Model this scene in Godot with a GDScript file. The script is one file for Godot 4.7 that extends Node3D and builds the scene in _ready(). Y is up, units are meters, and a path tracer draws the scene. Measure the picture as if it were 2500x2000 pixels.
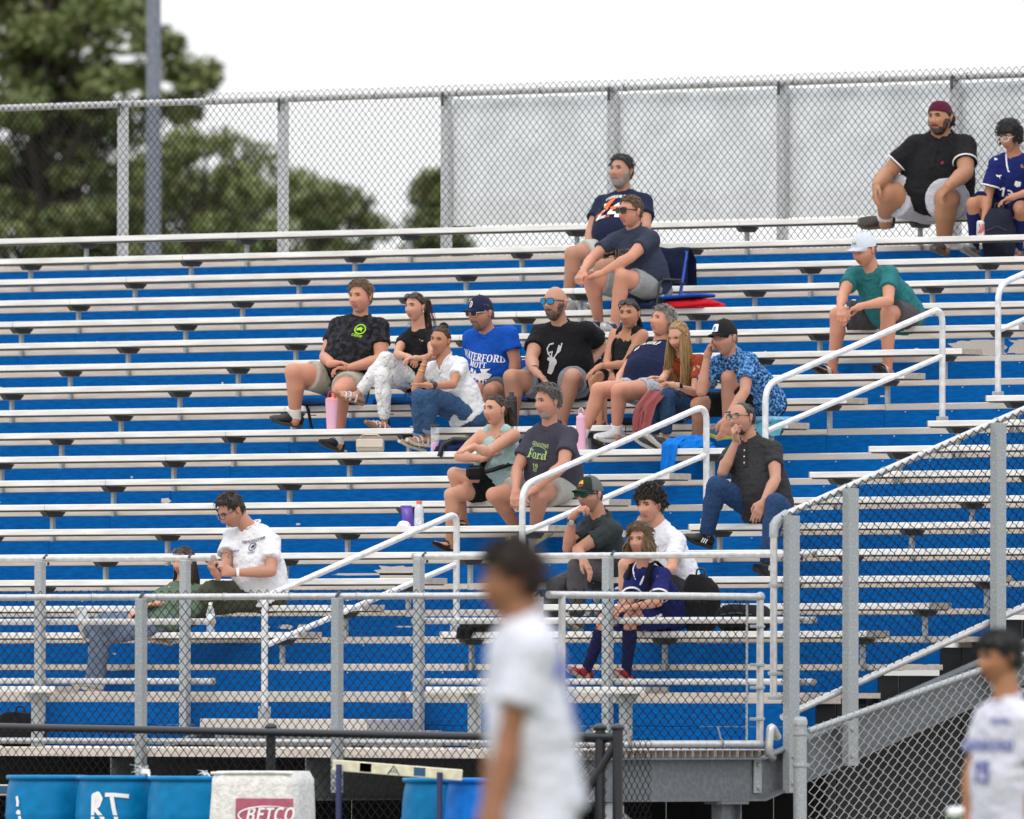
extends Node3D

# Spectators on an aluminium grandstand beside a playing field, under an overcast sky.
# x runs along the rows, z towards the field, y is up; the top seat's posts stand on z = 0.

const PITCH := 1.829      # posts along a row
const RISE := 0.2032
const TREAD := 0.71
const TOP := 5.38         # height of the top seat
var M := {}
var tex := {}
var used := {}
var rng := RandomNumberGenerator.new()
var noise := FastNoiseLite.new()
var hands := {}


class MB:
	var v := PackedVector3Array()
	var n := PackedVector3Array()
	var c := PackedColorArray()
	var i := PackedInt32Array()
	var tint := Color(1, 1, 1)
	func vert(p: Vector3, q: Vector3) -> int:
		v.append(p); n.append(q); c.append(tint)
		return v.size() - 1
	func tri(a: int, b: int, d: int) -> void:
		i.append(a); i.append(b); i.append(d)
	func face(pts: Array) -> void:
		var nn: Vector3 = (pts[2] - pts[0]).cross(pts[1] - pts[0]).normalized()
		var f := v.size()
		for p in pts: vert(p, nn)
		for k in range(1, pts.size() - 1): tri(f, f + k, f + k + 1)
	func box(at: Vector3, size: Vector3, b := Basis.IDENTITY, bev := 0.0) -> void:
		var h := size * 0.5
		var ax := [Vector3.RIGHT, Vector3.UP, Vector3.BACK]
		bev = minf(bev, minf(h.x, minf(h.y, h.z)) * 0.9)
		for k in 3:
			var a: Vector3 = ax[k]; var u: Vector3 = ax[(k + 1) % 3]; var w: Vector3 = ax[(k + 2) % 3]
			for s in [-1.0, 1.0]:
				var o: Vector3 = a * s * h[k]
				var du: Vector3 = u * (h[(k + 1) % 3] - bev); var dw: Vector3 = w * (h[(k + 2) % 3] - bev)
				var q := [o - du - dw, o + du - dw, o + du + dw, o - du + dw]
				if s > 0: q.reverse()
				face(q.map(func(p): return at + b * p))
			if bev > 0.0:
				for s in [-1.0, 1.0]:
					for t in [-1.0, 1.0]:
						var e: Vector3 = a * (h[k] - bev)
						var p0: Vector3 = u * s * h[(k + 1) % 3] + w * t * (h[(k + 2) % 3] - bev)
						var p1: Vector3 = u * s * (h[(k + 1) % 3] - bev) + w * t * h[(k + 2) % 3]
						var q := [p0 - e, p0 + e, p1 + e, p1 - e]
						if s * t < 0: q.reverse()
						face(q.map(func(p): return at + b * p))
		if bev > 0.0:
			for x in [-1.0, 1.0]:
				for y in [-1.0, 1.0]:
					for z in [-1.0, 1.0]:
						var p := Vector3(x * h.x, y * h.y, z * h.z)
						var q := [p - Vector3(0, y, z) * bev, p - Vector3(x, 0, z) * bev, p - Vector3(x, y, 0) * bev]
						if x * y * z < 0: q.reverse()
						face(q.map(func(r): return at + b * r))
	func ring_skin(rings: Array, closed := true, caps := true) -> void:
		# rings: arrays of points, one after another; smooth across
		var m: int = rings[0].size()
		var f := v.size()
		for r in rings:
			var mid := Vector3.ZERO
			for p in r: mid += p
			mid /= m
			for p in r: vert(p, (p - mid).normalized())
		var k1 := m if closed else m - 1
		for a in rings.size() - 1:
			for k in k1:
				var k2 := (k + 1) % m
				var p00 := f + a * m + k; var p01 := f + a * m + k2
				tri(p00, p00 + m, p01); tri(p01, p00 + m, p01 + m)
		if caps:
			for e in [0, rings.size() - 1]:
				var r: Array = rings[e]
				var rr := r.duplicate()
				if e == 0: rr.reverse()
				face(rr)
	func tube(path: Array, rad, sides := 8, caps := true) -> void:
		var rings := []
		var t0: Vector3 = (path[1] - path[0]).normalized()
		var up := Vector3.UP if absf(t0.y) < 0.9 else Vector3.RIGHT
		var x := t0.cross(up).normalized()
		for k in path.size():
			var t: Vector3
			if k == 0: t = t0
			elif k == path.size() - 1: t = (path[k] - path[k - 1]).normalized()
			else: t = ((path[k] - path[k - 1]).normalized() + (path[k + 1] - path[k]).normalized()).normalized()
			x = (x - t * x.dot(t)).normalized()
			var y := t.cross(x)
			var r: float = rad[k] if rad is Array else rad
			var ring := []
			for s in sides:
				var an := TAU * s / sides
				ring.append(path[k] + (x * cos(an) + y * sin(an)) * r)
			rings.append(ring)
		ring_skin(rings, true, caps)
	func lathe(prof: Array, segs: int, at := Vector3.ZERO, b := Basis.IDENTITY) -> void:
		# prof: Vector2(radius, height)
		var rings := []
		for p in prof:
			var ring := []
			for s in segs:
				var an := -TAU * s / segs
				ring.append(at + b * Vector3(cos(an) * p.x, p.y, sin(an) * p.x))
			rings.append(ring)
		var f := v.size()
		for k in rings.size():
			var pa: Vector2 = prof[maxi(k - 1, 0)]; var pb: Vector2 = prof[mini(k + 1, prof.size() - 1)]
			var d := (pb - pa).normalized()
			for s in segs:
				var an := -TAU * s / segs
				vert(rings[k][s], (b * Vector3(cos(an) * d.y, -d.x, sin(an) * d.y)).normalized())
		for k in rings.size() - 1:
			for s in segs:
				var s2 := (s + 1) % segs
				tri(f + k * segs + s, f + (k + 1) * segs + s, f + k * segs + s2)
				tri(f + k * segs + s2, f + (k + 1) * segs + s, f + (k + 1) * segs + s2)
	func ball(at: Vector3, r: Vector3, b := Basis.IDENTITY, seg := 12) -> void:
		var f := v.size()
		var rows := seg / 2
		for a in rows + 1:
			var la := PI * a / rows - PI / 2
			for s in seg:
				var lo := TAU * s / seg
				var d := Vector3(cos(la) * cos(lo), sin(la), cos(la) * sin(lo))
				vert(at + b * (d * r), (b * (d / r)).normalized())
		for a in rows:
			for s in seg:
				var s2 := (s + 1) % seg
				tri(f + a * seg + s, f + (a + 1) * seg + s, f + a * seg + s2)
				tri(f + a * seg + s2, f + (a + 1) * seg + s, f + (a + 1) * seg + s2)
	func plate(poly: PackedVector2Array, xf: Transform3D, depth: float) -> void:
		# a flat shape of some thickness, its outline in the frame's x and y
		var ids := Geometry2D.triangulate_polygon(poly)
		for s in [0.0, depth]:
			var f := v.size()
			for p in poly: vert(xf * Vector3(p.x, p.y, s), xf.basis.z * (1.0 if s > 0 else -1.0))
			for k in range(0, ids.size(), 3):
				if s > 0: tri(f + ids[k], f + ids[k + 1], f + ids[k + 2])
				else: tri(f + ids[k], f + ids[k + 2], f + ids[k + 1])
		for k in poly.size():
			var p := poly[k]; var q := poly[(k + 1) % poly.size()]
			face([xf * Vector3(p.x, p.y, 0), xf * Vector3(q.x, q.y, 0), xf * Vector3(q.x, q.y, depth), xf * Vector3(p.x, p.y, depth)])
	func sheet(nu: int, nv: int, fn: Callable) -> void:
		# a grid of points fn(u, v) with normals of its own
		var f := v.size()
		for b in nv + 1:
			for a in nu + 1: vert(fn.call(float(a) / nu, float(b) / nv), Vector3.UP)
		for b in nv:
			for a in nu:
				var p := f + b * (nu + 1) + a
				tri(p, p + 1, p + nu + 1); tri(p + 1, p + nu + 2, p + nu + 1)
		renormal(f)
	func renormal(from := 0) -> void:
		for k in range(from, n.size()): n[k] = Vector3.ZERO
		for k in range(0, i.size(), 3):
			var a := i[k]; var b := i[k + 1]; var d := i[k + 2]
			if a < from: continue
			var q := (v[d] - v[a]).cross(v[b] - v[a])
			n[a] += q; n[b] += q; n[d] += q
		for k in range(from, n.size()): n[k] = n[k].normalized()
	func join(o: MB, xf := Transform3D.IDENTITY, col := Color(-1, 0, 0)) -> void:
		var f := v.size()
		for k in o.v.size():
			v.append(xf * o.v[k]); n.append((xf.basis * o.n[k]).normalized()); c.append(o.c[k] if col.r < 0 else col)
		for k in o.i: i.append(f + k)
	func mesh() -> ArrayMesh:
		# wind every face the way its normals point
		if i.size() < 200000:
			for k in range(0, i.size(), 3):
				var p := v[i[k]]
				if (v[i[k + 2]] - p).cross(v[i[k + 1]] - p).dot(n[i[k]] + n[i[k + 1]] + n[i[k + 2]]) < 0.0:
					var sw := i[k + 1]
					i[k + 1] = i[k + 2]; i[k + 2] = sw
		var a := []
		a.resize(Mesh.ARRAY_MAX)
		a[Mesh.ARRAY_VERTEX] = v; a[Mesh.ARRAY_NORMAL] = n; a[Mesh.ARRAY_COLOR] = c; a[Mesh.ARRAY_INDEX] = i
		var m := ArrayMesh.new()
		m.add_surface_from_arrays(Mesh.PRIMITIVE_TRIANGLES, a)
		return m


func numbered(called: String) -> String:
	used[called] = used.get(called, -1) + 1
	return called if used[called] == 0 else "%s_%03d" % [called, used[called]]


func tag(o: Node, label: String, category: String, group := "") -> Node:
	o.set_meta("label", label); o.set_meta("category", category)
	if group != "": o.set_meta("group", group)
	return o


func thing(called: String, label: String, category: String, at := Vector3.ZERO, group := "") -> Node3D:
	var o := Node3D.new()
	o.name = numbered(called)
	add_child(o)
	o.position = at
	tag(o, label, category, group)
	return o


func part(called: String, mb, m: Material, parent: Node, at := Transform3D.IDENTITY) -> MeshInstance3D:
	var o := MeshInstance3D.new()
	o.name = called if parent != self else numbered(called)
	o.mesh = mb.mesh() if mb is MB else mb
	o.material_override = m
	parent.add_child(o, true)
	o.transform = at
	return o


func structure(called: String, mb, m: Material) -> MeshInstance3D:
	var o := part(called, mb, m, self)
	o.set_meta("kind", "structure")
	return o


func lin(r: float, g: float, b: float) -> Color:
	return Color(r, g, b).linear_to_srgb()


func noise_tex(freq: float, lo: Color, hi: Color, type := FastNoiseLite.TYPE_SIMPLEX_SMOOTH, oct := 4, hard := false, stops := []) -> NoiseTexture2D:
	var f := FastNoiseLite.new()
	f.noise_type = type; f.frequency = freq; f.fractal_octaves = oct; f.seed = tex.size() + 11
	var t := NoiseTexture2D.new()
	t.width = 512; t.height = 512; t.seamless = true; t.noise = f
	var g := Gradient.new()
	g.set_color(0, lo); g.set_color(1, hi)
	for s in stops: g.add_point(s[0], s[1])
	if hard: g.interpolation_mode = Gradient.GRADIENT_INTERPOLATE_CONSTANT
	t.color_ramp = g
	tex[tex.size()] = t
	return t


func normal_tex(freq: float, strength: float, oct := 4) -> NoiseTexture2D:
	var f := FastNoiseLite.new()
	f.noise_type = FastNoiseLite.TYPE_SIMPLEX_SMOOTH; f.frequency = freq; f.fractal_octaves = oct; f.seed = tex.size() + 31
	var t := NoiseTexture2D.new()
	t.width = 512; t.height = 512; t.seamless = true; t.as_normal_map = true; t.bump_strength = strength; t.noise = f
	tex[tex.size()] = t
	return t


# col is linear; grain: albedo texture; scale: its repeats per metre
func mat(col: Color, rough := 0.8, metal := 0.0, grain: Texture2D = null, scale := Vector3.ONE, nrm: Texture2D = null, nscale := 0.4) -> StandardMaterial3D:
	var m := StandardMaterial3D.new()
	m.albedo_color = lin(col.r, col.g, col.b)
	m.roughness = rough; m.metallic = metal
	if grain or nrm:
		m.uv1_triplanar = true; m.uv1_scale = scale; m.uv1_triplanar_sharpness = 4.0
	if grain: m.albedo_texture = grain
	if nrm:
		m.normal_enabled = true; m.normal_texture = nrm; m.normal_scale = nscale
	return m


func cloth(col: Color, rough := 0.92, grain: Texture2D = null, scale := 3.0) -> StandardMaterial3D:
	var m := mat(col, rough, 0.0, grain if grain else tex.weave, Vector3.ONE * (scale if grain else 5.0), tex.crease, 0.9)
	m.metallic_specular = 0.3
	return m


func fillet(path: Array, r: float, steps := 5) -> Array:
	var out := [path[0]]
	for k in range(1, path.size() - 1):
		var p: Vector3 = path[k]
		var a: Vector3 = p + (path[k - 1] - p).limit_length(r)
		var b: Vector3 = p + (path[k + 1] - p).limit_length(r)
		for s in steps + 1:
			var t := float(s) / steps
			out.append(a.lerp(p, t).lerp(p.lerp(b, t), t))
	out.append(path[-1])
	return out


func seat_y(r: int) -> float: return TOP - RISE * r
func seat_z(r: int) -> float: return TREAD * r
func tread_y(r: int) -> float: return TOP - RISE * r - 0.44


func make_materials() -> void:
	tex.weave = noise_tex(0.12, Color(0.93, 0.93, 0.93), Color(1, 1, 1))
	tex.crease = normal_tex(0.018, 10.0, 3)
	tex.grime = noise_tex(0.012, Color(0.86, 0.85, 0.83), Color(1, 1, 1))
	tex.speck = noise_tex(0.025, Color(0.74, 0.77, 0.80), Color(1, 1, 1), FastNoiseLite.TYPE_SIMPLEX_SMOOTH, 5)
	tex.zinc = noise_tex(0.05, Color(0.78, 0.79, 0.8), Color(1, 1, 1), FastNoiseLite.TYPE_CELLULAR, 3)
	tex.brush = normal_tex(0.03, 3.0, 4)
	tex.fine = normal_tex(0.15, 4.0, 3)
	tex.skin = noise_tex(0.03, Color(0.90, 0.80, 0.76), Color(1, 1, 1), FastNoiseLite.TYPE_SIMPLEX_SMOOTH, 4)
	tex.denim = noise_tex(0.03, Color(0.62, 0.66, 0.70), Color(1, 1, 1), FastNoiseLite.TYPE_SIMPLEX_SMOOTH, 5)
	tex.hair = noise_tex(0.08, Color(0.7, 0.68, 0.66), Color(1, 1, 1), FastNoiseLite.TYPE_SIMPLEX_SMOOTH, 4)
	M.seat = mat(Color(0.84, 0.84, 0.83), 0.5, 0.1, tex.grime, Vector3(0.3, 2.5, 2.5), tex.brush, 0.12)
	M.seat_end = mat(Color(0.40, 0.37, 0.33), 0.6, 0.2, tex.grime, Vector3.ONE * 3)  # brown-grey ends; shade on the turned end face is put into the colour
	M.tread = mat(Color(0.80, 0.715, 0.64), 0.5, 0.1, tex.grime, Vector3(0.35, 3.0, 3.0), tex.brush, 0.15)  # aluminium; the warm reflection of the ground is put into its beige
	M.nosing = mat(Color(0.76, 0.70, 0.64), 0.36, 0.5, tex.zinc, Vector3(3, 5, 5), tex.brush, 0.25)
	M.blue = mat(Color(0.002, 0.108, 0.375), 0.62, 0.0, tex.speck, Vector3(0.5, 3, 3), tex.fine, 0.08)
	M.blue.metallic_specular = 0.12
	M.steel = mat(Color(0.43, 0.455, 0.465), 0.5, 0.2, tex.zinc, Vector3.ONE * 2.2, tex.fine, 0.12)
	M.post = mat(Color(0.72, 0.72, 0.73), 0.5, 0.1, tex.zinc, Vector3.ONE * 1.5)
	M.under_shade = mat(Color(0.075, 0.078, 0.085), 0.6, 0.1, tex.grime, Vector3.ONE * 2)  # dark tone that paints the shade below each seat plank
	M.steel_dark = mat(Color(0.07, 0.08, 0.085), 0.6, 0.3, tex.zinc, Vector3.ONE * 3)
	M.beam = mat(Color(0.20, 0.215, 0.23), 0.5, 0.4, tex.zinc, Vector3(0.9, 0.9, 0.9), tex.fine, 0.15)
	M.rail = mat(Color(0.60, 0.60, 0.60), 0.36, 0.5, tex.grime, Vector3.ONE * 2, tex.brush, 0.06)
	M.rail_white = mat(Color(0.74, 0.75, 0.78), 0.38, 0.3, tex.grime, Vector3.ONE * 2)
	M.black_wire = mat(Color(0.012, 0.012, 0.014), 0.75)
	M.black_wire.metallic_specular = 0.2
	M.zinc_wire = mat(Color(0.42, 0.42, 0.41), 0.4, 0.6)
	M.black_pipe = mat(Color(0.02, 0.02, 0.022), 0.42, 0.0, tex.speck, Vector3.ONE * 3)
	M.skirt = mat(Color(0.012, 0.013, 0.015), 0.8, 0.0, tex.grime, Vector3(2, 0.6, 2))
	M.tarp = mat(Color(0.88, 0.90, 0.92), 0.55, 0.0, noise_tex(0.006, Color(0.92, 0.92, 0.92), Color(1, 1, 1)), Vector3.ONE * 0.7, tex.crease, 0.45)
	M.tarp.backlight_enabled = true; M.tarp.backlight = Color(0.45, 0.46, 0.47)
	M.ground = mat(Color(0.30, 0.27, 0.24), 0.95, 0.0, tex.grime, Vector3.ONE * 0.4, tex.fine, 0.5)
	M.turf = mat(Color(0.08, 0.12, 0.045), 0.95, 0.0, tex.grime, Vector3.ONE * 0.3, tex.fine, 0.6)
	M.barrel = mat(Color(0.003, 0.20, 0.46), 0.36, 0.0, tex.grime, Vector3.ONE * 1.2, tex.fine, 0.05)
	M.barrel_bright = mat(Color(0.003, 0.16, 0.62), 0.36, 0.0, tex.grime, Vector3.ONE * 1.2)
	M.barrel.metallic_specular = 0.25; M.barrel_bright.metallic_specular = 0.25
	M.white_paint = mat(Color(0.8, 0.8, 0.78), 0.6)
	M.bag = mat(Color(0.80, 0.80, 0.77), 0.45, 0.0, tex.grime, Vector3.ONE * 2.5, tex.crease, 0.6)
	M.print_red = mat(Color(0.43, 0.10, 0.16), 0.6, 0.0, tex.grime, Vector3.ONE * 2.5)
	M.cream = mat(Color(0.74, 0.71, 0.52), 0.5, 0.0, tex.grime, Vector3.ONE * 2)
	M.navy_paint = mat(Color(0.02, 0.025, 0.09), 0.5)
	M.hurdle_blue = mat(Color(0.01, 0.07, 0.16), 0.5)
	M.white_plastic = mat(Color(0.78, 0.78, 0.77), 0.4)
	M.black = mat(Color(0.012, 0.012, 0.013), 0.6)
	M.black_gloss = mat(Color(0.008, 0.008, 0.01), 0.12)
	M.clear = mat(Color(0.85, 0.9, 0.93), 0.05)
	M.clear.transparency = BaseMaterial3D.TRANSPARENCY_ALPHA; M.clear.albedo_color.a = 0.22
	M.lens = mat(Color(0.9, 0.9, 0.9), 0.05)
	M.lens.transparency = BaseMaterial3D.TRANSPARENCY_ALPHA; M.lens.albedo_color.a = 0.03
	M.lens.metallic_specular = 0.3
	M.bark = mat(Color(0.06, 0.045, 0.035), 0.95)
	M.pole = mat(Color(0.26, 0.27, 0.33), 0.5, 0.2, tex.speck, Vector3.ONE)


func rail(path: Array, r := 0.024) -> MB:
	var mb := MB.new()
	mb.tube(path, r, 10)
	return mb


# woven wire: bounded by origin + u * w + v * h, wires run up along v
func chain_link(o: Vector3, u: Vector3, v: Vector3, w: float, h: float, pu := 0.062, pv := 0.066, r := 0.0023, wave := 0.002) -> MB:
	var mb := MB.new()
	var out := u.cross(v).normalized()
	var nw := int(w / (pu * 0.5))
	var ns := int(h / (pv * 0.5))
	var pts := PackedVector3Array()
	pts.resize(ns + 1)
	for k in nw:
		for s in ns + 1:
			var right := (s + k) % 2 == 1
			var sag := sin(k * 0.13 + s * 0.21) * 0.0012 + sin(k * 0.31) * 0.001
			pts[s] = o + u * ((k + (1.06 if right else -0.06)) * pu * 0.5 + sag) + v * (s * pv * 0.5 + sin(k * 0.17) * 0.002) + out * (wave if right else -wave)
		var side := (u + out * 0.3).normalized()
		for s in ns:
			var a := pts[s]; var b := pts[s + 1]
			var t := (b - a).normalized()
			var x := (out - t * out.dot(t)).normalized()
			var y := t.cross(x)
			var f := mb.v.size()
			for q in 3:
				var an := TAU * q / 3.0 + 0.5
				var d := x * cos(an) + y * sin(an)
				mb.vert(a + d * r, d); mb.vert(b + d * r, d)
			for q in 3:
				var a0 := f + q * 2; var a1 := f + ((q + 1) % 3) * 2
				mb.tri(a0, a0 + 1, a1); mb.tri(a1, a0 + 1, a1 + 1)
	return mb


func wire_part(mb: MB, m: Material, parent: Node) -> void:
	var o := part("wire_mesh", mb, m, parent)
	o.set_meta("kind", "stuff")


func bolt(at: Vector3, dir: Vector3, parent: Node, r := 0.016) -> void:
	var mb := MB.new()
	var b := Basis(Quaternion(Vector3.UP, dir))
	mb.lathe([Vector2(0.0, 0.012), Vector2(r * 0.8, 0.012), Vector2(r, 0.008), Vector2(r, 0.0)], 8, at, b)
	part("bolt", mb, M.steel, parent)


func build_grandstand() -> void:
	var g := thing("grandstand", "aluminium grandstand with blue risers and rows of white bench planks", "grandstand")
	var x0 := -9.6
	var spans := [[x0, -5.48], [-5.476, 0.02], [0.024, 5.755], [7.12, 11.11]]
	for r in 18:
		var y := seat_y(r); var z := seat_z(r)
		for s in spans:
			var mb := MB.new()
			var mx: float = (s[0] + s[1]) / 2; var lx: float = s[1] - s[0]
			mb.box(Vector3(mx, y - 0.006, z), Vector3(lx, 0.012, 0.228))
			for e in [-0.1195, 0.1195]: mb.box(Vector3(mx, y - 0.022, z + e), Vector3(lx, 0.044, 0.011), Basis.IDENTITY, 0.004)
			mb.box(Vector3(mx, y - 0.024, z), Vector3(lx, 0.024, 0.01))
			var pl := part("seat_plank", mb, M.seat, g)
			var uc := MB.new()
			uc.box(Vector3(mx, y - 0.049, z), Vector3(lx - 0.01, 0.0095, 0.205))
			part("shade_strip", uc, M.under_shade, pl)  # added dark strip, painting the line of shade under the plank
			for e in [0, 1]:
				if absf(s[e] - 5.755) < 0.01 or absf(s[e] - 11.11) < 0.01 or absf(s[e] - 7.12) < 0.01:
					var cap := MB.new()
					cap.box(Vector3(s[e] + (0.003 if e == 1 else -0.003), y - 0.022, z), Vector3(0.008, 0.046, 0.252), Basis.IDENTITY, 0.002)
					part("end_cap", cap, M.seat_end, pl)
		for k in range(-5, 7):
			var x := k * PITCH
			if k == 6: x = 10.974
			elif k > 3 and x < 7.2: continue
			if k == 4: x = 7.316
			var post := MB.new()
			var yb := tread_y(r)
			post.box(Vector3(x, (y - 0.044 + yb) / 2, z), Vector3(0.03, y - 0.044 - yb, 0.036), Basis.IDENTITY, 0.003)
			var po := part("seat_post", post, M.steel, g)
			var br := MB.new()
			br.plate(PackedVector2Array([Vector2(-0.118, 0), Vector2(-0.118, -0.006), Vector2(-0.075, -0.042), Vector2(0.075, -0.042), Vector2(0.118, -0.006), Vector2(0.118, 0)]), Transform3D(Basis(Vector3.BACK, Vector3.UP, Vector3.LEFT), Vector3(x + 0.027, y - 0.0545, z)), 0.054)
			part("bracket", br, M.steel_dark, po)  # dark steel; the shade under the seat is put into its colour too
	# treads: the nose of tread r lies behind the posts of the row below
	for r in range(-1, 18):
		var y := tread_y(r); var zn := TREAD * (r + 1) - 0.022
		var tall := 0.045 if r < 17 else 0.08
		for s in [[x0, -5.48], [-5.477, -0.01], [-0.007, 5.486], [5.489, 7.268], [7.271, 11.14]]:
			var aisle: bool = s[0] > 5.4 and s[0] < 7.0
			var th: float = 0.078 if aisle else tall
			var mb := MB.new()
			var fwd := 0.046 if aisle else 0.0
			mb.box(Vector3((s[0] + s[1]) / 2, y - th / 2 + (0.003 if aisle else 0.0), zn - 0.12 + fwd / 2), Vector3(s[1] - s[0], th, 0.24 + fwd), Basis.IDENTITY, 0.004)
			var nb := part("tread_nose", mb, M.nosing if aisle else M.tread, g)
			if aisle:
				for q in 4:
					bolt(Vector3(lerpf(s[0] + 0.2, s[1] - 0.2, q / 3.0), y - 0.062, zn + fwd), Vector3.BACK, nb, 0.006)
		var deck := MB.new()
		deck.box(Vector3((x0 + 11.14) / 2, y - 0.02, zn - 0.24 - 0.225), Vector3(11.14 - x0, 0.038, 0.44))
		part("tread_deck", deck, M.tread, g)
		# blue riser below the nose, in front of the posts
		var low := tread_y(r + 1) + 0.002
		for s in [[x0, -5.50], [-5.497, -0.014], [-0.011, 5.475], [5.478, 11.13]]:
			if r == 17:
				for q in 2:
					var rb := MB.new()
					rb.box(Vector3((s[0] + s[1]) / 2, 1.409 - 0.082 - q * 0.166, zn + 0.04), Vector3(s[1] - s[0], 0.163, 0.012), Basis.IDENTITY, 0.002)
					part("riser_board", rb, M.blue, g)
			else:
				var top := y - tall - 0.002
				var rb := MB.new()
				rb.box(Vector3((s[0] + s[1]) / 2, (top + low) / 2, zn + 0.046), Vector3(s[1] - s[0], top - low, 0.01), Basis.IDENTITY, 0.002)
				part("riser_board", rb, M.blue, g)
	# a step of its own at the foot of the aisle
	var st := MB.new()
	st.box(Vector3(6.75, 1.25, 13.2), Vector3(1.6, 0.08, 0.62), Basis.IDENTITY, 0.004)
	var so := part("aisle_step", st, M.nosing, g)
	st = MB.new()
	st.box(Vector3(6.85, 1.14, 13.12), Vector3(1.76, 0.138, 0.5), Basis.IDENTITY, 0.003)
	part("step_side", st, M.steel, so)
	# places where the blue coat has come off
	var spots := [[-0.06, 9, 0.05, 0.03, 5], [4.17, 12, 0.20, 0.09, 3], [4.0, 12, 0.55, 0.012, 9], [4.30, 14, 0.07, 0.025, 7], [4.47, 14, 0.06, 0.03, 8], [5.5, 14, 0.13, 0.008, 9], [4.72, 3, 0.26, 0.10, 6], [5.25, 3, 0.24, 0.09, 5], [-8.05, 0, 0.05, 0.06, 6], [4.4, 3, 0.10, 0.008, 9], [3.6, 0, 0.07, 0.006, 9], [4.9, 5, 0.04, 0.01, 8], [-2.6, 4, 0.012, 0.02, 8], [3.37, 4, 0.06, 0.02, 6], [9.3, 9, 0.1, 0.012, 8]]
	rng.seed = 91
	for k in 30:
		var rr := rng.randi_range(0, 15)
		spots.append([lerpf(-7.9 + rr * 0.57, 2.4 + rr * 0.6, rng.randf()), rr, rng.randf_range(0.008, 0.03), rng.randf_range(0.004, 0.012), rng.randi_range(3, 8)])
	for s in spots:
		if s[0] > 11.0: continue
		var poly := PackedVector2Array()
		rng.seed = int(s[0] * 100) + s[1]
		var cnt := 26
		for k in cnt:
			var an := TAU * k / cnt
			var rr: float = 0.75 + 0.25 * rng.randf() + (0.25 if k % s[4] == 0 else 0.0)
			poly.append(Vector2(signf(cos(an)) * pow(absf(cos(an)), 0.6) * s[2] * rr, clampf(signf(sin(an)) * pow(absf(sin(an)), 0.6) * s[3] * 0.72 * rr, -0.068 + 0.0003 * k, 0.062 + 0.0003 * k)))
		var pm := MB.new()
		pm.plate(poly, Transform3D(Basis.IDENTITY, Vector3(s[0], tread_y(s[1]) - 0.122, TREAD * (s[1] + 1) - 0.022 + 0.051)), 0.002)
		part("bare_patch", pm, M.nosing, g)
	# stringers: sloped beams on the grid, level under the walkway
	for k in range(-5, 7):
		var x := k * PITCH if k < 6 else 11.27
		var mb := MB.new()
		var outer := k == 6
		var th := 0.012
		# web and two flanges, swept along the slope and then level
		var line := [Vector3(x, 1.03, 16.0), Vector3(x, 1.03, 13.62), Vector3(x, 1.03 + (13.62 + 0.5) * RISE / TREAD * 0.98, -0.5)]
		for q in 2:
			var a: Vector3 = line[q]; var b: Vector3 = line[q + 1]
			var d := Vector3(0, -0.305, 0)
			var sx := Vector3(th / 2, 0, 0)
			for e in [[sx, sx], [-sx, -sx]]:
				var qd := [a + e[0], b + e[0], b + d + e[0], a + d + e[0]]
				mb.face(qd)
			for e in [0.0, 1.0]:
				var off: Vector3 = d * e
				var fl := Vector3(0.085, 0, 0)
				var t := Vector3(0, 0.014, 0) * (1.0 if e == 1.0 else -1.0)
				mb.face([a + off + sx, b + off + sx, b + off + fl, a + off + fl])
				mb.face([a + off + t + sx, b + off + t + sx, b + off + t + fl, a + off + t + fl])
				mb.face([a + off + fl, b + off + fl, b + off + t + fl, a + off + t + fl])
			if q == 0: mb.face([a + sx, a - sx, a + d - sx, a + d + sx])
		part("stringer", mb, M.beam, g)
		# columns below
		for zc in [14.0, 7.5, 1.5]:
			var col := MB.new()
			var top: float = 0.72 if zc > 13 else 0.72 + (13.62 - zc) * RISE / TREAD * 0.98
			col.box(Vector3(x + 0.04, top / 2, zc), Vector3(0.012, top, 0.2))
			col.box(Vector3(x + 0.04, top / 2, zc - 0.1), Vector3(0.1, top, 0.01))
			col.box(Vector3(x + 0.04, top / 2, zc + 0.1), Vector3(0.1, top, 0.01))
			col.box(Vector3(x + 0.04, top - 0.006, zc), Vector3(0.16, 0.02, 0.3))
			part("column", col, M.beam, g)
	var brace := MB.new()
	brace.tube([Vector3(11.27, 0.68, 15.2), Vector3(11.0, 0.25, 14.1)], 0.04, 4)
	part("brace", brace, M.steel, g)
	var gus := MB.new()
	gus.box(Vector3(11.32, 0.66, 15.25), Vector3(0.012, 0.12, 0.22))
	part("gusset_plate", gus, M.steel, g)
	gus = MB.new()
	gus.box(Vector3(11.286, 0.9, 13.63), Vector3(0.012, 0.24, 0.085), Basis.IDENTITY, 0.002)
	var gp := part("gusset_plate", gus, M.steel, g)
	for yy in [0.82, 0.98]: bolt(Vector3(11.292, yy, 13.63), Vector3.RIGHT, gp, 0.018)
	# walkway of hollow planks running along the rows
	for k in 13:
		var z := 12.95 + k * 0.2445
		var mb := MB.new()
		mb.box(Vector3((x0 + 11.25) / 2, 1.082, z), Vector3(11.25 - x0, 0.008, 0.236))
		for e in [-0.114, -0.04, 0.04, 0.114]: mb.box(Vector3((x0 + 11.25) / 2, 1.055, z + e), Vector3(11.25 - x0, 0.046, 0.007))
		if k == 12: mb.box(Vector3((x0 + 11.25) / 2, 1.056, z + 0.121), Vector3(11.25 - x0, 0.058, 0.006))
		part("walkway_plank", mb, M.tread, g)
	# dark boards closing the space below, front and side
	var sk := thing("skirting", "black vertical board skirting below the grandstand", "skirting")
	for k in 84:
		var mb := MB.new()
		mb.box(Vector3(x0 + 0.12 + k * 0.2475, 0.515, 12.72 + (k % 2) * 0.006), Vector3(0.242, 1.03, 0.014), Basis.IDENTITY, 0.003)
		part("board", mb, M.skirt, sk)
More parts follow.
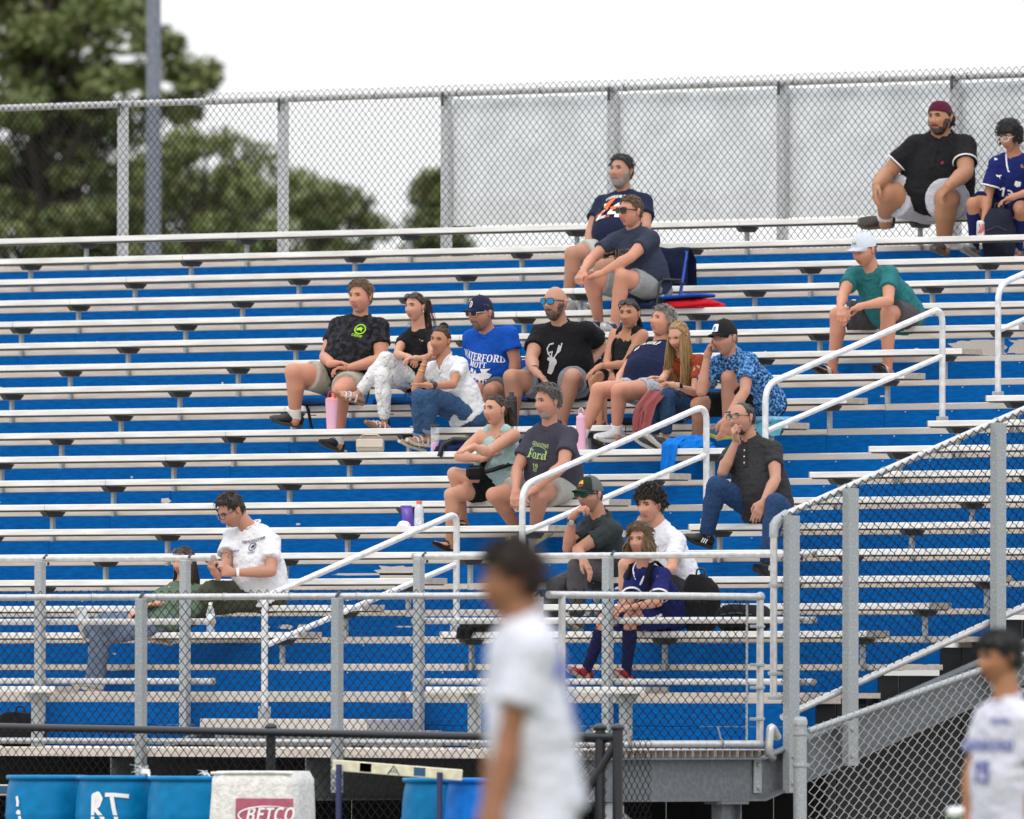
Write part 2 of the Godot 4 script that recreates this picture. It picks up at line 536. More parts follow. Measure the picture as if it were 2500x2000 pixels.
	for r in range(2, 18):
		for q in 3:
			var z := TREAD * (r + 1) - 0.03 - (q + 0.5) * 0.2367
			var h := tread_y(r) - 0.08
			var mb := MB.new()
			mb.box(Vector3(11.085 + (q % 2) * 0.006, h / 2, z), Vector3(0.014, h, 0.232), Basis.IDENTITY, 0.003)
			part("board", mb, M.skirt, sk)


func build_guards() -> void:
	# front guard along the walkway
	var g := thing("guard_fence", "galvanised guard fence of pipe rails and black wire along the front of the walkway", "fence")
	for x in [3.97, 5.8, 7.64, 9.474, 11.30]:
		var mb := MB.new()
		mb.box(Vector3(x, 1.46, 16.045), Vector3(0.066, 1.36, 0.064), Basis.IDENTITY, 0.004)
		var p := part("post", mb, M.steel, g)
		var cl := MB.new()
		cl.tube([Vector3(x - 0.012, 2.1, 15.98), Vector3(x - 0.012, 2.155, 15.972), Vector3(x - 0.012, 2.184, 16.01), Vector3(x - 0.012, 2.155, 16.042), Vector3(x - 0.012, 2.11, 16.05)], 0.01, 6)
		part("clamp", cl, M.steel_dark, p)
		for yy in [0.86, 0.98]: bolt(Vector3(x, yy, 16.078), Vector3.BACK, p)
	part("top_rail", rail([Vector3(2.4, 2.152, 16.0), Vector3(11.28, 2.152, 16.0)]), M.rail, g)
	part("bottom_rail", rail([Vector3(2.4, 1.135, 16.0), Vector3(11.28, 1.135, 16.0)], 0.022), M.rail, g)
	wire_part(chain_link(Vector3(5.2, 1.09, 15.97), Vector3.RIGHT, Vector3.UP, 6.06, 1.13, 0.0765, 0.0765, 0.003), M.black_wire, g)
	for k in 9:
		var x := 5.9 + k * 0.62
		var mb := MB.new()
		var ring := []
		for s in 9: ring.append(Vector3(x + s * 0.002, 2.152 + cos(TAU * s / 8.0) * 0.027, 16.0 + sin(TAU * s / 8.0) * 0.027))
		mb.tube(ring, 0.003, 5)
		part("wire_tie", mb, M.zinc_wire, g)
	# side panel closing the end of the walkway
	g = thing("side_panel", "framed wire panel with elbow corners closing the end of the walkway", "fence panel")
	var X := 11.3
	part("top_rail", rail([Vector3(X, 2.158, 15.93), Vector3(X, 2.158, 13.6)], 0.026), M.rail, g)
	part("bottom_rail", rail([Vector3(X, 1.125, 15.93), Vector3(X, 1.125, 13.6)], 0.027), M.rail, g)
	for z in [15.78, 13.62]:
		part("upright", rail([Vector3(X, 1.11, z), Vector3(X, 2.16, z)], 0.026), M.rail, g)
	for yy in [1.125, 2.158]:
		var mb := MB.new()
		mb.ball(Vector3(X, yy, 13.62), Vector3.ONE * 0.036, Basis.IDENTITY, 10)
		part("elbow", mb, M.steel, g)
	for yy in [1.30, 1.52, 1.68, 1.95]:
		var mb := MB.new()
		mb.box(Vector3(X, yy, 13.65), Vector3(0.062, 0.022, 0.10), Basis.IDENTITY, 0.004)
		part("tension_band", mb, M.steel, g)
	for z in [15.05, 14.05]:
		var mb := MB.new()
		mb.tube([Vector3(X + 0.03, 1.10, z), Vector3(X + 0.032, 1.14, z + 0.01), Vector3(X + 0.02, 1.17, z + 0.03), Vector3(X + 0.03, 1.24, z + 0.07)], 0.006, 5)
		part("wire_tie", mb, M.zinc_wire, g)
	wire_part(chain_link(Vector3(X - 0.03, 1.09, 15.74), Vector3.FORWARD, Vector3.UP, 2.06, 1.13, 0.092, 0.0765, 0.003), M.black_wire, g)
	var bar := MB.new()
	bar.box(Vector3(X - 0.03, 1.62, 13.73), Vector3(0.006, 0.98, 0.018))
	part("tension_bar", bar, M.steel, g)
	# inner rail along the lowest raised row, open at the aisle
	g = thing("inner_guard_rail", "three-bar pipe guard rail on square posts along the lowest raised row", "guard rail")
	for s in [[1.0, 5.50], [7.43, 11.17]]:
		for yy in [2.464, 2.0, 1.562]:
			part("bar", rail([Vector3(s[0], yy, 12.85), Vector3(s[1], yy, 12.85)], 0.024), M.rail, g)
			var cap := MB.new()
			for e in s:
				cap.lathe([Vector2(0.0, 0.003), Vector2(0.025, 0.003), Vector2(0.026, -0.012)], 10, Vector3(e, yy, 12.85), Basis(Quaternion(Vector3.UP, Vector3.RIGHT if e == s[1] else Vector3.LEFT)))
			part("end_plug", cap, M.seat_end, g)
	for x in [2.4, 3.837, 5.269, 7.527, 9.306, 11.02]:
		var mb := MB.new()
		mb.box(Vector3(x, 1.82, 12.905), Vector3(0.066, 1.26, 0.06), Basis.IDENTITY, 0.004)
		var p := part("post", mb, M.steel, g)
		for yy in [1.33, 1.5]: bolt(Vector3(x - 0.01, yy, 12.936), Vector3.BACK, p)
		var cl := MB.new()
		cl.tube([Vector3(x + 0.012, 2.42, 12.83), Vector3(x + 0.012, 2.47, 12.822), Vector3(x + 0.012, 2.495, 12.85), Vector3(x + 0.012, 2.47, 12.882)], 0.009, 6)
		part("clamp", cl, M.steel_dark, p)
	# sloped guard down the end of the rows
	g = thing("sloped_guard", "sloping guard fence with wide square posts down the end of the rows", "fence")
	var dirv := Vector3(0, 0.80, -2.764)
	var a := Vector3(X, 2.722, 13.399)
	part("top_rail", rail(fillet([Vector3(X, 1.45, 13.47), Vector3(X, 2.64, 13.47), a + dirv * 0.03, a + dirv * 2.2], 0.05), 0.026), M.rail, g)
	var lo := Vector3(X, 1.346, 13.259)
	part("bottom_rail", rail([lo - dirv * 0.04, lo + dirv * 2.2], 0.026), M.rail, g)
	var elb := MB.new()
	elb.tube([Vector3(X, 2.58, 13.47), Vector3(X, 2.66, 13.47), Vector3(X, 2.70, 13.43), Vector3(X, 2.745, 13.33)], 0.033, 8)
	part("elbow", elb, M.steel, g)
	for yy in [2.24, 1.62, 1.45]:
		var mb := MB.new()
		mb.box(Vector3(X, yy, 13.45), Vector3(0.064, 0.026, 0.1), Basis.IDENTITY, 0.004)
		part("tension_band", mb, M.steel, g)
	for q in 2:
		var mb := MB.new()
		var zz := 13.56 - q * 0.28
		mb.tube(fillet([Vector3(X + 0.03, 1.17, zz - 0.1), Vector3(X + 0.05, 1.26, zz), Vector3(X + 0.05, 1.06, zz + 0.03), Vector3(X, 1.03, zz - 0.08)], 0.05), 0.03, 8)
		part("pipe_elbow", mb, M.rail, g)
	for s in [[13.35, 0.78, 2.73], [12.69, 0.97, 2.93], [11.01, 1.50, 3.42], [9.18, 2.0, 3.95], [7.35, 2.55, 4.5]]:
		var mb := MB.new()
		var p0 := Vector3(X + 0.062, (s[1] + s[2]) / 2, s[0])
		var dy: float = s[2] - s[1]
		mb.box(p0 + Vector3(0.028, 0, 0), Vector3(0.008, dy, 0.11), Basis.IDENTITY, 0.002)
		mb.box(p0 + Vector3(0, 0, 0.052), Vector3(0.056, dy, 0.007))
		mb.box(p0 + Vector3(0, 0, -0.052), Vector3(0.056, dy, 0.007))
		var p := part("post", mb, M.steel, g)
		for yy in [0.07, 0.26]: bolt(Vector3(X + 0.094, s[1] + yy, s[0] + 0.015), Vector3.RIGHT, p, 0.02)
	for k in 14:
		var at := a + dirv * (0.11 + k * 0.155)
		var mb := MB.new()
		var ring := []
		for s in 9: ring.append(at + Vector3(cos(TAU * s / 8.0) * 0.029, sin(TAU * s / 8.0) * 0.029, s * 0.002))
		mb.tube(ring, 0.0035, 5)
		part("wire_tie", mb, M.zinc_wire, g)
	var un := Vector3(0, 0.278, -0.9606)
	wire_part(chain_link(Vector3(X + 0.03, 1.33, 13.42), un, Vector3.UP, 6.2, 1.42, 0.094, 0.078, 0.003), M.black_wire, g)
	# handrails in the middle of the aisle
	for k in 4:
		var z0: float = [13.355, 10.466, 7.626, 4.799][k]
		var y0: float = [2.16, 3.005, 3.80, 4.62][k]
		var h := thing("handrail", ["pale looped pipe handrail rising from the walkway at the foot of the aisle", "pale looped pipe handrail between the slate tee and the grey polo", "pale looped pipe handrail in front of the man in the teal tee", "pale looped pipe handrail highest up the aisle, below the man in the maroon cap"][k], "handrail", Vector3(6.44, 0, 0), "aisle handrails")
		var z1 := z0 - 2.14
		var b0 := 1.29 if k == 0 else tread_y(int(ceil(z0 / TREAD)) - 1)
		var b1 := tread_y(int(ceil(z1 / TREAD)) - 1)
		var loop := [Vector3(0, b0, z0), Vector3(0, y0 + 0.01, z0), Vector3(0, y0 + 0.645, z1), Vector3(0, b1, z1)]
		part("loop_rail", rail(fillet(loop, 0.13 if k > 0 else 0.09, 7), 0.0245), M.rail_white, h)
		part("middle_rail", rail([Vector3(0, y0 - 0.335, z0 - 0.02), Vector3(0, y0 + 0.265, z1 + 0.02)], 0.021), M.rail_white, h)
		for e in [[b0, z0], [b1, z1]]:
			var mb := MB.new()
			mb.box(Vector3(0, e[0] + 0.045, e[1]), Vector3(0.07, 0.09, 0.066), Basis.IDENTITY, 0.004)
			part("socket", mb, M.steel, h)
	# two low benches standing on the walkway
	for s in [[2.6, 5.63], [9.15, 11.17]]:
		var b := thing("front_bench", "white plank bench on a wide post standing on the walkway, " + ("ending beside the aisle" if s[0] < 5 else "beside the wire side panel"), "bench", Vector3(s[0], 1.086, 14.6))
		var w: float = s[1] - s[0]
		var mb := MB.new()
		mb.box(Vector3(w / 2, 0.414, 0), Vector3(w, 0.046, 0.25), Basis.IDENTITY, 0.005)
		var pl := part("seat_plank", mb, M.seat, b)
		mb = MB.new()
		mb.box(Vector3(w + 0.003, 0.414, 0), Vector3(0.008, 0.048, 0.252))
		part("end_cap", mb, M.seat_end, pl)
		for x in [0.35, w - 0.28]:
			mb = MB.new()
			mb.box(Vector3(x, 0.195, 0), Vector3(0.07, 0.39, 0.07), Basis.IDENTITY, 0.004)
			var p := part("post", mb, M.steel, b)
			mb = MB.new()
			mb.plate(PackedVector2Array([Vector2(-0.12, 0), Vector2(-0.05, -0.07), Vector2(0.05, -0.07), Vector2(0.12, 0)]), Transform3D(Basis(Vector3.BACK, Vector3.UP, Vector3.LEFT), Vector3(x + 0.03, 0.39, 0)), 0.06)
			part("bracket", mb, M.steel, p)


func build_back_fence() -> void:
	var g := thing("back_fence", "tall black wire fence on galvanised posts behind the top row", "fence")
	var z := -0.45
	for k in range(-5, 7):
		var x := k * PITCH - 0.03
		var mb := MB.new()
		mb.box(Vector3(x, 5.6, z - 0.05), Vector3(0.085, 1.86, 0.06), Basis.IDENTITY, 0.004)
		var p := part("post", mb, M.post, g)
		mb = MB.new()
		mb.tube([Vector3(x + 0.02, 6.43, z + 0.03), Vector3(x + 0.02, 6.53, z + 0.034), Vector3(x + 0.02, 6.56, z), Vector3(x + 0.02, 6.5, z - 0.03)], 0.012, 6)
		part("clamp", mb, M.steel_dark, p)
	part("top_rail", rail([Vector3(-9.6, 6.535, z), Vector3(11.2, 6.535, z)], 0.03), M.rail, g)
	wire_part(chain_link(Vector3(-9.2, 5.0, z + 0.034), Vector3.RIGHT, Vector3.UP, 14.2, 1.62, 0.0715, 0.0745, 0.0026), M.black_wire, g)
	for k in 15:
		var x := -9.0 + k * 0.914
		var mb := MB.new()
		var ring := []
		for s in 9: ring.append(Vector3(x + s * 0.003, 6.535 + cos(TAU * s / 8.0) * 0.033, z + sin(TAU * s / 8.0) * 0.033))
		mb.tube(ring, 0.003, 5)
		part("wire_tie", mb, M.steel_dark, g)
	# pale sheets tied behind the wire
	var names := ["with a slanting free edge", "behind the man with the grey beard", "with faint print, between two bare posts", "behind the man in the maroon cap", "behind the boy in glasses", "at the far end of the top row"]
	for k in 6:
		var xa := (k - 2) * PITCH - 0.03
		var t := thing("banner_sheet", "pale grey banner sheet on the wire fence, " + names[k], "banner", Vector3(xa, 5.42, z - 0.1), "sheets tied to the back fence")
		var mb := MB.new()
		var seed_k := k * 17.0
		for side in 1:
			mb.sheet(40, 26, func(u: float, v: float):
				var x := 0.01 + u * (PITCH - 0.02)
				if k == 0: x = lerpf(-0.06 + v * 0.10, PITCH - 0.01, u)
				var y := v * (1.075 - 0.012 * absf(sin(u * PI * 5.0 + seed_k)))
				var w := noise.get_noise_3d(x * 60.0 + seed_k * 9, y * 60.0, 0) * 0.012 + noise.get_noise_3d(x * 260.0, y * 260.0 + seed_k, 5) * 0.004
				w += 0.012 * sin(u * PI) * sin(v * PI)
				return Vector3(x, y, w - side * 0.002))
		part("sheet", mb, M.tarp, t)
		rng.seed = 40 + k
		for q in 3:
			var sl := MB.new()
			var cx := 0.3 + rng.randf() * 1.2; var cy := 0.25 + rng.randf() * 0.65
			var rr := 0.06 + rng.randf() * 0.03; var st := PI * (0.9 + rng.randf() * 0.3)
			var pth := []
			for s in 9: pth.append(Vector3(cx + cos(st + s * 0.2) * rr, cy + sin(st + s * 0.2) * rr, 0.016))
			var rad := []
			for s in 9: rad.append(0.002 + 0.005 * sin(PI * s / 8.0))
			sl.tube(pth, rad, 4)
			part("wind_slit", sl, M.white_plastic, t)


func build_ground() -> void:
	var mb := MB.new()
	mb.sheet(8, 8, func(u: float, v: float): return Vector3(lerpf(-900, 900, u), 0, lerpf(-900, 900, v)))
	structure("ground", mb, M.turf)
	mb = MB.new()
	mb.sheet(4, 4, func(u: float, v: float): return Vector3(lerpf(-40, 40, u), 0.004, lerpf(-8, 27, v)))
	structure("paved_apron", mb, M.ground)


func build_track_fence() -> void:
	var g := thing("track_fence", "low black wire fence with a black pipe rail in front of the grandstand", "fence")
	var z := 17.2
	var yat := func(x: float) -> float: return 1.235 - (x - 7.35) * 0.0119
	var ra := []
	for k in 12: ra.append(Vector3(5.0 + k * 0.72, yat.call(5.0 + k * 0.72), z))
	part("top_rail", rail(ra, 0.028), M.black_pipe, g)
	for x in [6.6, 9.838]:
		var mb := MB.new()
		mb.tube([Vector3(x, 0, z - 0.04), Vector3(x, yat.call(x) + 0.03, z - 0.04)], 0.034, 12)
		var p := part("post", mb, M.black_pipe, g)
		mb = MB.new()
		mb.ball(Vector3(x, yat.call(x) + 0.035, z - 0.04), Vector3(0.045, 0.03, 0.045), Basis.IDENTITY, 10)
		part("cap", mb, M.black_pipe, p)
	wire_part(chain_link(Vector3(5.0, 0.05, z + 0.03), Vector3(1, -0.0119, 0).normalized(), Vector3.UP, 7.8, 1.21, 0.0765, 0.08, 0.003), M.black_wire, g)
	var r2 := thing("fence_gate", "black wire gate with a diagonal pipe brace beside the steel beam", "gate")
	var c := Vector3(12.99, 0, z)
	for q in 2:
		var mb := MB.new()
		var at := c + Vector3(-0.13 * q, 0, 0.03 * q)
		mb.tube([at, at + Vector3(0, 1.24, 0)], 0.036, 12)
		var p := part("post", mb, M.black_pipe, r2)
		mb = MB.new()
		mb.ball(at + Vector3(0, 1.245, 0), Vector3(0.05, 0.03, 0.05), Basis.IDENTITY, 10)
		part("cap", mb, M.black_pipe, p)
	part("top_rail", rail([c + Vector3(-0.75, 1.185, 0.3), c + Vector3(-0.03, 1.185, 0)], 0.03), M.black_pipe, r2)
	part("brace", rail([c + Vector3(-0.02, 1.14, 0), c + Vector3(-0.62, 0.1, 0.25)], 0.03), M.black_pipe, r2)
	wire_part(chain_link(c + Vector3(-0.75, 0.05, 0.30), Vector3(0.72, 0, -0.3).normalized(), Vector3.UP, 0.76, 1.13, 0.0765, 0.08, 0.003), M.black_wire, r2)
	wire_part(chain_link(c + Vector3(-0.05, 0.05, -0.03), Vector3(-0.09, 0, -0.5).normalized(), Vector3.UP, 0.5, 1.13, 0.0765, 0.08, 0.003), M.black_wire, r2)
	# galvanised fence rising beside the end of the stand
	g = thing("ramp_fence", "galvanised wire fence with a rising top rail beside the end of the stand", "fence")
	var X := 11.9
	var mb := MB.new()
	mb.tube([Vector3(X, 0, 13.91), Vector3(X, 1.27, 13.91)], 0.047, 14)
	var p := part("post", mb, M.steel, g)
	mb = MB.new()
	mb.lathe([Vector2(0.0, 0.06), Vector2(0.04, 0.055), Vector2(0.052, 0.03), Vector2(0.052, 0.0)], 14, Vector3(X, 1.26, 13.91))
	part("cap", mb, M.steel, p)
	for yy in [1.2, 0.98, 0.5]:
		mb = MB.new()
		mb.lathe([Vector2(0.05, -0.014), Vector2(0.054, -0.012), Vector2(0.054, 0.012), Vector2(0.05, 0.014)], 14, Vector3(X, yy, 13.91))
		mb.box(Vector3(X, yy, 13.85), Vector3(0.02, 0.026, 0.07))
		part("band", mb, M.steel, p)
	var s := Vector3(0, 0.42, -1.884)
	var a := Vector3(X, 1.215, 13.83)
	part("top_rail", rail([a, a + s * 3.0], 0.022), M.steel, g)
	var mesh_dir := s.normalized()
	wire_part(chain_link(Vector3(X + 0.02, 0.0, 13.83), mesh_dir, Vector3.UP, 5.2, 1.23, 0.112, 0.088, 0.003, 0.006), M.zinc_wire, g)
	mb = MB.new()
	var coil := []
	for k in 420:
		var t := k / 419.0
		coil.append(a + s * 2.6 * t + Vector3(cos(k * 0.9) * 0.028, sin(k * 0.9) * 0.028, 0))
	mb.tube(coil, 0.0032, 4)
	part("lacing_wire", mb, M.zinc_wire, g)


func drum(at: Vector3, m: Material, label: String, turn := 0.0) -> Node3D:
	var o := thing("plastic_drum", label, "drum", at)
	o.rotation.y = turn
	var mb := MB.new()
	var prof := [Vector2(0.0, 0.0), Vector2(0.24, 0.0), Vector2(0.265, 0.02), Vector2(0.28, 0.12), Vector2(0.288, 0.28), Vector2(0.292, 0.30), Vector2(0.288, 0.32), Vector2(0.292, 0.45), Vector2(0.290, 0.615), Vector2(0.297, 0.63), Vector2(0.290, 0.645), Vector2(0.286, 0.74), Vector2(0.276, 0.82), Vector2(0.266, 0.862), Vector2(0.262, 0.875), Vector2(0.270, 0.88)]
	mb.lathe(prof, 40)
	part("shell", mb, m, o)
	mb = MB.new()
	mb.lathe([Vector2(0.262, 0.872), Vector2(0.284, 0.876), Vector2(0.288, 0.89), Vector2(0.284, 0.904), Vector2(0.266, 0.906), Vector2(0.256, 0.89), Vector2(0.0, 0.888)], 40)
	part("lid_ring", mb, m, o)
	return o


# a stroke of paint laid on a drum of radius r
func stroke(pts: Array, w: float, r: float, mb: MB, seed_n: int) -> void:
	rng.seed = seed_n
	var path := PackedVector2Array()
	for p in pts: path.append(p)
	var polys := Geometry2D.offset_polyline(path, w, Geometry2D.JOIN_ROUND, Geometry2D.END_ROUND)
	for poly in polys:
		# cut in strips so that the paint follows the curve
		var x0 := 9.0; var x1 := -9.0
		for p in poly: x0 = minf(x0, p.x); x1 = maxf(x1, p.x)
		var n := int(ceil((x1 - x0) / 0.015))
		for k in n:
			var xa := x0 + (x1 - x0) * k / n; var xb := x0 + (x1 - x0) * (k + 1) / n
			for cut in Geometry2D.intersect_polygons(poly, PackedVector2Array([Vector2(xa, -9), Vector2(xb, -9), Vector2(xb, 9), Vector2(xa, 9)])):
				var ids := Geometry2D.triangulate_polygon(cut)
				var f := mb.v.size()
				for p in cut:
					var an: float = p.x / r
					var d := Vector3(sin(an), 0, cos(an))
					mb.vert(d * (r + 0.003) + Vector3(0, p.y, 0), d)
				for q in range(0, ids.size(), 3): mb.tri(f + ids[q], f + ids[q + 1], f + ids[q + 2])


func text_mb(s: String, h: float, font := "Droid Sans", bold := 0.0, italic := false) -> MB:
	var t := TextMesh.new()
	var f := SystemFont.new()
	f.font_names = PackedStringArray([font])
	if bold > 0.3: f.font_weight = 700
	f.font_italic = italic
	t.font = f; t.text = s; t.font_size = 64; t.pixel_size = h / 46.0; t.depth = 0.0; t.curve_step = 2.0
	var mb := MB.new()
	for k in t.get_surface_count():
		var a := t.surface_get_arrays(k)
		if a.is_empty(): continue
		var f0 := mb.v.size()
		for p in a[Mesh.ARRAY_VERTEX]: mb.vert(p, Vector3.BACK)
		var idx = a[Mesh.ARRAY_INDEX]
		if idx == null or idx.size() == 0:
			for q in a[Mesh.ARRAY_VERTEX].size(): mb.i.append(f0 + q)
		else:
			for q in idx: mb.i.append(f0 + q)
	return mb


func build_track_things() -> void:
	var z := 18.0
	# where the drums' fronts face the field corner
	var d1 := drum(Vector3(8.52, 0, z), M.barrel, "blue plastic drum with smears of white paint, first in its row")
	var s1 := MB.new()
	stroke([Vector2(-0.02, 0.76), Vector2(-0.01, 0.72), Vector2(-0.015, 0.69)], 0.012, 0.291, s1, 1)
	stroke([Vector2(-0.02, 0.64), Vector2(0.0, 0.66), Vector2(0.01, 0.60), Vector2(-0.02, 0.55)], 0.012, 0.291, s1, 2)
	stroke([Vector2(0.03, 0.56), Vector2(0.09, 0.575), Vector2(0.06, 0.54)], 0.02, 0.291, s1, 3)
	stroke([Vector2(0.17, 0.57), Vector2(0.22, 0.58)], 0.014, 0.291, s1, 3)
	part("paint", s1, M.white_paint, d1)
	var d2 := drum(Vector3(9.19, 0, z + 0.02), M.barrel, "blue plastic drum with the letters RT in white paint")
	var s2 := MB.new()
	stroke([Vector2(0.03, 0.60), Vector2(0.035, 0.77), Vector2(0.075, 0.785), Vector2(0.095, 0.75), Vector2(0.075, 0.70), Vector2(0.045, 0.685), Vector2(0.115, 0.605)], 0.014, 0.291, s2, 4)
	stroke([Vector2(0.125, 0.775), Vector2(0.19, 0.775), Vector2(0.29, 0.765)], 0.014, 0.291, s2, 5)
	stroke([Vector2(0.17, 0.77), Vector2(0.185, 0.68), Vector2(0.205, 0.60)], 0.014, 0.291, s2, 6)
	stroke([Vector2(0.01, 0.56), Vector2(0.0, 0.53)], 0.01, 0.291, s2, 6)
	part("lettering", s2, M.white_paint, d2)
	drum(Vector3(9.86, 0, z + 0.03), M.barrel, "plain blue plastic drum next to the white covered bin")
	drum(Vector3(12.22, 0, z + 0.1), M.barrel, "blue plastic drum under the lowered end of the hurdle bar")
	drum(Vector3(12.70, 0, z + 0.22), M.barrel_bright, "brighter blue plastic drum at the end of its row")
	# frayed rope ends
	for s in [[9.42, 17.99, "frayed white rope knot lying on the lettered drum", 1.0], [10.0, 18.02, "wisp of white rope on the plain drum", 0.55]]:
		var o := thing("rope_end", s[2], "rope", Vector3(s[0], 0.905, s[1]))
		var mb := MB.new()
		rng.seed = 77
		mb.ball(Vector3(0, 0.02 * s[3], 0), Vector3(0.04, 0.03, 0.035) * s[3], Basis.IDENTITY, 8)
		part("knot", mb, M.bag, o)
		mb = MB.new()
		for k in 34:
			var d: Vector3 = Vector3(rng.randf_range(-1.3, 0.4), rng.randf_range(0.0, 0.9), rng.randf_range(-0.6, 0.6)) * 0.09 * s[3]
			mb.tube([Vector3(0, 0.02, 0), d * 0.5 + Vector3(0, 0.03, 0) * s[3], d], [0.004, 0.003, 0.001], 3)
		mb.tube([Vector3(0.02, 0.02, 0.02), Vector3(0.07, 0.015, 0.05), Vector3(0.12, -0.01, 0.09)], 0.009 * s[3], 5)
		part("strands", mb, M.bag, o)
	# covered bin
	var b := thing("covered_bin", "square bin covered with a creased white bag with a red printed panel", "bin", Vector3(10.72, 0, 18.25))
	b.rotation.y = 0.42
	var mb := MB.new()
	var rings := []
	for k in 25:
		var t := k / 24.0
		var ring := []
		var w := lerpf(0.345, 0.30, t)
		var y := 0.93 * t
		if k == 24: w = 0.275; y = 0.945
		for s in 48:
			var an := TAU * s / 48.0
			var cx := cos(an); var sy := sin(an)
			var e := pow(pow(absf(cx), 9.0) + pow(absf(sy), 9.0), -1.0 / 9.0)
			var p := Vector3(cx * e * w, y, -sy * e * w * 0.9)
			var dn := noise.get_noise_3d(p.x * 140, p.y * 90, p.z * 140) * 0.008 + noise.get_noise_3d(p.x * 500, p.y * 300, p.z * 500) * 0.0025
			ring.append(p + Vector3(cx, 0, -sy) * dn)
		rings.append(ring)
	mb.ring_skin(rings)
	mb.renormal()
	part("cover", mb, M.bag, b)
	mb = MB.new()
	mb.tube([Vector3(-0.29, 0.93, 0.25), Vector3(-0.1, 0.935, 0.268), Vector3(0.15, 0.938, 0.268), Vector3(0.29, 0.93, 0.25)], 0.012, 6)
	part("rim_fold", mb, M.bag, b)
	var onbag := func(p: Vector2) -> Vector3: return Vector3(p.x, p.y, lerpf(0.315, 0.275, p.y / 0.93) + 0.014)
	var pm := MB.new()
	pm.sheet(10, 6, func(u: float, v: float): return onbag.call(Vector2(lerpf(-0.10, 0.31, u), lerpf(0.53, 0.76, v))))
	part("red_panel", pm, M.print_red, b)
	pm = MB.new()
	var tm := text_mb("BETCO", 0.095, "Droid Sans", 1.0, true)
	for k in tm.v.size():
		var p := tm.v[k]
		tm.v[k] = onbag.call(Vector2(p.x * 0.85 + 0.15 + p.y * 0.2, p.y + 0.65)) + Vector3(0, 0, 0.003)
	pm.join(tm)
	part("lettering", pm, M.white_plastic, b)
	pm = MB.new()
	var sw := []
	var sr := []
	for k in 24:
		var an := lerpf(0.9, 4.9, k / 23.0)
		var c := onbag.call(Vector2(0.14 + cos(an) * 0.22, 0.645 + sin(an) * 0.062))
		sw.append(c + Vector3(0, 0, 0.001)); sr.append(0.001 + 0.006 * sin(PI * k / 23.0))
	pm.tube(sw, sr, 5)
	part("swoosh", pm, M.white_plastic, b)
	# hurdles
	for q in 2:
		var h := thing("hurdle", "cream hurdle bar with dark blue blocks and a triangle mark, tilted on a navy upright" if q == 0 else "cream hurdle bar with a blue block beside the first drum", "hurdle", Vector3(11.66, 0, 18.6) if q == 0 else Vector3(7.35, 0, 18.0))
		var bas := Basis(Vector3.BACK, -0.055 if q == 0 else 0.0)
		var w := 1.14
		var top := 0.99 if q == 0 else 0.80
		mb = MB.new()
		mb.box(bas * Vector3(w / 2, 0, 0) + Vector3(0, top, 0), Vector3(w, 0.075, 0.025), bas, 0.005)
		var bar := part("bar", mb, M.cream, h)
		for x in [0.30, 0.78, 1.05 if q == 1 else 0.30]:
			mb = MB.new()
			mb.box(bas * Vector3(x, 0.002, 0.014) + Vector3(0, top, 0), Vector3(0.10, 0.056, 0.004), bas)
			if x != 0.30 or q == 0: part("colour_block", mb, M.hurdle_blue, bar)
		mb = MB.new()
		var tri := [Vector2(-0.05, -0.028), Vector2(0.0, 0.028), Vector2(0.05, -0.028)]
		var tp := []
		for t in 4:
			var v2: Vector2 = tri[t % 3]
			tp.append(bas * Vector3(0.55 + v2.x, v2.y, 0.015) + Vector3(0, top, 0))
		mb.tube([tp[0], tp[1], tp[2]], 0.004, 4)
		part("triangle_mark", mb, M.hurdle_blue, bar)
		mb = text_mb("AAE", 0.028)
		for k in mb.v.size(): mb.v[k] = bas * (mb.v[k] + Vector3(0.55, -0.008, 0.0145)) + Vector3(0, top, 0)
		part("lettering", mb, M.hurdle_blue, bar)
		for x in [0.075, 0.97]:
			var hh: float = 0.99 + (bas * Vector3(x, 0, 0)).y if q == 0 else 0.8
			mb = MB.new()
			mb.box(Vector3(x, hh / 2 + 0.01, 0.03), Vector3(0.034, hh, 0.026), Basis.IDENTITY, 0.003)
			var up := part("upright", mb, M.navy_paint, h)
			mb = MB.new()
			mb.box(Vector3(x, 0.02, -0.28), Vector3(0.04, 0.035, 0.66), Basis.IDENTITY, 0.004)
			part("foot", mb, M.navy_paint, up)
	# white folding table edge beside the track
	var tb := thing("folding_table", "white moulded plastic table top at the edge of the track", "table", Vector3(32.93, 0, 37.66))
	tb.rotation.y = 0.7
	mb = MB.new()
	mb.box(Vector3(0.0, 0.90, 0), Vector3(1.2, 0.05, 0.6), Basis.IDENTITY, 0.015)
	part("table_top", mb, M.white_plastic, tb)
	mb = MB.new()
	mb.box(Vector3(-0.52, 0.895, 0.301), Vector3(0.07, 0.008, 0.006))
	part("grip_slot", mb, M.black, tb)
	for x in [-0.5, 0.5]:
		mb = MB.new()
		mb.tube(fillet([Vector3(x, 0.88, -0.24), Vector3(x, 0.02, -0.26), Vector3(x, 0.02, 0.26), Vector3(x, 0.88, 0.24)], 0.05), 0.014, 6)
		part("leg_frame", mb, M.rail, tb)


func leafy(mb: MB, at: Vector3, rad: Vector3, count: int, size: float, seed_n: int) -> void:
	rng.seed = seed_n
	for k in count:
		var d := Vector3(rng.randfn(), rng.randfn(), rng.randfn()).normalized() * pow(rng.randf(), 0.45)
		var p := at + d * rad
		var x := Vector3(rng.randfn(), rng.randfn() * 0.5, rng.randfn()).normalized() * size * rng.randf_range(0.6, 1.3)
		var y := x.cross(Vector3(rng.randfn(), rng.randfn(), rng.randfn())).normalized() * size * rng.randf_range(0.35, 0.7)
		var s := rng.randf_range(0.55, 1.25)
		mb.tint = Color(s * rng.randf_range(0.8, 1.25), s, s * 0.8)
		mb.face([p - x, p - y, p + x, p + y])
	mb.tint = Color(1, 1, 1)


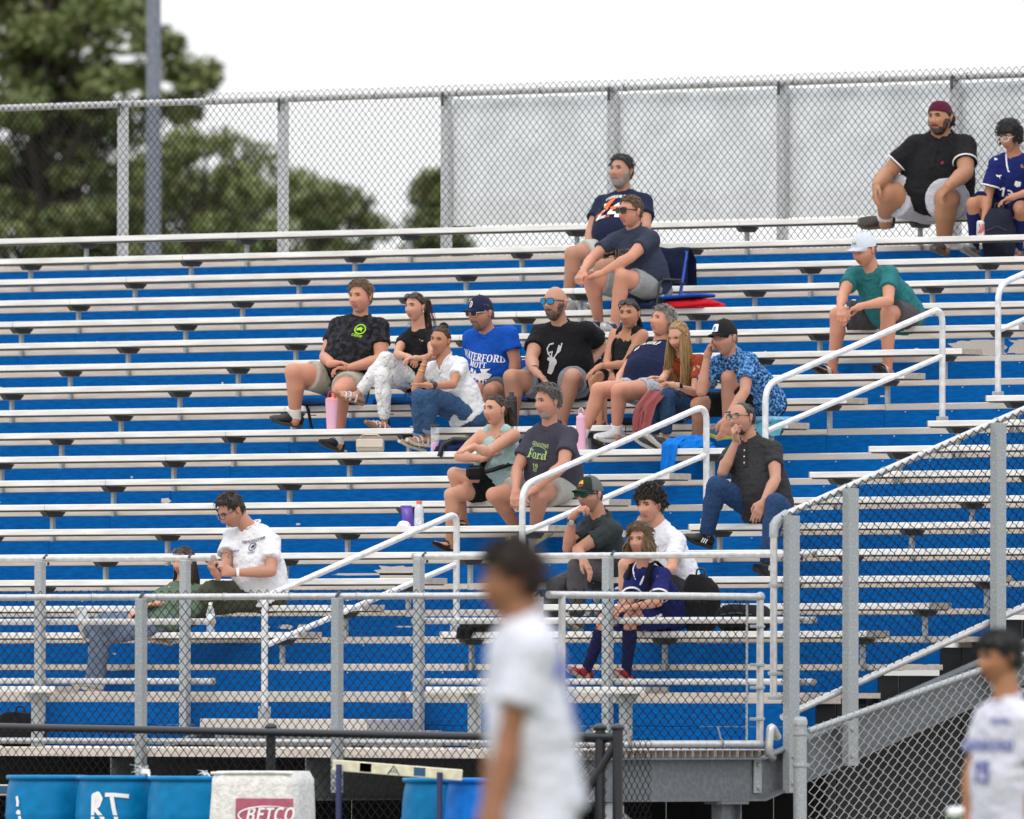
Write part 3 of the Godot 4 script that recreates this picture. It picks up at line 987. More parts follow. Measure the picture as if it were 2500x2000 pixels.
func tree(label: String, at: Vector3, height: float, clumps: Array, seed_n: int, col: Color, size := 0.2) -> void:
	var o := thing("tree", label, "tree", at, "trees beyond the stand")
	var tr := MB.new()
	rng.seed = seed_n
	tr.tube([Vector3.ZERO, Vector3(0.1, height * 0.4, 0), Vector3(-0.1, height * 0.75, 0.1), Vector3(0, height * 0.97, 0)], [0.26, 0.19, 0.1, 0.03], 8)
	var cr := MB.new()
	for k in clumps.size():
		var cl: Array = clumps[k]
		var c: Vector3 = cl[0]
		var b := Vector3(0, c.y * 0.8, 0)
		tr.tube([b, b.lerp(c, 0.5) + Vector3(0, 0.2, 0), c], [0.06, 0.04, 0.012], 5)
		leafy(cr, c, cl[1], cl[2], size, seed_n * 31 + k)
	part("trunk", tr, M.bark, o)
	var m := mat(col, 0.7)
	m.vertex_color_use_as_albedo = true
	m.backlight_enabled = true; m.backlight = Color(0.3, 0.34, 0.08)
	part("crown", cr, m, o)


func build_background() -> void:
	# the axes across and away from the photographer, far behind the stand
	var rt := Vector3(0.763, 0, -0.647)
	var far := func(x: float, extra := 0.0) -> Vector3:
		return Vector3(-117.65, 0, -135.8) + rt * ((x - 1250.0) / 118.8) + Vector3(-0.647, 0, -0.763) * extra
	var gr := Color(0.185, 0.215, 0.09)
	# clumps: x and height read in metres from each tree's foot
	var t1 := []
	rng.seed = 5
	for k in 105:
		var h := rng.randf_range(7.6, 18.5)
		var w := 1.75 + (0.9 if h < 12.4 else 0.0)
		t1.append([rt * rng.randf_range(-w, w) + Vector3(-0.647, 0, -0.763) * rng.randf_range(-1.6, 1.6) + Vector3(0, h, 0), Vector3(0.85, 0.5, 0.85) * rng.randf_range(0.6, 1.15), 200])
	for c in [[2.2, 14.9], [2.7, 14.4], [3.1, 14.0], [3.3, 14.25], [2.4, 13.6], [2.85, 13.5], [2.0, 14.2], [1.9, 15.4], [2.5, 14.9]]: t1.append([rt * c[0] + Vector3(0, c[1], 0), Vector3(0.40, 0.36, 0.5), 210])
	tree("tall open-crowned tree standing beyond the light pole", far.call(105.0), 18.0, t1, 3, gr, 0.13)
	var specs := [[505.0, 13.1, 1.5, "dense rounded tree just beyond the light pole", 6], [650.0, 12.9, 1.2, "smaller rounded tree next to the dense one", 7], [790.0, 12.4, 1.0, "small tree with bright gaps, seen through the bare wire", 8], [1075.0, 12.6, 0.42, "slim tree half hidden by the banner edge", 9], [1180.0, 9.9, 0.9, "low tree showing only below the banners, near the bearded man", 10], [2060.0, 9.9, 0.7, "low tree showing only below the banners, by the teal man", 11], [1900.0, 9.8, 0.5, "bushy treetop showing only below the banners, left of the teal man", 12], [2330.0, 9.85, 0.6, "low tree showing only below the banners, behind the maroon cap", 13], [330.0, 13.4, 1.5, "leafy tree filling the space between the pole and the tall tree", 14], [80.0, 12.6, 2.2, "low spreading tree below the tall open tree", 15]]
	for s in specs:
		var cl := []
		rng.seed = s[4]
		for k in 44:
			var h: float = rng.randf_range(s[1] - 4.0, s[1] - 0.3)
			var w: float = s[2] * sqrt(clampf((s[1] - h) / 1.1, 0.05, 1.0))
			cl.append([rt * rng.randf_range(-w, w) + Vector3(-0.647, 0, -0.763) * rng.randf_range(-w, w) + Vector3(0, h, 0), Vector3(0.55, 0.4, 0.55) * rng.randf_range(0.6, 1.1), 190])
		tree(s[3], far.call(s[0], rng.randf_range(-8, 20)), s[1], cl, s[4], gr * rng.randf_range(0.8, 1.15), 0.11)
	var o := thing("light_pole", "tall grey steel light pole behind the grandstand", "pole", Vector3(-50.12, 0, -48.9))
	var mb := MB.new()
	mb.tube([Vector3.ZERO, Vector3(0, 9, 0), Vector3(0, 22, 0)], [0.115, 0.095, 0.075], 16)
	part("shaft", mb, M.pole, o)
	mb = MB.new()
	mb.box(Vector3(0, 21.6, 0), Vector3(2.4, 0.12, 0.12))
	for k in 4: mb.box(Vector3(-0.9 + k * 0.6, 21.9, 0.15), Vector3(0.45, 0.4, 0.3), Basis(Vector3.RIGHT, 0.5), 0.03)
	part("lamp_bar", mb, M.pole, o)


# ------------------------------------------------------------------ people
# a body is a field of tapered bones, meshed as one surface
# bone: [a, b, radius at a, radius at b, blend, cut]; cut 1 ends it flat at b
func field_at(bones: Array, p: Vector3) -> float:
	var d := 9.0
	for bn in bones:
		var a: Vector3 = bn[0]; var ba: Vector3 = bn[1] - a
		var pa := p - a
		var t := clampf(pa.dot(ba) / maxf(ba.length_squared(), 1e-8), 0.0, 1.0)
		var e: float = (pa - ba * t).length() - lerpf(bn[2], bn[3], t)
		var k: float = bn[4]
		var h := maxf(k - absf(d - e), 0.0) / k
		d = minf(d, e) - h * h * k * 0.25
	return d


static func net(bones: Array, cell: float, cuts := []) -> MB:
	var mb := MB.new()
	var lo := Vector3.ONE * 1e9; var hi := -lo
	for bn in bones:
		var q: float = maxf(bn[2], bn[3]) + cell * 2.5
		lo = lo.min(bn[0] - Vector3.ONE * q).min(bn[1] - Vector3.ONE * q)
		hi = hi.max(bn[0] + Vector3.ONE * q).max(bn[1] + Vector3.ONE * q)
	var nx := int((hi.x - lo.x) / cell) + 2; var ny := int((hi.y - lo.y) / cell) + 2; var nz := int((hi.z - lo.z) / cell) + 2
	var nxy := nx * ny
	var f := PackedFloat32Array()
	f.resize(nxy * nz)
	f.fill(1.0)
	for bn in bones:
		var a: Vector3 = bn[0]; var ba: Vector3 = bn[1] - a
		var ra: float = bn[2]; var dr: float = bn[3] - ra
		var k: float = bn[4]; var ik := 1.0 / k
		var inv := 1.0 / maxf(ba.length_squared(), 1e-8)
		var cut: bool = bn[5] > 0
		var cdir := ba.normalized(); var cend: Vector3 = bn[1]
		var m := maxf(ra, bn[3]) + k + cell * 2.0
		var l := (a.min(bn[1]) - Vector3.ONE * m - lo) / cell
		var h := (a.max(bn[1]) + Vector3.ONE * m - lo) / cell
		var x0 := maxi(0, int(l.x)); var x1 := mini(nx - 1, int(h.x) + 1)
		for z in range(maxi(0, int(l.z)), mini(nz - 1, int(h.z) + 1) + 1):
			for y in range(maxi(0, int(l.y)), mini(ny - 1, int(h.y) + 1) + 1):
				var at := z * nxy + y * nx
				for x in range(x0, x1 + 1):
					var p := lo + Vector3(x, y, z) * cell
					var pa := p - a
					var t := clampf(pa.dot(ba) * inv, 0.0, 1.0)
					var e := (pa - ba * t).length() - ra - dr * t
					if cut: e = maxf(e, (p - cend).dot(cdir))
					var d := f[at + x]
					var q := k - absf(d - e)
					if q > 0.0: f[at + x] = minf(d, e) - q * q * ik * 0.25
					elif e < d: f[at + x] = e
	for c in cuts:
		var cp: Vector3 = c[0]; var cn: Vector3 = c[1]
		for z in nz:
			for y in ny:
				var at := z * nxy + y * nx
				for x in nx:
					if f[at + x] < 0.1: f[at + x] = maxf(f[at + x], (lo + Vector3(x, y, z) * cell - cp).dot(cn))
	var ids := PackedInt32Array()
	ids.resize(f.size())
	ids.fill(-1)
	var cells := PackedInt32Array()
	var off := PackedInt32Array([0, 1, nx, nx + 1, nxy, nxy + 1, nxy + nx, nxy + nx + 1])
	var ea := PackedInt32Array([0, 2, 4, 6, 0, 1, 4, 5, 0, 1, 2, 3])
	var eb := PackedInt32Array([1, 3, 5, 7, 2, 3, 6, 7, 4, 5, 6, 7])
	var lim := cell * 2.0
	for z in nz - 1:
		for y in ny - 1:
			var at := z * nxy + y * nx
			for x in nx - 1:
				var o := at + x
				var v0 := f[o]
				if v0 > lim or v0 < -lim: continue
				var mask := 0
				for c in 8:
					if f[o + off[c]] < 0.0: mask |= 1 << c
				if mask == 0 or mask == 255: continue
				var sum := Vector3.ZERO
				var cnt := 0
				for e in 12:
					var ca := ea[e]; var cb := eb[e]
					if ((mask >> ca) & 1) == ((mask >> cb) & 1): continue
					var fa := f[o + off[ca]]; var fb := f[o + off[cb]]
					var t := fa / (fa - fb)
					var pa := Vector3(ca & 1, (ca >> 1) & 1, ca >> 2)
					var pb := Vector3(cb & 1, (cb >> 1) & 1, cb >> 2)
					sum += pa + (pb - pa) * t
					cnt += 1
				ids[o] = mb.v.size()
				mb.v.append(lo + (Vector3(x, y, z) + sum / cnt) * cell)
				mb.n.append(Vector3(f[o + 1] - v0, f[o + nx] - v0, f[o + nxy] - v0))
				mb.c.append(Color(1, 1, 1))
				cells.append(o)
	var steps := [[1, nx, nxy], [nx, nxy, 1], [nxy, 1, nx]]
	for o in cells:
		var s := f[o] < 0.0
		for st in steps:
			if (f[o + st[0]] < 0.0) == s: continue
			var a := ids[o]; var b := ids[o - st[1]]; var c := ids[o - st[1] - st[2]]; var d := ids[o - st[2]]
			if b < 0 or c < 0 or d < 0: continue
			if s:
				mb.tri(a, c, b); mb.tri(a, d, c)
			else:
				mb.tri(a, b, c); mb.tri(a, c, d)
	mb.renormal()
	return mb


# five fingers on a palm; curl is the bend at each joint, one value for a finger
static func hand_mesh(curl: Array, thumb: float) -> MB:
	var bones := []
	bones.append([Vector3(0, -0.02, 0), Vector3(0, 0.03, 0), 0.026, 0.03, 0.01, 0])
	for k in 4:
		var x: float = [0.030, 0.011, -0.009, -0.028][k]
		bones.append([Vector3(x * 0.5, 0.02, 0), Vector3(x, 0.085, 0), 0.018, 0.0135, 0.014, 0])
	bones.append([Vector3(0.012, 0.03, -0.008), Vector3(0.03, 0.05, -0.008), 0.02, 0.015, 0.012, 0])
	for k in 4:
		var x: float = [0.031, 0.011, -0.010, -0.030][k]
		var p := Vector3(x, 0.086, 0)
		var ln: float = [0.041, 0.046, 0.043, 0.033][k]
		var an := 0.0
		for s in 3:
			an += curl[k] * [0.7, 1.1, 0.8][s]
			var q: Vector3 = p + Vector3(x * 0.05, cos(an), -sin(an)).normalized() * ln * [1.0, 0.66, 0.5][s]
			bones.append([p, q, 0.0098 - s * 0.0008, 0.0092 - s * 0.001, 0.004, 0])
			p = q
	var p0 := Vector3(0.024, 0.018, -0.006)
	var p1 := p0 + Vector3(0.028, 0.03, -0.006)
	var p2 := p1 + Vector3(0.012 - 0.02 * thumb, 0.032, -0.006 - 0.018 * thumb)
	var p3 := p2 + Vector3(-0.002 - 0.02 * thumb, 0.024, -0.004 - 0.01 * thumb)
	bones.append([p0, p1, 0.016, 0.0125, 0.012, 0])
	bones.append([p1, p2, 0.0125, 0.0108, 0.005, 0])
	bones.append([p2, p3, 0.0108, 0.0085, 0.005, 0])
	return net(bones, 0.0048)


static func gauss(x: float, s: float) -> float:
	return exp(-x * x / (2.0 * s * s))


static func ss(a: float, b: float, x: float) -> float:
	return smoothstep(a, b, x)


# a head: x to the person's left, y up, z to the front; o holds its looks
static func head_point(lon: float, lat: float, o: Dictionary) -> Vector3:
	var d := Vector3(sin(lon) * cos(lat), sin(lat), cos(lon) * cos(lat))
	var r := Vector3(0.077 * o.wide, 0.119, 0.1)
	var p := d / sqrt(pow(d.x / r.x, 2) + pow(d.y / r.y, 2) + pow(d.z / r.z, 2))
	var low := ss(-0.01, -0.115, p.y)
	p.x *= 1.0 - low * (0.26 - o.jowl * 0.30)
	if p.z < 0.0: p.z *= 1.0 - low * 0.42
	p.x *= 1.0 - ss(0.02, 0.1, p.y) * 0.05 * (1.0 if p.z > 0 else 0.0)
	if p.z > 0.0:
		var f := ss(0.0, 0.06, p.z)
		p.z *= 0.97
		var ax := absf(p.x)
		# brow, sockets, cheeks
		p.z += f * 0.005 * gauss(p.y - 0.034, 0.010) * gauss(ax - 0.028, 0.022)
		p.z -= f * 0.012 * gauss(p.y - 0.012, 0.012) * gauss(ax - 0.031, 0.013)
		p.z += f * 0.006 * gauss(p.y + 0.022, 0.018) * gauss(ax - 0.042, 0.016)
		# nose
		var np := ss(0.03, -0.026, p.y) * ss(-0.046, -0.032, p.y)
		p.z += f * np * (0.0205 * o.nose) * gauss(p.x, 0.008 + 0.007 * ss(0.01, -0.03, p.y))
		# mouth and chin
		p.z += f * 0.006 * gauss(p.y + 0.058, 0.006) * gauss(p.x, 0.018)
		p.z += f * 0.007 * gauss(p.y + 0.073, 0.006) * gauss(p.x, 0.016)
		p.z -= f * 0.008 * gauss(p.y + 0.0655, 0.0028) * gauss(p.x, 0.02)
		p.z += f * 0.011 * gauss(p.y + 0.104, 0.015) * gauss(p.x, 0.02)
		p.z -= f * 0.004 * gauss(p.y + 0.085, 0.007) * gauss(p.x, 0.02)
	return p


const LON := 60
const LAT := 46

static func lon_of(k: int) -> float:
	var t := TAU * k / LON
	return t - 0.42 * sin(t)


static func lat_of(k: int) -> float:
	var t := float(k) / LAT
	return lerpf(-PI / 2, PI / 2, t) - 0.10 * sin(TAU * t)


# height of the hair line at a longitude
static func hair_line(lon: float, o: Dictionary) -> float:
	var a := absf(rad_to_deg(wrapf(lon, -PI, PI)))
	var h: Array = o.line   # front, temple, ear, nape
	if a < 42.0: return h[0] - 0.004 * (a / 42.0)
	if a < 64.0: return lerpf(h[0] - 0.004, h[1], (a - 42.0) / 22.0)
	if a < 92.0: return lerpf(h[1], h[2], (a - 64.0) / 28.0)
	if a < 122.0: return lerpf(h[2], h[3], (a - 92.0) / 30.0)
	return h[3]


static func beard_mask(p: Vector3, o: Dictionary) -> float:
	if p.z < -0.01: return 0.0
	var ax := absf(p.x)
	var m := 0.0
	var mouth := 1.0 - gauss(p.y + 0.066, 0.008) * (1.0 if ax < 0.026 else gauss(ax - 0.026, 0.005))
	if o.beard == "full":
		m = ss(0.006, -0.006, p.y - (-0.046 - 0.020 * ss(0.024, 0.042, ax) + 0.062 * ss(0.05, 0.074, ax))) * mouth
	elif o.beard == "goatee":
		m = ss(-0.040, -0.048, p.y) * ss(0.042, 0.032, ax) * mouth
	return m * ss(-0.01, 0.02, p.z)


static func head_mesh(o: Dictionary, body: MB) -> Dictionary:
	# returns the hair and beard surfaces; the skin goes into body
	var skin: Color = o.skin
	var pts := []
	var nz := FastNoiseLite.new()
	nz.seed = o.seed; nz.frequency = 1.0; nz.fractal_octaves = 2
	var f := MB.new()
	for b in LAT + 1:
		var row := []
		for a in LON:
			var p := head_point(lon_of(a), lat_of(b), o)
			row.append(p)
			var c := skin
			var ax := absf(p.x)
			if p.z > 0.03:
				var lip := maxf(gauss(p.y + 0.059, 0.005), gauss(p.y + 0.073, 0.0055)) * ss(0.028, 0.02, ax)
				c = c.lerp(o.lip, lip)
				c = c.lerp(Color(skin.r * 1.08, skin.g * 0.86, skin.b * 0.84), 0.45 * gauss(ax - 0.042, 0.016) * gauss(p.y + 0.02, 0.016))
			var st: float = o.get("stubble", 0.0)
			if st > 0.0 and p.z > -0.01 and p.y < -0.03:
				c = c.lerp(o.hair, st * ss(-0.03, -0.055, p.y - ss(0.03, 0.075, ax) * 0.04) * (0.75 + 0.25 * nz.get_noise_3dv(p * 400.0)))
			var sc: float = o.get("scalp", 0.0)
			if sc > 0.0 and p.y > hair_line(lon_of(a), o): c = c.lerp(o.hair, sc)
			f.v.append(p); f.n.append(Vector3.UP); f.c.append(c)
		pts.append(row)
	for b in LAT:
		for a in LON:
			var a2 := (a + 1) % LON
			f.tri(b * LON + a, (b + 1) * LON + a, b * LON + a2)
			f.tri(b * LON + a2, (b + 1) * LON + a, (b + 1) * LON + a2)
	f.renormal()
	for k in f.n.size():
		if f.n[k].dot(f.v[k]) < 0.0: f.n[k] = -f.n[k]
	# ears
	f.tint = Color(skin.r, skin.g * 0.9, skin.b * 0.88)
	for s in [-1.0, 1.0]:
		var e := Basis(Vector3.UP, s * 0.35) * Basis(Vector3.RIGHT, -0.15)
		f.ball(Vector3(s * 0.080 * o.wide, 0.002, -0.012), Vector3(0.010, 0.032, 0.020), e, 10)
		f.ball(Vector3(s * 0.084 * o.wide, 0.012, -0.016), Vector3(0.009, 0.018, 0.016), e, 8)
	# eyes
	if o.get("eyes", true):
		for s in [-1.0, 1.0]:
			var c := Vector3(s * 0.031, 0.012, 0.0)
			c.z = head_point(atan2(c.x, 0.085), asin(0.1), o).z - 0.006
			f.tint = Color(0.62, 0.58, 0.55)
			f.ball(c, Vector3(0.0145, 0.0075, 0.0125), Basis.IDENTITY, 8)
			f.tint = o.get("iris", Color(0.06, 0.035, 0.02))
			f.ball(c + Vector3(s * -0.001, 0.001, 0.0072), Vector3(0.0068, 0.007, 0.0065), Basis.IDENTITY, 8)
			f.tint = o.get("lash", Color(0.03, 0.02, 0.016))
			f.tube([c + Vector3(-0.0155, 0.001, 0.004), c + Vector3(-0.006, 0.0078, 0.011), c + Vector3(0.006, 0.0078, 0.011), c + Vector3(0.0155, 0.001, 0.004)], 0.003, 4)
	body.join(f, o.xf)
	# hair as a shell that thins out to nothing at the hair line
	var out := {}
	for kind in ["hair", "beard"]:
		if kind == "hair" and o.style == "none": continue
		if kind == "beard" and o.get("beard", "") == "": continue
		var hm := MB.new()
		var mk := []
		var col: Color = o.hair if kind == "hair" else o.get("beard_col", o.hair)
		for b in LAT + 1:
			for a in LON:
				var p: Vector3 = pts[b][a]
				var m := 0.0
				var th := 0.0
				if kind == "hair":
					m = ss(0.0, 0.014, p.y - hair_line(lon_of(a), o) + nz.get_noise_3dv(p * 90.0) * 0.004)
					th = lerpf(o.side, o.top, ss(0.02, 0.085, p.y))
					th += o.rough * nz.get_noise_3dv(Vector3(p.x, p.y * 0.6, p.z) * o.freq)
					th += o.get("quiff", 0.0) * ss(0.03, 0.08, p.z) * ss(0.05, 0.09, p.y)
					if o.get("thin_top", false): th *= 1.0 - 0.8 * ss(0.055, 0.085, p.y) * ss(-0.06, 0.0, p.z)
				else:
					m = beard_mask(p, o)
					th = 0.8 * o.get("beard_len", 0.008) * (1.0 + 0.35 * nz.get_noise_3dv(p * 160.0)) * (0.6 + 0.8 * ss(-0.05, -0.11, p.y))
				mk.append(m)
				var q := p + p.normalized() * (m * th - (1.0 - m) * 0.004)
				hm.v.append(q); hm.n.append(Vector3.UP)
				var v := 0.85 + 0.4 * nz.get_noise_3dv(Vector3(p.x * 160.0, p.y * 50.0, p.z * 60.0))
				if kind == "beard": hm.c.append(col.lerp(skin, clampf(0.10 + 0.8 * nz.get_noise_3dv(p * 330.0), 0.0, 0.5)))
				else: hm.c.append(Color(col.r * v, col.g * v, col.b * v))
		for b in LAT:
			for a in LON:
				var a2 := (a + 1) % LON
				var i0 := b * LON + a; var i1 := (b + 1) * LON + a; var i2 := b * LON + a2; var i3 := (b + 1) * LON + a2
				if mk[i0] + mk[i1] + mk[i2] + mk[i3] < 0.02: continue
				hm.tri(i0, i1, i2); hm.tri(i2, i1, i3)
		if hm.i.is_empty(): continue
		hm.renormal()
		for k in hm.n.size():
			if hm.n[k].dot(hm.v[k]) < 0.0: hm.n[k] = -hm.n[k]
			elif hm.n[k].length_squared() < 0.5: hm.n[k] = Vector3.UP
		if kind == "hair":
			hm.tint = o.get("brow_col", col)
			for s in [-1.0, 1.0]:
				var w: float = o.get("brow", 0.0042)
				var z := 0.0
				var br := []
				for k in 4:
					var x: float = s * [0.014, 0.026, 0.038, 0.048][k]
					z = head_point(atan2(x, 0.09), 0.36, o).z
					br.append(Vector3(x, [0.029, 0.0335, 0.0345, 0.029][k], z + 0.004 - k * 0.0012))
				hm.tube(br, [w * 0.8, w, w, w * 0.4], 5)
			tails(hm, o, nz)
		var done := MB.new()
		done.join(hm, o.xf)
		out[kind] = done
	return out


# one lock of hair, three-sided, tapering along its points
static func lock(hm: MB, pts: PackedVector3Array, r: PackedFloat32Array) -> void:
	var t := (pts[1] - pts[0]).normalized()
	var x := t.cross(Vector3(0.31, 0.9, 0.3)).normalized()
	var y := t.cross(x)
	var f := hm.v.size()
	for k in pts.size():
		for s in 3:
			var d := x if s == 0 else (x * -0.5 + y * (0.866 if s == 1 else -0.866))
			hm.v.append(pts[k] + d * r[k]); hm.n.append(d); hm.c.append(hm.tint)
	for k in pts.size() - 1:
		for s in 3:
			var a := f + k * 3 + s; var b := f + k * 3 + (s + 1) % 3
			hm.i.append(a); hm.i.append(a + 3); hm.i.append(b)
			hm.i.append(b); hm.i.append(a + 3); hm.i.append(b + 3)


# strands that leave the head: o.tail, o.bun, o.long
static func tails(hm: MB, o: Dictionary, nz: FastNoiseLite) -> void:
	var g := RandomNumberGenerator.new()
	g.seed = o.seed
	var col: Color = o.hair
	var down: Vector3 = o.xf.basis.inverse() * Vector3.DOWN
	down = down.normalized()
	var back: bool = o.style == "back"
	if o.style != "buzz":
		for k in int(o.get("tufts", 380)):
			var lo := g.randf_range(-PI, PI)
			var la := g.randf_range(-0.5, 1.5)
			var p := head_point(lo, la, o)
			var hl := hair_line(lo, o)
			if p.y < hl + 0.004: continue
			if o.get("thin_top", false) and p.y > 0.06 and p.z > -0.04: continue
			var v := g.randf_range(0.65, 1.4)
			hm.tint = Color(col.r * v, col.g * v, col.b * v)
			var n := p.normalized()
			var flow := (Vector3(0, -0.25, -1.0) if back else Vector3(n.x * 0.7, -0.35, n.z * 0.9 + 0.15 * o.get("sweep", 1.0))) + Vector3(g.randfn(), g.randfn(), g.randfn()) * 0.28
			flow = (flow - n * flow.dot(n)).normalized()
			var th: float = lerpf(o.side, o.top, ss(0.02, 0.085, p.y)) + o.get("quiff", 0.0) * ss(0.03, 0.08, p.z) * ss(0.05, 0.09, p.y)
			if p.y < hl + 0.02: th *= 0.6
			var l := 0.022 + th * 1.1
			lock(hm, PackedVector3Array([p + n * th * 0.5, p + n * (th + 0.003) + flow * l * 0.5, p + n * (th * 0.9) + flow * l]), PackedFloat32Array([0.004, 0.0042, 0.001]))
	if o.has("tail"):
		var ln: float = o.tail
		var root := Vector3(0, o.get("tail_y", 0.03), -0.105)
		for k in 90:
			var v := g.randf_range(0.65, 1.2)
			hm.tint = Color(col.r * v, col.g * v, col.b * v)
			var w := Vector3(g.randfn(), g.randfn(), g.randfn()) * 0.012
			var p1 := root + Vector3(0, 0.012, -0.035) + w
			var p2 := p1 + down * ln * 0.4 + Vector3(0, 0, -0.018) + w
			lock(hm, PackedVector3Array([root, p1, p2, p2 + down * ln * 0.6 * g.randf_range(0.7, 1.05) + w * 1.2]), PackedFloat32Array([0.006, 0.006, 0.005, 0.001]))
	if o.has("bun"):
		var c := Vector3(0, 0.125, -0.045)
		for k in 46:
			var v := g.randf_range(0.55, 1.25)
			hm.tint = Color(col.r * v, col.g * v, col.b * v)
			var ax := Vector3(g.randfn(), g.randfn(), g.randfn()).normalized()
			var u := ax.cross(Vector3(0.3, 1, 0.2)).normalized()
			var w := ax.cross(u)
			var ring := []
			for s in 7: ring.append(c + (u * cos(s * 0.7) + w * sin(s * 0.7)) * (o.bun * g.randf_range(0.85, 1.05)) * (Vector3(1, 0.85, 1)))
			lock(hm, PackedVector3Array(ring), PackedFloat32Array([0.003, 0.008, 0.009, 0.009, 0.009, 0.008, 0.002]))
	if o.has("long"):
		for k in int(o.get("strands", 110) * 2.6):
			var v := g.randf_range(0.6, 1.25)
			hm.tint = Color(col.r * v, col.g * v, col.b * v)
			var a := g.randf_range(deg_to_rad(o.get("from", 52.0)), PI) * (1.0 if g.randf() < 0.5 else -1.0)
			var p := head_point(a, g.randf_range(-0.1, 0.5), o) * 1.06
			var ln: float = o.long * g.randf_range(0.75, 1.05)
			var outw := Vector3(sin(a), 0, cos(a))
			var fl: float = o.get("flare", 0.012)
			var p1 := p + down * ln * 0.35 + outw * fl * g.randf_range(0.3, 1.0) + Vector3(g.randfn(), 0, g.randfn()) * 0.004
			var p2 := p1 + down * ln * 0.33 + outw * fl * g.randf_range(-0.4, 0.8) + Vector3(g.randfn(), 0, g.randfn()) * 0.008
			var p3 := p2 + down * ln * 0.32 - outw * fl * g.randf_range(-0.3, 0.9)
			lock(hm, PackedVector3Array([p, p1, p2, p3]), PackedFloat32Array([0.0045, 0.0055, 0.0045, 0.001]))
	if o.has("curls"):
		for k in int(o.curls):
			var v := g.randf_range(0.45, 1.35)
			hm.tint = Color(col.r * v, col.g * v, col.b * v)
			var lo := g.randf_range(-PI, PI)
			var la := g.randf_range(-0.2, 1.5)
			var p := head_point(lo, la, o)
			if p.y < hair_line(lo, o) + 0.005: continue
			var d := p.normalized()
			var u := d.cross(Vector3(g.randfn(), g.randfn(), g.randfn())).normalized()
			var w := d.cross(u)
			var th: float = o.top + 0.012
			var rr := g.randf_range(0.008, 0.016)
			var c := p + d * th * g.randf_range(0.5, 1.0)
			var ring := []
			for s in 7: ring.append(c + (u * cos(s * 0.95) + w * sin(s * 0.95)) * rr + d * s * 0.003)
			lock(hm, PackedVector3Array(ring), PackedFloat32Array([0.002, 0.0045, 0.005, 0.005, 0.005, 0.004, 0.001]))
	hm.tint = Color(1, 1, 1)


# a shoe: z to the toe, y up from the sole
static func shoe_mesh(len: float, kind: String) -> Array:
	var up := MB.new(); var sole := MB.new()
	var st := [-0.27, -0.25, -0.16, 0.0, 0.2, 0.42, 0.6, 0.69, 0.72]
	var wd := [0.018, 0.032, 0.037, 0.037, 0.041, 0.048, 0.045, 0.028, 0.012]
	var tp := [0.06, 0.085, 0.098, 0.108, 0.085, 0.062, 0.05, 0.038, 0.028]
	if kind == "foot": tp = [0.03, 0.055, 0.07, 0.082, 0.066, 0.042, 0.03, 0.022, 0.014]
	var ru := []; var rs := []
	for k in st.size():
		var r1 := []; var r2 := []
		for s in 14:
			var an := TAU * s / 14.0
			var cx := cos(an); var sy := sin(an)
			var base := 0.022
			var y: float = base + (tp[k] - base) * (0.5 + 0.5 * sy)
			var nar := 1.0 - 0.45 * ss(0.055, 0.11, y)
			r1.append(Vector3(signf(cx) * pow(absf(cx), 0.7) * wd[k] * nar, y, st[k] * len))
			var rise: float = 0.012 * ss(0.45, 0.72, st[k])
			r2.append(Vector3(signf(cx) * pow(absf(cx), 0.6) * (wd[k] + 0.0035), rise + (0.0 if sy < 0 else 0.027), (st[k] + signf(st[k]) * 0.012) * len))
		ru.append(r1); rs.append(r2)
	up.ring_skin(ru)
	up.renormal()
	sole.ring_skin(rs)
	return [up, sole]


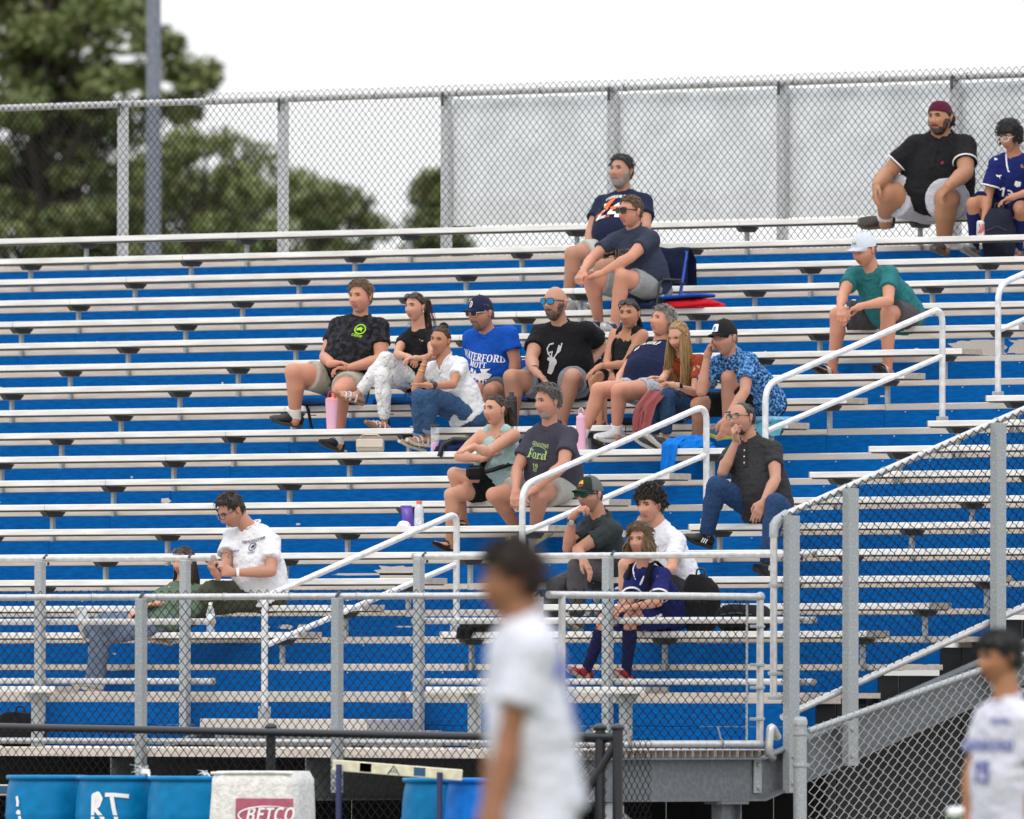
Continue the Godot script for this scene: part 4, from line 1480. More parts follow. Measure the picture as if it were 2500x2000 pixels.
static func person_meshes(s: Dictionary) -> Dictionary:
	# everything that takes long, worked out for one person: body, garments, head
	var J: PackedVector3Array = s.J
	var S: float = s.S
	var g: float = s.get("girth", 1.0)
	var ar: float = s.get("arm", 1.0) * S
	var lg: float = s.get("leg", 1.0) * S
	var hipc := (J[10] + J[14]) * 0.5
	var up := (J[1] - hipc).normalized()
	var left := (J[2] - J[6]).normalized()
	left = (left - up * left.dot(up)).normalized()
	var fwd := left.cross(up).normalized()
	var out := {"up": up, "left": left, "fwd": fwd, "hip": hipc}
	# ---- bare body
	var sk := []
	var tl := (J[1] - hipc).length()
	sk.append([hipc + up * 0.06, J[1] - up * 0.16, 0.085 * g * S, 0.085 * S, 0.04, 0])
	sk.append([J[6].lerp(J[2], 0.25) - up * 0.06, J[6].lerp(J[2], 0.75) - up * 0.06, 0.062 * S, 0.062 * S, 0.05, 0])
	if s.get("sleeve", 0.5) <= 0.0: sk.append([J[1] - up * 0.10 - left * 0.06 + fwd * 0.02, J[1] - up * 0.10 + left * 0.06 + fwd * 0.02, 0.066 * S, 0.066 * S, 0.05, 0])
	var nr: float = s.get("neck", 1.0)
	sk.append([J[1] - up * 0.05, J[0] + (J[1] - J[0]) * 0.2 - fwd * 0.012, 0.062 * nr * S, 0.054 * nr * S, 0.03, 0])
	for q in [2, 6]: sk.append([J[1] - up * 0.045, J[q] - up * 0.012, 0.045 * S, (0.048 if s.get("sleeve", 0.5) <= 0.0 else 0.034) * ar, 0.05, 0])
	var cov: float = 0.055 if s.get("sleeve", 0.5) <= 0.0 else 0.042
	for q in [[2, 3, 4], [6, 7, 8]]:
		var a: Vector3 = J[q[0]]; var b: Vector3 = J[q[1]]; var c: Vector3 = J[q[2]]
		sk.append([a, a.lerp(b, 0.5), cov * ar, 0.050 * ar, 0.02, 0])
		sk.append([a.lerp(b, 0.5), b, 0.051 * ar, 0.039 * ar, 0.01, 0])
		sk.append([b, b.lerp(c, 0.3), 0.040 * ar, 0.043 * ar, 0.008, 0])
		sk.append([b.lerp(c, 0.3), c, 0.043 * ar, 0.0255 * ar, 0.008, 0])
	var long: bool = s.bottom == "long"
	for q in [[10, 11, 12], [14, 15, 16]]:
		var a: Vector3 = J[q[0]]; var b: Vector3 = J[q[1]]; var c: Vector3 = J[q[2]]
		if long:
			sk.append([a, b, 0.06 * lg, 0.05 * lg, 0.01, 0])
			sk.append([b, c, 0.05 * lg, 0.034 * lg, 0.01, 0])
			sk.append([hipc + up * 0.05, a, 0.06 * lg, 0.06 * lg, 0.02, 0])
			continue
		var back := (hipc - (a + b) * 0.5).normalized() * 0.018
		sk.append([hipc + up * 0.04, a.lerp(b, 0.25), 0.06 * lg, 0.07 * lg, 0.012, 0])
		sk.append([a.lerp(b, 0.25), a.lerp(b, 0.75), 0.078 * lg * sqrt(g), 0.068 * lg, 0.012, 0])
		sk.append([a.lerp(b, 0.75), b, 0.068 * lg, 0.055 * lg, 0.012, 0])
		sk.append([b, b.lerp(c, 0.32) + back, 0.055 * lg, 0.058 * lg, 0.012, 0])
		sk.append([b.lerp(c, 0.32) + back, c, 0.058 * lg, 0.035 * lg, 0.012, 0])
		sk.append([c, c - Vector3(0, 0.045, 0), 0.035 * lg, 0.036 * lg, 0.012, 0])
	if s.get("vneck", false): sk.append([J[1] + fwd * 0.03, J[1] - up * 0.085 + fwd * 0.088, 0.052 * S, 0.018 * S, 0.01, 0])
	var body := net(sk, 0.0155)
	var skin: Color = s.head.skin
	for k in body.c.size(): body.c[k] = skin
	for q in 2:
		var hand: MB = s.hands[s.get("poseN" if q == 0 else "poseF", "relax")]
		var wr: Vector3 = J[4 if q == 0 else 8]; var ha: Vector3 = J[5 if q == 0 else 9]
		var y := (ha - wr).normalized()
		var dz: Vector3 = s.get("dorsN" if q == 0 else "dorsF", Vector3(0, 1, 0))
		dz = left * dz.x + Vector3.UP * dz.y + fwd * dz.z
		dz = (dz - y * dz.dot(y)).normalized()
		var x := y.cross(dz)
		var hs: float = (0.97 if S > 0.97 else 0.88) * S
		body.join(hand, Transform3D(Basis(x * (1.0 if q == 0 else -1.0), y, dz) * hs, wr), skin)
	# ---- head
	var o: Dictionary = s.head
	var hz: Vector3 = s.face
	var hx := Vector3.UP.cross(hz).normalized()
	var hb := Basis(hx, hz.cross(hx), hz)
	hb = hb * Basis(Vector3.BACK, deg_to_rad(-s.roll))
	o.xf = Transform3D(hb * (S if S > 0.97 else 0.97) * o.get("size", 1.0), J[0])
	out.head_xf = o.xf
	out.hairs = head_mesh(o, body)
	# ---- feet
	out.shoes = []
	for q in [[12, 13, 11], [16, 17, 15]]:
		var an: Vector3 = J[q[0]]
		var z: Vector3 = J[q[1]] + Vector3(0, 0.03, 0) - (an - Vector3(0, 0.065, 0))
		z = z.normalized()
		var sh: Vector3 = (J[q[2]] - an).normalized()
		var x := sh.cross(z).normalized()
		var y := z.cross(x)
		var xf := Transform3D(Basis(x, y, z) * S, an - y * 0.085 * S - z * 0.01)
		out.shoes.append(xf)
		if s.shoe in ["sandal", "slide", "flip"]:
			var ft: MB = s.foot[0]
			var low := MB.new()
			low.join(ft, Transform3D(Basis.IDENTITY, Vector3(0, 0.004, 0)))
			body.join(low, xf, skin)
			if s.shoe != "foot":
				for t in 5: body.ball(xf * Vector3(-0.03 + t * 0.015, 0.035, 0.172 - absf(t - 1.2) * 0.008), Vector3.ONE * 0.0105 * S, Basis.IDENTITY, 6)
	for k in body.c.size():
		if body.c[k].r > 0.99: body.c[k] = skin
	out.body = body
	# ---- shirt
	var b := []
	var bl: float = s.get("belly", 0.0)
	var chest := 0.112 * sqrt(g) * S
	var bare: bool = s.get("sleeve", 0.5) <= 0.0
	for sd in [[10, 2], [14, 6]]:
		var h0: Vector3 = hipc.lerp(J[sd[0]], 0.78) + up * 0.07
		var sh: Vector3 = J[sd[1]].lerp(J[1], 0.40) - up * (0.122 if bare else 0.125)
		b.append([h0 - up * 0.12, h0.lerp(sh, 0.45) + fwd * 0.01, 0.138 * g * S, 0.114 * g * S, 0.06, 0])
		b.append([h0.lerp(sh, 0.45) + fwd * 0.01, sh, 0.114 * g * S, 0.09 * sqrt(g) * S, 0.06, 0])
	b.append([hipc + up * 0.10 + fwd * 0.015, J[1] - up * (0.125 if bare else 0.13) + fwd * (0.028 if bare else 0.018), 0.122 * g * S, 0.104 * sqrt(g) * S, 0.06, 0])
	if not bare:
		b.append([J[1] - up * 0.08 - left * 0.075 * S, J[1] - up * 0.08 + left * 0.075 * S, 0.074 * S, 0.074 * S, 0.05, 0])
	if bl > 0.0:
		b.append([hipc + up * 0.14 + fwd * (0.04 + bl * 0.5), hipc + up * 0.24 + fwd * (0.04 + bl * 0.35), 0.15 * g * S, 0.13 * g * S, 0.09, 0])
	if s.get("bust", 0.0) > 0.0:
		for sd in [2, 6]: b.append([J[1].lerp(J[sd], 0.5) - up * 0.20 + fwd * 0.07, J[1].lerp(J[sd], 0.5) - up * 0.205 + fwd * 0.085, 0.062 * s.bust, 0.058 * s.bust, 0.05, 0])
	var tank: bool = s.get("sleeve", 0.5) <= 0.0
	if not tank:
		for sd in [[2, 3], [6, 7]]:
			b.append([J[1] - up * 0.034, J[sd[0]] - up * 0.016, 0.054 * S, 0.055 * ar, 0.05, 0])
			var e: Vector3 = J[sd[0]].lerp(J[sd[1]], s.get("sleeve", 0.5))
			b.append([J[sd[0]] - up * 0.02, e, 0.056 * ar, (0.064 if s.get("sleeve", 0.5) < 0.9 else 0.052) * ar * s.get("loose", 1.0), 0.045, 1])
			if s.get("sleeve", 0.5) > 0.9:
				b[-1][5] = 0
				b.append([J[sd[1]], J[sd[1] + 1].lerp(J[sd[1]], 0.08), 0.054 * ar, 0.042 * ar, 0.02, 1])
	else:
		for sd in [2, 6]:
			b.append([J[1].lerp(J[sd], 0.62) - up * 0.09 + fwd * 0.02, J[1].lerp(J[sd], 0.52) + up * 0.024, 0.052 * S, 0.036 * S, 0.03, 0])
			b.append([J[1].lerp(J[sd], 0.55) - up * 0.10 - fwd * 0.03, J[1].lerp(J[sd], 0.52) + up * 0.02, 0.06 * S, 0.034 * S, 0.03, 0])
	var cuts := [[hipc - up * s.get("hem", 0.02), (-up - fwd * 0.35).normalized()]]
	out.shirt_bones = b
	out.shirt = net(b, 0.0135, cuts)
	var fo := FastNoiseLite.new()
	fo.seed = s.head.seed * 7; fo.frequency = 1.0; fo.fractal_octaves = 2
	wrinkle(out.shirt, fo, up, left, s.get("fold", 0.0085))
	# ---- trousers, shorts or a skirt
	var t := []
	var pg := minf(g, 1.45)
	t.append([J[10].lerp(J[14], 0.05) + up * 0.0, J[14].lerp(J[10], 0.05), 0.116 * pg * S, 0.116 * pg * S, 0.05, 0])
	t.append([hipc, hipc + up * 0.08, 0.118 * pg * S, 0.10 * g * S, 0.05, 0])
	for q in [[10, 11, 12], [14, 15, 16]]:
		var a: Vector3 = J[q[0]]; var k: Vector3 = J[q[1]]; var c: Vector3 = J[q[2]]
		if long:
			var w: float = s.get("wide", 1.0)
			t.append([a, k, 0.098 * lg * sqrt(g), 0.070 * lg * w, 0.025, 0])
			t.append([k, k.lerp(c, 0.35), 0.070 * lg * w, 0.069 * lg * w, 0.02, 0])
			t.append([k.lerp(c, 0.35), k.lerp(c, s.get("cuff", 0.95)), 0.069 * lg * w, 0.052 * lg * s.get("flare", 1.0), 0.02, 1])
		else:
			t.append([a, a.lerp(k, s.get("short", 0.75)), 0.100 * lg * sqrt(g), 0.092 * lg * pow(g, 0.4) * s.get("loose_leg", 1.0), 0.03, 1])
	out.trousers = net(t, 0.0135)
	wrinkle(out.trousers, fo, (J[11] - J[10]).normalized(), left, s.get("fold", 0.0085) * (0.85 if long else 0.7))
	return out


static func wrinkle(mb: MB, fo: FastNoiseLite, along: Vector3, across: Vector3, amp: float) -> void:
	var third := along.cross(across)
	for k in mb.v.size():
		var p := mb.v[k]
		var q := Vector3(p.dot(along) * 16.0 + p.dot(across) * 9.0, p.dot(across) * 7.0 - p.dot(along) * 5.0, p.dot(third) * 8.0)
		var w := 1.0 - absf(fo.get_noise_3dv(q)) * 2.4
		var w2 := 1.0 - absf(fo.get_noise_3dv(q * 1.9 + Vector3(7, 3, 1))) * 2.4
		mb.v[k] = p + mb.n[k] * amp * (0.8 * w + 0.55 * w2 - 0.5)
	mb.renormal()


const JOINTS := {
	"camo": [0.566, 3.948, 5.700, 1.03, 8, [0.14, -0.00, 0.99], 0, [13, 66, -3, 10, 51, -8, 28, 44, -10, 35, 16, -3, 21, 10, 19, 14, 10, 25, -9, 45, -3, -11, 19, 11, 9, 13, 27, 17, 14, 23, 10, 0, 0, 29, -9, 39, 19, -47, 31, 21, -53, 48, -10, 0, 0, -17, 7, 43, -27, -27, 30, -32, -34, 47]],
	"ponytail": [1.334, 3.921, 5.700, 0.93, 8, [0.01, -0.00, 1.00], 0, [16, 59, 23, 15, 41, 17, 31, 38, 20, 43, 19, 34, 49, 18, 58, 45, 18, 64, -2, 35, 16, 9, 22, 37, 30, 20, 49, 36, 18, 50, 9, 0, 0, -6, 18, 32, -30, -8, 38, -36, -13, 54, -9, 0, 0, -4, 5, 39, -7, -31, 33, -9, -35, 49]],
	"bun": [2.456, 3.646, 6.410, 0.95, 9, [0.21, -0.07, 0.97], 8, [-13, 58, 19, -14, 44, 12, 3, 41, 14, 12, 23, 33, 9, 22, 57, 5, 23, 64, -31, 38, 9, -29, 20, 30, -23, 44, 24, -17, 50, 22, 9, 0, 0, -8, 16, 34, -20, -16, 25, -23, -24, 41, -9, 0, 0, -19, 14, 37, -28, -19, 26, -30, -25, 42]],
	"bluetee": [2.158, 3.856, 5.700, 1.04, 8, [-0.13, -0.10, 0.99], 0, [10, 59, 33, 10, 45, 25, 29, 45, 22, 33, 22, 19, 32, 6, 19, 34, 0, 22, -9, 42, 23, -20, 19, 8, -32, 3, -11, -28, -2, -8, 10, 0, 0, 27, -1, 41, 10, -30, 30, 14, -34, 46, -10, 0, 0, 11, -1, 40, -2, -30, 25, 2, -34, 41]],
	"bald": [2.823, 3.864, 5.700, 1.06, 8, [0.04, -0.00, 1.00], 0, [12, 66, 24, 11, 49, 17, 27, 46, 4, 19, 34, -24, 23, 18, -2, 22, 12, 4, -8, 44, 19, 0, 22, 39, 19, 12, 57, 26, 6, 54, 10, 0, 0, 39, 8, 35, 22, -26, 28, 25, -32, 44, -10, 0, 0, -15, 8, 45, -25, -28, 32, -21, -33, 49]],
	"tank": [3.401, 3.857, 5.700, 0.94, 8, [0.31, -0.05, 0.95], 0, [20, 57, 13, 16, 43, 8, 32, 41, 11, 23, 18, 21, 17, 16, 45, 14, 12, 51, -1, 42, 5, 4, 20, 21, 20, 8, 34, 22, 2, 37, 9, 0, -2, 11, 8, 38, 5, -25, 26, 6, -28, 42, -9, 0, 2, 6, 5, 39, 9, -39, 37, 11, -43, 52]],
	"greyhair": [4.267, 3.819, 6.410, 0.96, 9, [-0.20, 0.28, 0.94], 0, [-6, 53, -25, -11, 36, -29, 2, 31, -20, 13, 10, -4, 1, 5, 17, -7, 4, 24, -29, 31, -27, -30, 13, -6, -17, 6, 15, -16, 3, 20, 9, 0, 0, 5, -1, 41, -6, -32, 30, -9, -41, 45, -9, 0, 0, -15, 0, 41, -31, -35, 41, -28, -40, 57]],
	"blonde": [4.688, 3.696, 6.410, 0.94, 9, [0.07, -0.34, 0.94], 0, [15, 52, 31, 14, 38, 24, 31, 35, 26, 34, 9, 35, 35, 14, 59, 27, 17, 66, -1, 34, 18, 9, 22, 40, 23, 18, 61, 22, 20, 67, 9, 0, 0, 12, 7, 40, 3, -27, 32, 2, -28, 48, -9, 0, 0, -1, 6, 39, -10, -27, 29, -16, -29, 46]],
	"floral": [5.422, 3.703, 6.410, 1.05, 9, [-0.03, -0.10, 0.99], 0, [-1, 49, 45, -1, 36, 38, 18, 33, 40, 27, 8, 55, 24, -13, 73, 22, -26, 75, -20, 30, 35, -15, 8, 56, -12, 35, 53, -9, 44, 53, 10, 0, 2, 0, 19, 42, -10, -18, 31, -10, -28, 47, -10, 0, -2, -36, -1, 35, -50, -28, 20, -47, -32, 36]],
	"beard": [-0.154, 5.087, 1.440, 1.05, 2, [0.11, 0.14, 0.98], 0, [-8, 66, -10, -10, 49, -16, 9, 43, -19, 23, 20, -4, 4, -3, 12, -1, -6, 19, -30, 42, -13, -27, 18, 5, -14, 2, 23, -10, -3, 25, 10, 0, 0, 16, -11, 43, 1, -44, 34, 4, -49, 50, -10, 0, 0, -14, -2, 45, -26, -40, 37, -12, -46, 45]],
	"sunglasses": [1.324, 4.713, 2.860, 1.03, 4, [-0.17, -0.00, 0.99], 0, [-3, 63, 19, -5, 50, 13, 14, 43, 14, 13, 26, 38, -5, 13, 53, -13, 10, 60, -24, 42, 14, -28, 25, 38, -17, 15, 61, -17, 10, 66, 10, 0, 1, 9, 11, 44, -2, -28, 40, 4, -33, 55, -10, 0, -1, -32, 10, 36, -35, -26, 20, -31, -30, 37]],
	"teal": [4.496, 4.448, 3.570, 1.03, 5, [-0.10, -0.24, 0.97], 0, [-1, 50, 45, 0, 34, 37, 18, 33, 38, 30, 10, 53, 25, 6, 79, 17, 3, 85, -19, 33, 37, -11, 15, 59, 3, 5, 80, 7, -1, 83, 10, 0, 1, 22, 1, 44, 17, -40, 38, 21, -45, 54, -10, 0, -1, -39, 1, 32, -46, -40, 29, -45, -45, 46]],
	"maroon": [2.019, 5.513, 0.020, 1.10, 0, [0.14, -0.03, 0.99], 0, [19, 65, 20, 16, 51, 15, 35, 44, 8, 49, 20, 24, 51, 8, 50, 47, -1, 53, -3, 44, 24, -21, 20, 39, -12, 10, 64, -11, 2, 67, 10, 0, 0, 40, -2, 37, 27, -37, 25, 33, -45, 40, -10, 0, 0, -16, 3, 47, -32, -15, 28, -42, -25, 44]],
	"glassesboy": [2.773, 5.472, 0.020, 0.98, 0, [0.00, -0.31, 0.95], 0, [21, 52, 26, 21, 36, 19, 39, 34, 18, 50, 9, 26, 47, 3, 51, 39, 0, 57, 4, 32, 22, -1, 4, 27, 6, -16, 41, 6, -22, 45, 9, 0, 0, 37, -8, 31, 24, -38, 20, 26, -43, 36, -9, 0, 0, -5, -2, 42, -13, -36, 30, -10, -42, 45]],
	"mint": [4.608, 3.032, 8.540, 0.95, 12, [-0.10, -0.00, 1.00], 0, [9, 59, 19, 7, 45, 13, 24, 40, 15, 18, 27, 38, 14, 31, 50, 12, 29, 57, -10, 40, 12, -14, 24, 34, 3, 22, 26, 10, 25, 23, 9, 0, 0, -24, 11, 28, -26, -24, 15, -20, -32, 28, -9, 0, 0, -17, -5, 40, -24, -40, 33, -22, -46, 48]],
	"slate": [5.157, 3.036, 8.540, 1.04, 12, [-0.20, -0.09, 0.98], 0, [13, 64, 27, 10, 47, 21, 29, 40, 21, 37, 16, 37, 22, -1, 51, 18, -6, 57, -8, 39, 19, -12, 13, 33, 2, -2, 51, 4, -9, 54, 10, 0, 0, 19, -5, 43, -5, -34, 21, 11, -39, 28, -10, 0, 0, -29, -6, 40, -34, -33, 6, -29, -42, 21]],
	"greypolo": [7.793, 2.844, 9.250, 1.02, 13, [-0.06, -0.00, 1.00], -6, [-11, 67, 17, -10, 51, 8, 9, 46, 5, 22, 22, 18, 26, 5, 37, 23, -4, 40, -28, 42, 10, -17, 27, 32, -7, 51, 28, -6, 57, 33, 10, 0, 0, 36, 4, 35, 31, -41, 39, 37, -47, 54, -10, 0, 0, -16, 17, 40, -31, -19, 34, -32, -25, 52]],
	"darkpolo": [7.412, 2.390, 10.670, 1.02, 15, [-0.06, -0.03, 1.00], 0, [13, 54, 33, 15, 38, 24, 32, 30, 29, 12, 14, 46, 31, 7, 63, 36, 0, 62, -3, 30, 20, 2, 15, 45, 13, 38, 53, 19, 43, 53, 9, 0, 2, 12, 1, 46, 3, -36, 36, 6, -41, 52, -9, 0, -2, -13, -13, 40, -30, -36, 25, -27, -41, 41]],
	"curly": [8.758, 2.221, 11.380, 0.99, 16, [0.04, -0.14, 0.99], 0, [-12, 62, 25, -11, 46, 16, 7, 38, 18, 16, 16, 34, 13, 9, 58, 9, 8, 65, -26, 37, 9, -27, 19, 31, -23, 47, 27, -16, 51, 24, 9, 0, 2, -1, 8, 42, -13, -25, 33, -10, -31, 49, -9, 0, -2, -33, 19, 28, -42, -20, 22, -39, -25, 38]],
	"jersey": [9.191, 2.031, 12.090, 0.95, 17, [0.28, -0.00, 0.96], 0, [5, 54, 38, 3, 35, 32, 21, 31, 32, 30, 10, 47, 21, 6, 69, 18, 4, 76, -13, 30, 27, 1, 11, 42, 7, 5, 66, 6, 4, 72, 9, 0, -1, -4, -1, 38, -10, -40, 35, -9, -43, 51, -9, 0, 1, -30, -2, 36, -44, -38, 39, -43, -43, 54]],
	"phone": [4.716, 2.208, 11.380, 1.03, 16, [-0.31, -0.53, 0.79], 0, [-15, 62, 21, -8, 51, 7, 11, 41, 7, 23, 17, 20, 2, 16, 38, -3, 17, 45, -27, 45, 8, -17, 22, 25, -6, 14, 48, -6, 19, 53, 9, 0, 3, -28, -8, 35, -57, -24, 33, -63, -16, 49, -9, 0, -3, -18, 2, 40, -43, -28, 61, -43, -35, 78]],
	"reclining": [4.278, 1.995, 12.090, 0.94, 17, [-0.03, -0.07, 1.00], 0, [-1, 45, -30, -4, 28, -36, 13, 23, -35, 23, 10, -14, 4, 14, 2, 0, 14, 9, -21, 23, -34, -12, 10, -11, -5, 9, 12, -6, 8, 18, 9, 0, 2, -28, -10, 33, -39, -43, 26, -47, -48, 41, -9, 0, -2, -20, 0, 36, -43, -6, 27, -44, 8, 38]],
	"playerA": [46.227, 1.153, 57.374, 1.08, -46, [-0.64, -0.00, 0.77], 0, [-7, 66, 6, -4, 54, 4, 10, 47, 15, 5, 17, 21, 5, -7, 28, 4, -17, 29, -19, 47, -7, -20, 17, -4, -19, -5, 3, -20, -16, 3, 7, 0, 7, 11, -38, 14, 5, -76, 0, 8, -84, 17, -7, 0, -7, -14, -38, -12, -25, -76, -22, -23, -84, -6]],
	"playerB": [35.253, 0.864, 41.101, 0.99, -66, [-0.37, -0.07, 0.93], 0, [-3, 76, 2, 0, 58, 0, 16, 50, 7, 18, 21, 5, 19, -3, 8, 19, -11, 10, -16, 52, -6, -22, 24, -1, -20, 3, 3, -22, -8, 4, 9, 0, 3, 5, -43, 6, 6, -86, 5, 7, -91, 21, -9, 0, -3, -8, -43, -4, -8, -86, -3, -8, -91, 13]],
}

const FAIR := Color(0.570, 0.331, 0.239)
const PINK := Color(0.570, 0.299, 0.210)
const TAN := Color(0.460, 0.245, 0.154)
const OLIVE := Color(0.423, 0.233, 0.145)
const BROWN := Color(0.34, 0.175, 0.10)

func looks() -> Dictionary:
	var short := {"style": "short", "line": [0.080, 0.040, 0.0, -0.05], "top": 0.018, "side": 0.006, "rough": 0.008, "freq": 60.0}
	var back := {"style": "back", "line": [0.078, 0.046, 0.012, -0.045], "top": 0.009, "side": 0.007, "rough": 0.003, "freq": 50.0}
	var mk := func(base: Dictionary, more: Dictionary) -> Dictionary:
		var d := {"skin": FAIR, "lip": Color(0.36, 0.12, 0.11), "hair": Color(0.05, 0.03, 0.02), "wide": 1.0, "jowl": 0.1, "nose": 1.0, "beard": "", "seed": 1}
		d.merge(base, true); d.merge(more, true)
		return d
	var P := {}
	P.camo = {"label": "man in a dark camouflage tee and beige shorts, hands clasped", "girth": 1.14, "arm": 1.22, "leg": 1.2, "belly": 0.04, "sleeve": 0.56,
		"shirt": "camo", "fold": 0.005, "bottom": "shorts", "pants": Color(0.40, 0.36, 0.30), "short": 0.62, "shoe": "trainer", "shoe_col": Color(0.01, 0.01, 0.012), "sole_col": Color(0.05, 0.05, 0.055), "sock": Color(0.8, 0.8, 0.8), "poseN": "curl", "poseF": "curl",
		"head": mk.call(short, {"skin": PINK, "hair": Color(0.20, 0.12, 0.065), "top": 0.024, "quiff": 0.012, "seed": 3, "jowl": 0.25, "wide": 1.04})}
	P.ponytail = {"label": "woman with a high ponytail in a black tee and patterned white trousers", "girth": 0.80, "arm": 0.82, "leg": 0.84, "sleeve": 0.42, "bust": 1.0, "hem": 0.02,
		"shirt": Color(0.011, 0.011, 0.012), "bottom": "long", "pants": "marble", "wide": 1.15, "cuff": 0.93, "shoe": "sandal", "shoe_col": Color(0.78, 0.77, 0.74), "sole_col": Color(0.30, 0.18, 0.09), "poseN": "curl", "poseF": "curl",
		"head": mk.call(back, {"hair": Color(0.09, 0.045, 0.022), "tail": 0.34, "tail_y": 0.05, "seed": 4, "size": 0.95, "wide": 0.95})}
	P.bun = {"label": "woman with a top bun in a white tee and blue jeans, chin on fist", "girth": 0.86, "arm": 0.86, "leg": 0.88, "sleeve": 0.60, "bust": 0.9, "loose": 1.12, "vneck": true,
		"shirt": Color(0.70, 0.70, 0.73), "bottom": "long", "pants": Color(0.055, 0.12, 0.24), "cuff": 0.88, "shoe": "sandal", "shoe_col": Color(0.76, 0.76, 0.76), "sole_col": Color(0.55, 0.52, 0.46), "poseF": "fist", "dorsF": Vector3(-0.6, 0.2, 0.7), "poseN": "flat",
		"head": mk.call(back, {"skin": TAN, "hair": Color(0.06, 0.032, 0.018), "bun": 0.034, "seed": 5, "size": 0.95, "wide": 0.96})}
	P.bluetee = {"label": "man in a royal blue lettered tee, navy cap and silver sunglasses", "girth": 1.22, "arm": 1.05, "leg": 1.0, "belly": 0.11, "sleeve": 0.62, "loose": 1.15, "hem": 0.0,
		"shirt": Color(0.006, 0.075, 0.42), "fold": 0.005, "bottom": "shorts", "pants": Color(0.10, 0.10, 0.11), "short": 0.78, "shoe": "trainer", "shoe_col": Color(0.02, 0.02, 0.02), "sole_col": Color(0.4, 0.4, 0.4),
		"head": mk.call(short, {"skin": Color(0.460, 0.243, 0.173), "hair": Color(0.10, 0.085, 0.07), "tufts": 0, "seed": 6, "beard": "goatee", "beard_col": Color(0.11, 0.095, 0.085), "beard_len": 0.009, "jowl": 0.45, "wide": 1.08, "stubble": 0.2, "eyes": false})}
	P.bald = {"label": "bald bearded man in mirrored sunglasses and a black tee with a white deer", "girth": 1.24, "arm": 1.15, "leg": 1.12, "belly": 0.07, "sleeve": 0.62, "loose": 1.12, "hem": -0.02,
		"shirt": Color(0.010, 0.010, 0.012), "fold": 0.005, "bottom": "shorts", "pants": Color(0.20, 0.22, 0.25), "short": 0.66, "shoe": "trainer", "shoe_col": Color(0.05, 0.05, 0.05), "sole_col": Color(0.4, 0.4, 0.4), "poseN": "curl", "poseF": "relax",
		"head": mk.call(short, {"skin": Color(0.478, 0.280, 0.201), "style": "buzz", "line": [0.2, 0.2, 0.2, 0.2], "hair": Color(0.05, 0.038, 0.032), "top": 0.0, "side": 0.0, "rough": 0.0, "seed": 7, "beard": "full", "beard_len": 0.014, "jowl": 0.35, "wide": 1.05, "eyes": false})}
	P.tank = {"label": "woman in a black sleeveless top with sunglasses pushed up on dark hair", "girth": 0.90, "arm": 0.88, "leg": 0.85, "sleeve": 0.0, "bust": 1.05,
		"shirt": Color(0.012, 0.012, 0.013), "bottom": "shorts", "pants": Color(0.010, 0.010, 0.011), "short": 1.0, "shoe": "sandal", "shoe_col": Color(0.015, 0.015, 0.015), "sole_col": Color(0.03, 0.03, 0.03), "poseN": "relax", "poseF": "relax",
		"head": mk.call(back, {"skin": TAN, "hair": Color(0.022, 0.016, 0.013), "tail": 0.14, "tail_y": -0.02, "seed": 8, "size": 0.98, "side": 0.010})}
	P.greyhair = {"label": "woman with short grey hair in a navy lettered tee and striped shorts", "girth": 1.06, "arm": 0.98, "leg": 1.05, "sleeve": 0.52, "bust": 1.2, "belly": 0.05,
		"shirt": Color(0.009, 0.014, 0.045), "fold": 0.004, "bottom": "shorts", "pants": "stripes", "short": 0.42, "shoe": "trainer", "shoe_col": Color(0.70, 0.69, 0.70), "sole_col": Color(0.70, 0.69, 0.62), "sock": Color(0.8, 0.8, 0.8), "poseN": "curl", "poseF": "curl",
		"head": mk.call(short, {"skin": PINK, "hair": Color(0.30, 0.28, 0.27), "top": 0.030, "side": 0.018, "rough": 0.020, "line": [0.072, 0.04, 0.0, -0.07], "seed": 9, "size": 0.98, "long": 0.10, "strands": 60, "from": 100.0, "jowl": 0.28})}
	P.blonde = {"label": "girl with very long blonde hair in a rust top looking down", "girth": 0.78, "arm": 0.80, "leg": 0.84, "sleeve": 0.62, "bust": 0.8,
		"shirt": Color(0.26, 0.05, 0.02), "bottom": "long", "pants": Color(0.05, 0.11, 0.22), "cuff": 0.84, "shoe": "canvas", "shoe_col": Color(0.10, 0.10, 0.11), "sole_col": Color(0.72, 0.70, 0.66), "poseN": "curl", "poseF": "relax",
		"head": mk.call(back, {"hair": Color(0.46, 0.29, 0.115), "long": 0.44, "strands": 210, "from": 48.0, "flare": 0.02, "seed": 10, "size": 0.95, "wide": 0.94, "side": 0.014, "top": 0.014, "line": [0.085, 0.045, -0.02, -0.08]})}
	P.floral = {"label": "man in a blue leaf-patterned shirt and black cap, finger at his temple", "girth": 1.0, "arm": 0.96, "leg": 0.98, "sleeve": 0.66, "loose": 1.2,
		"shirt": "floral", "bottom": "shorts", "pants": Color(0.012, 0.011, 0.012), "short": 0.82, "shoe": "trainer", "shoe_col": Color(0.03, 0.06, 0.12), "sole_col": Color(0.38, 0.44, 0.05), "poseF": "point", "dorsF": Vector3(-0.8, 0.0, 0.5), "poseN": "relax", "dorsN": Vector3(1, 0.2, 0.3),
		"head": mk.call(short, {"skin": Color(0.478, 0.270, 0.196), "hair": Color(0.16, 0.13, 0.11), "tufts": 0, "seed": 11, "top": 0.005, "side": 0.004, "jowl": 0.12, "stubble": 0.12})}
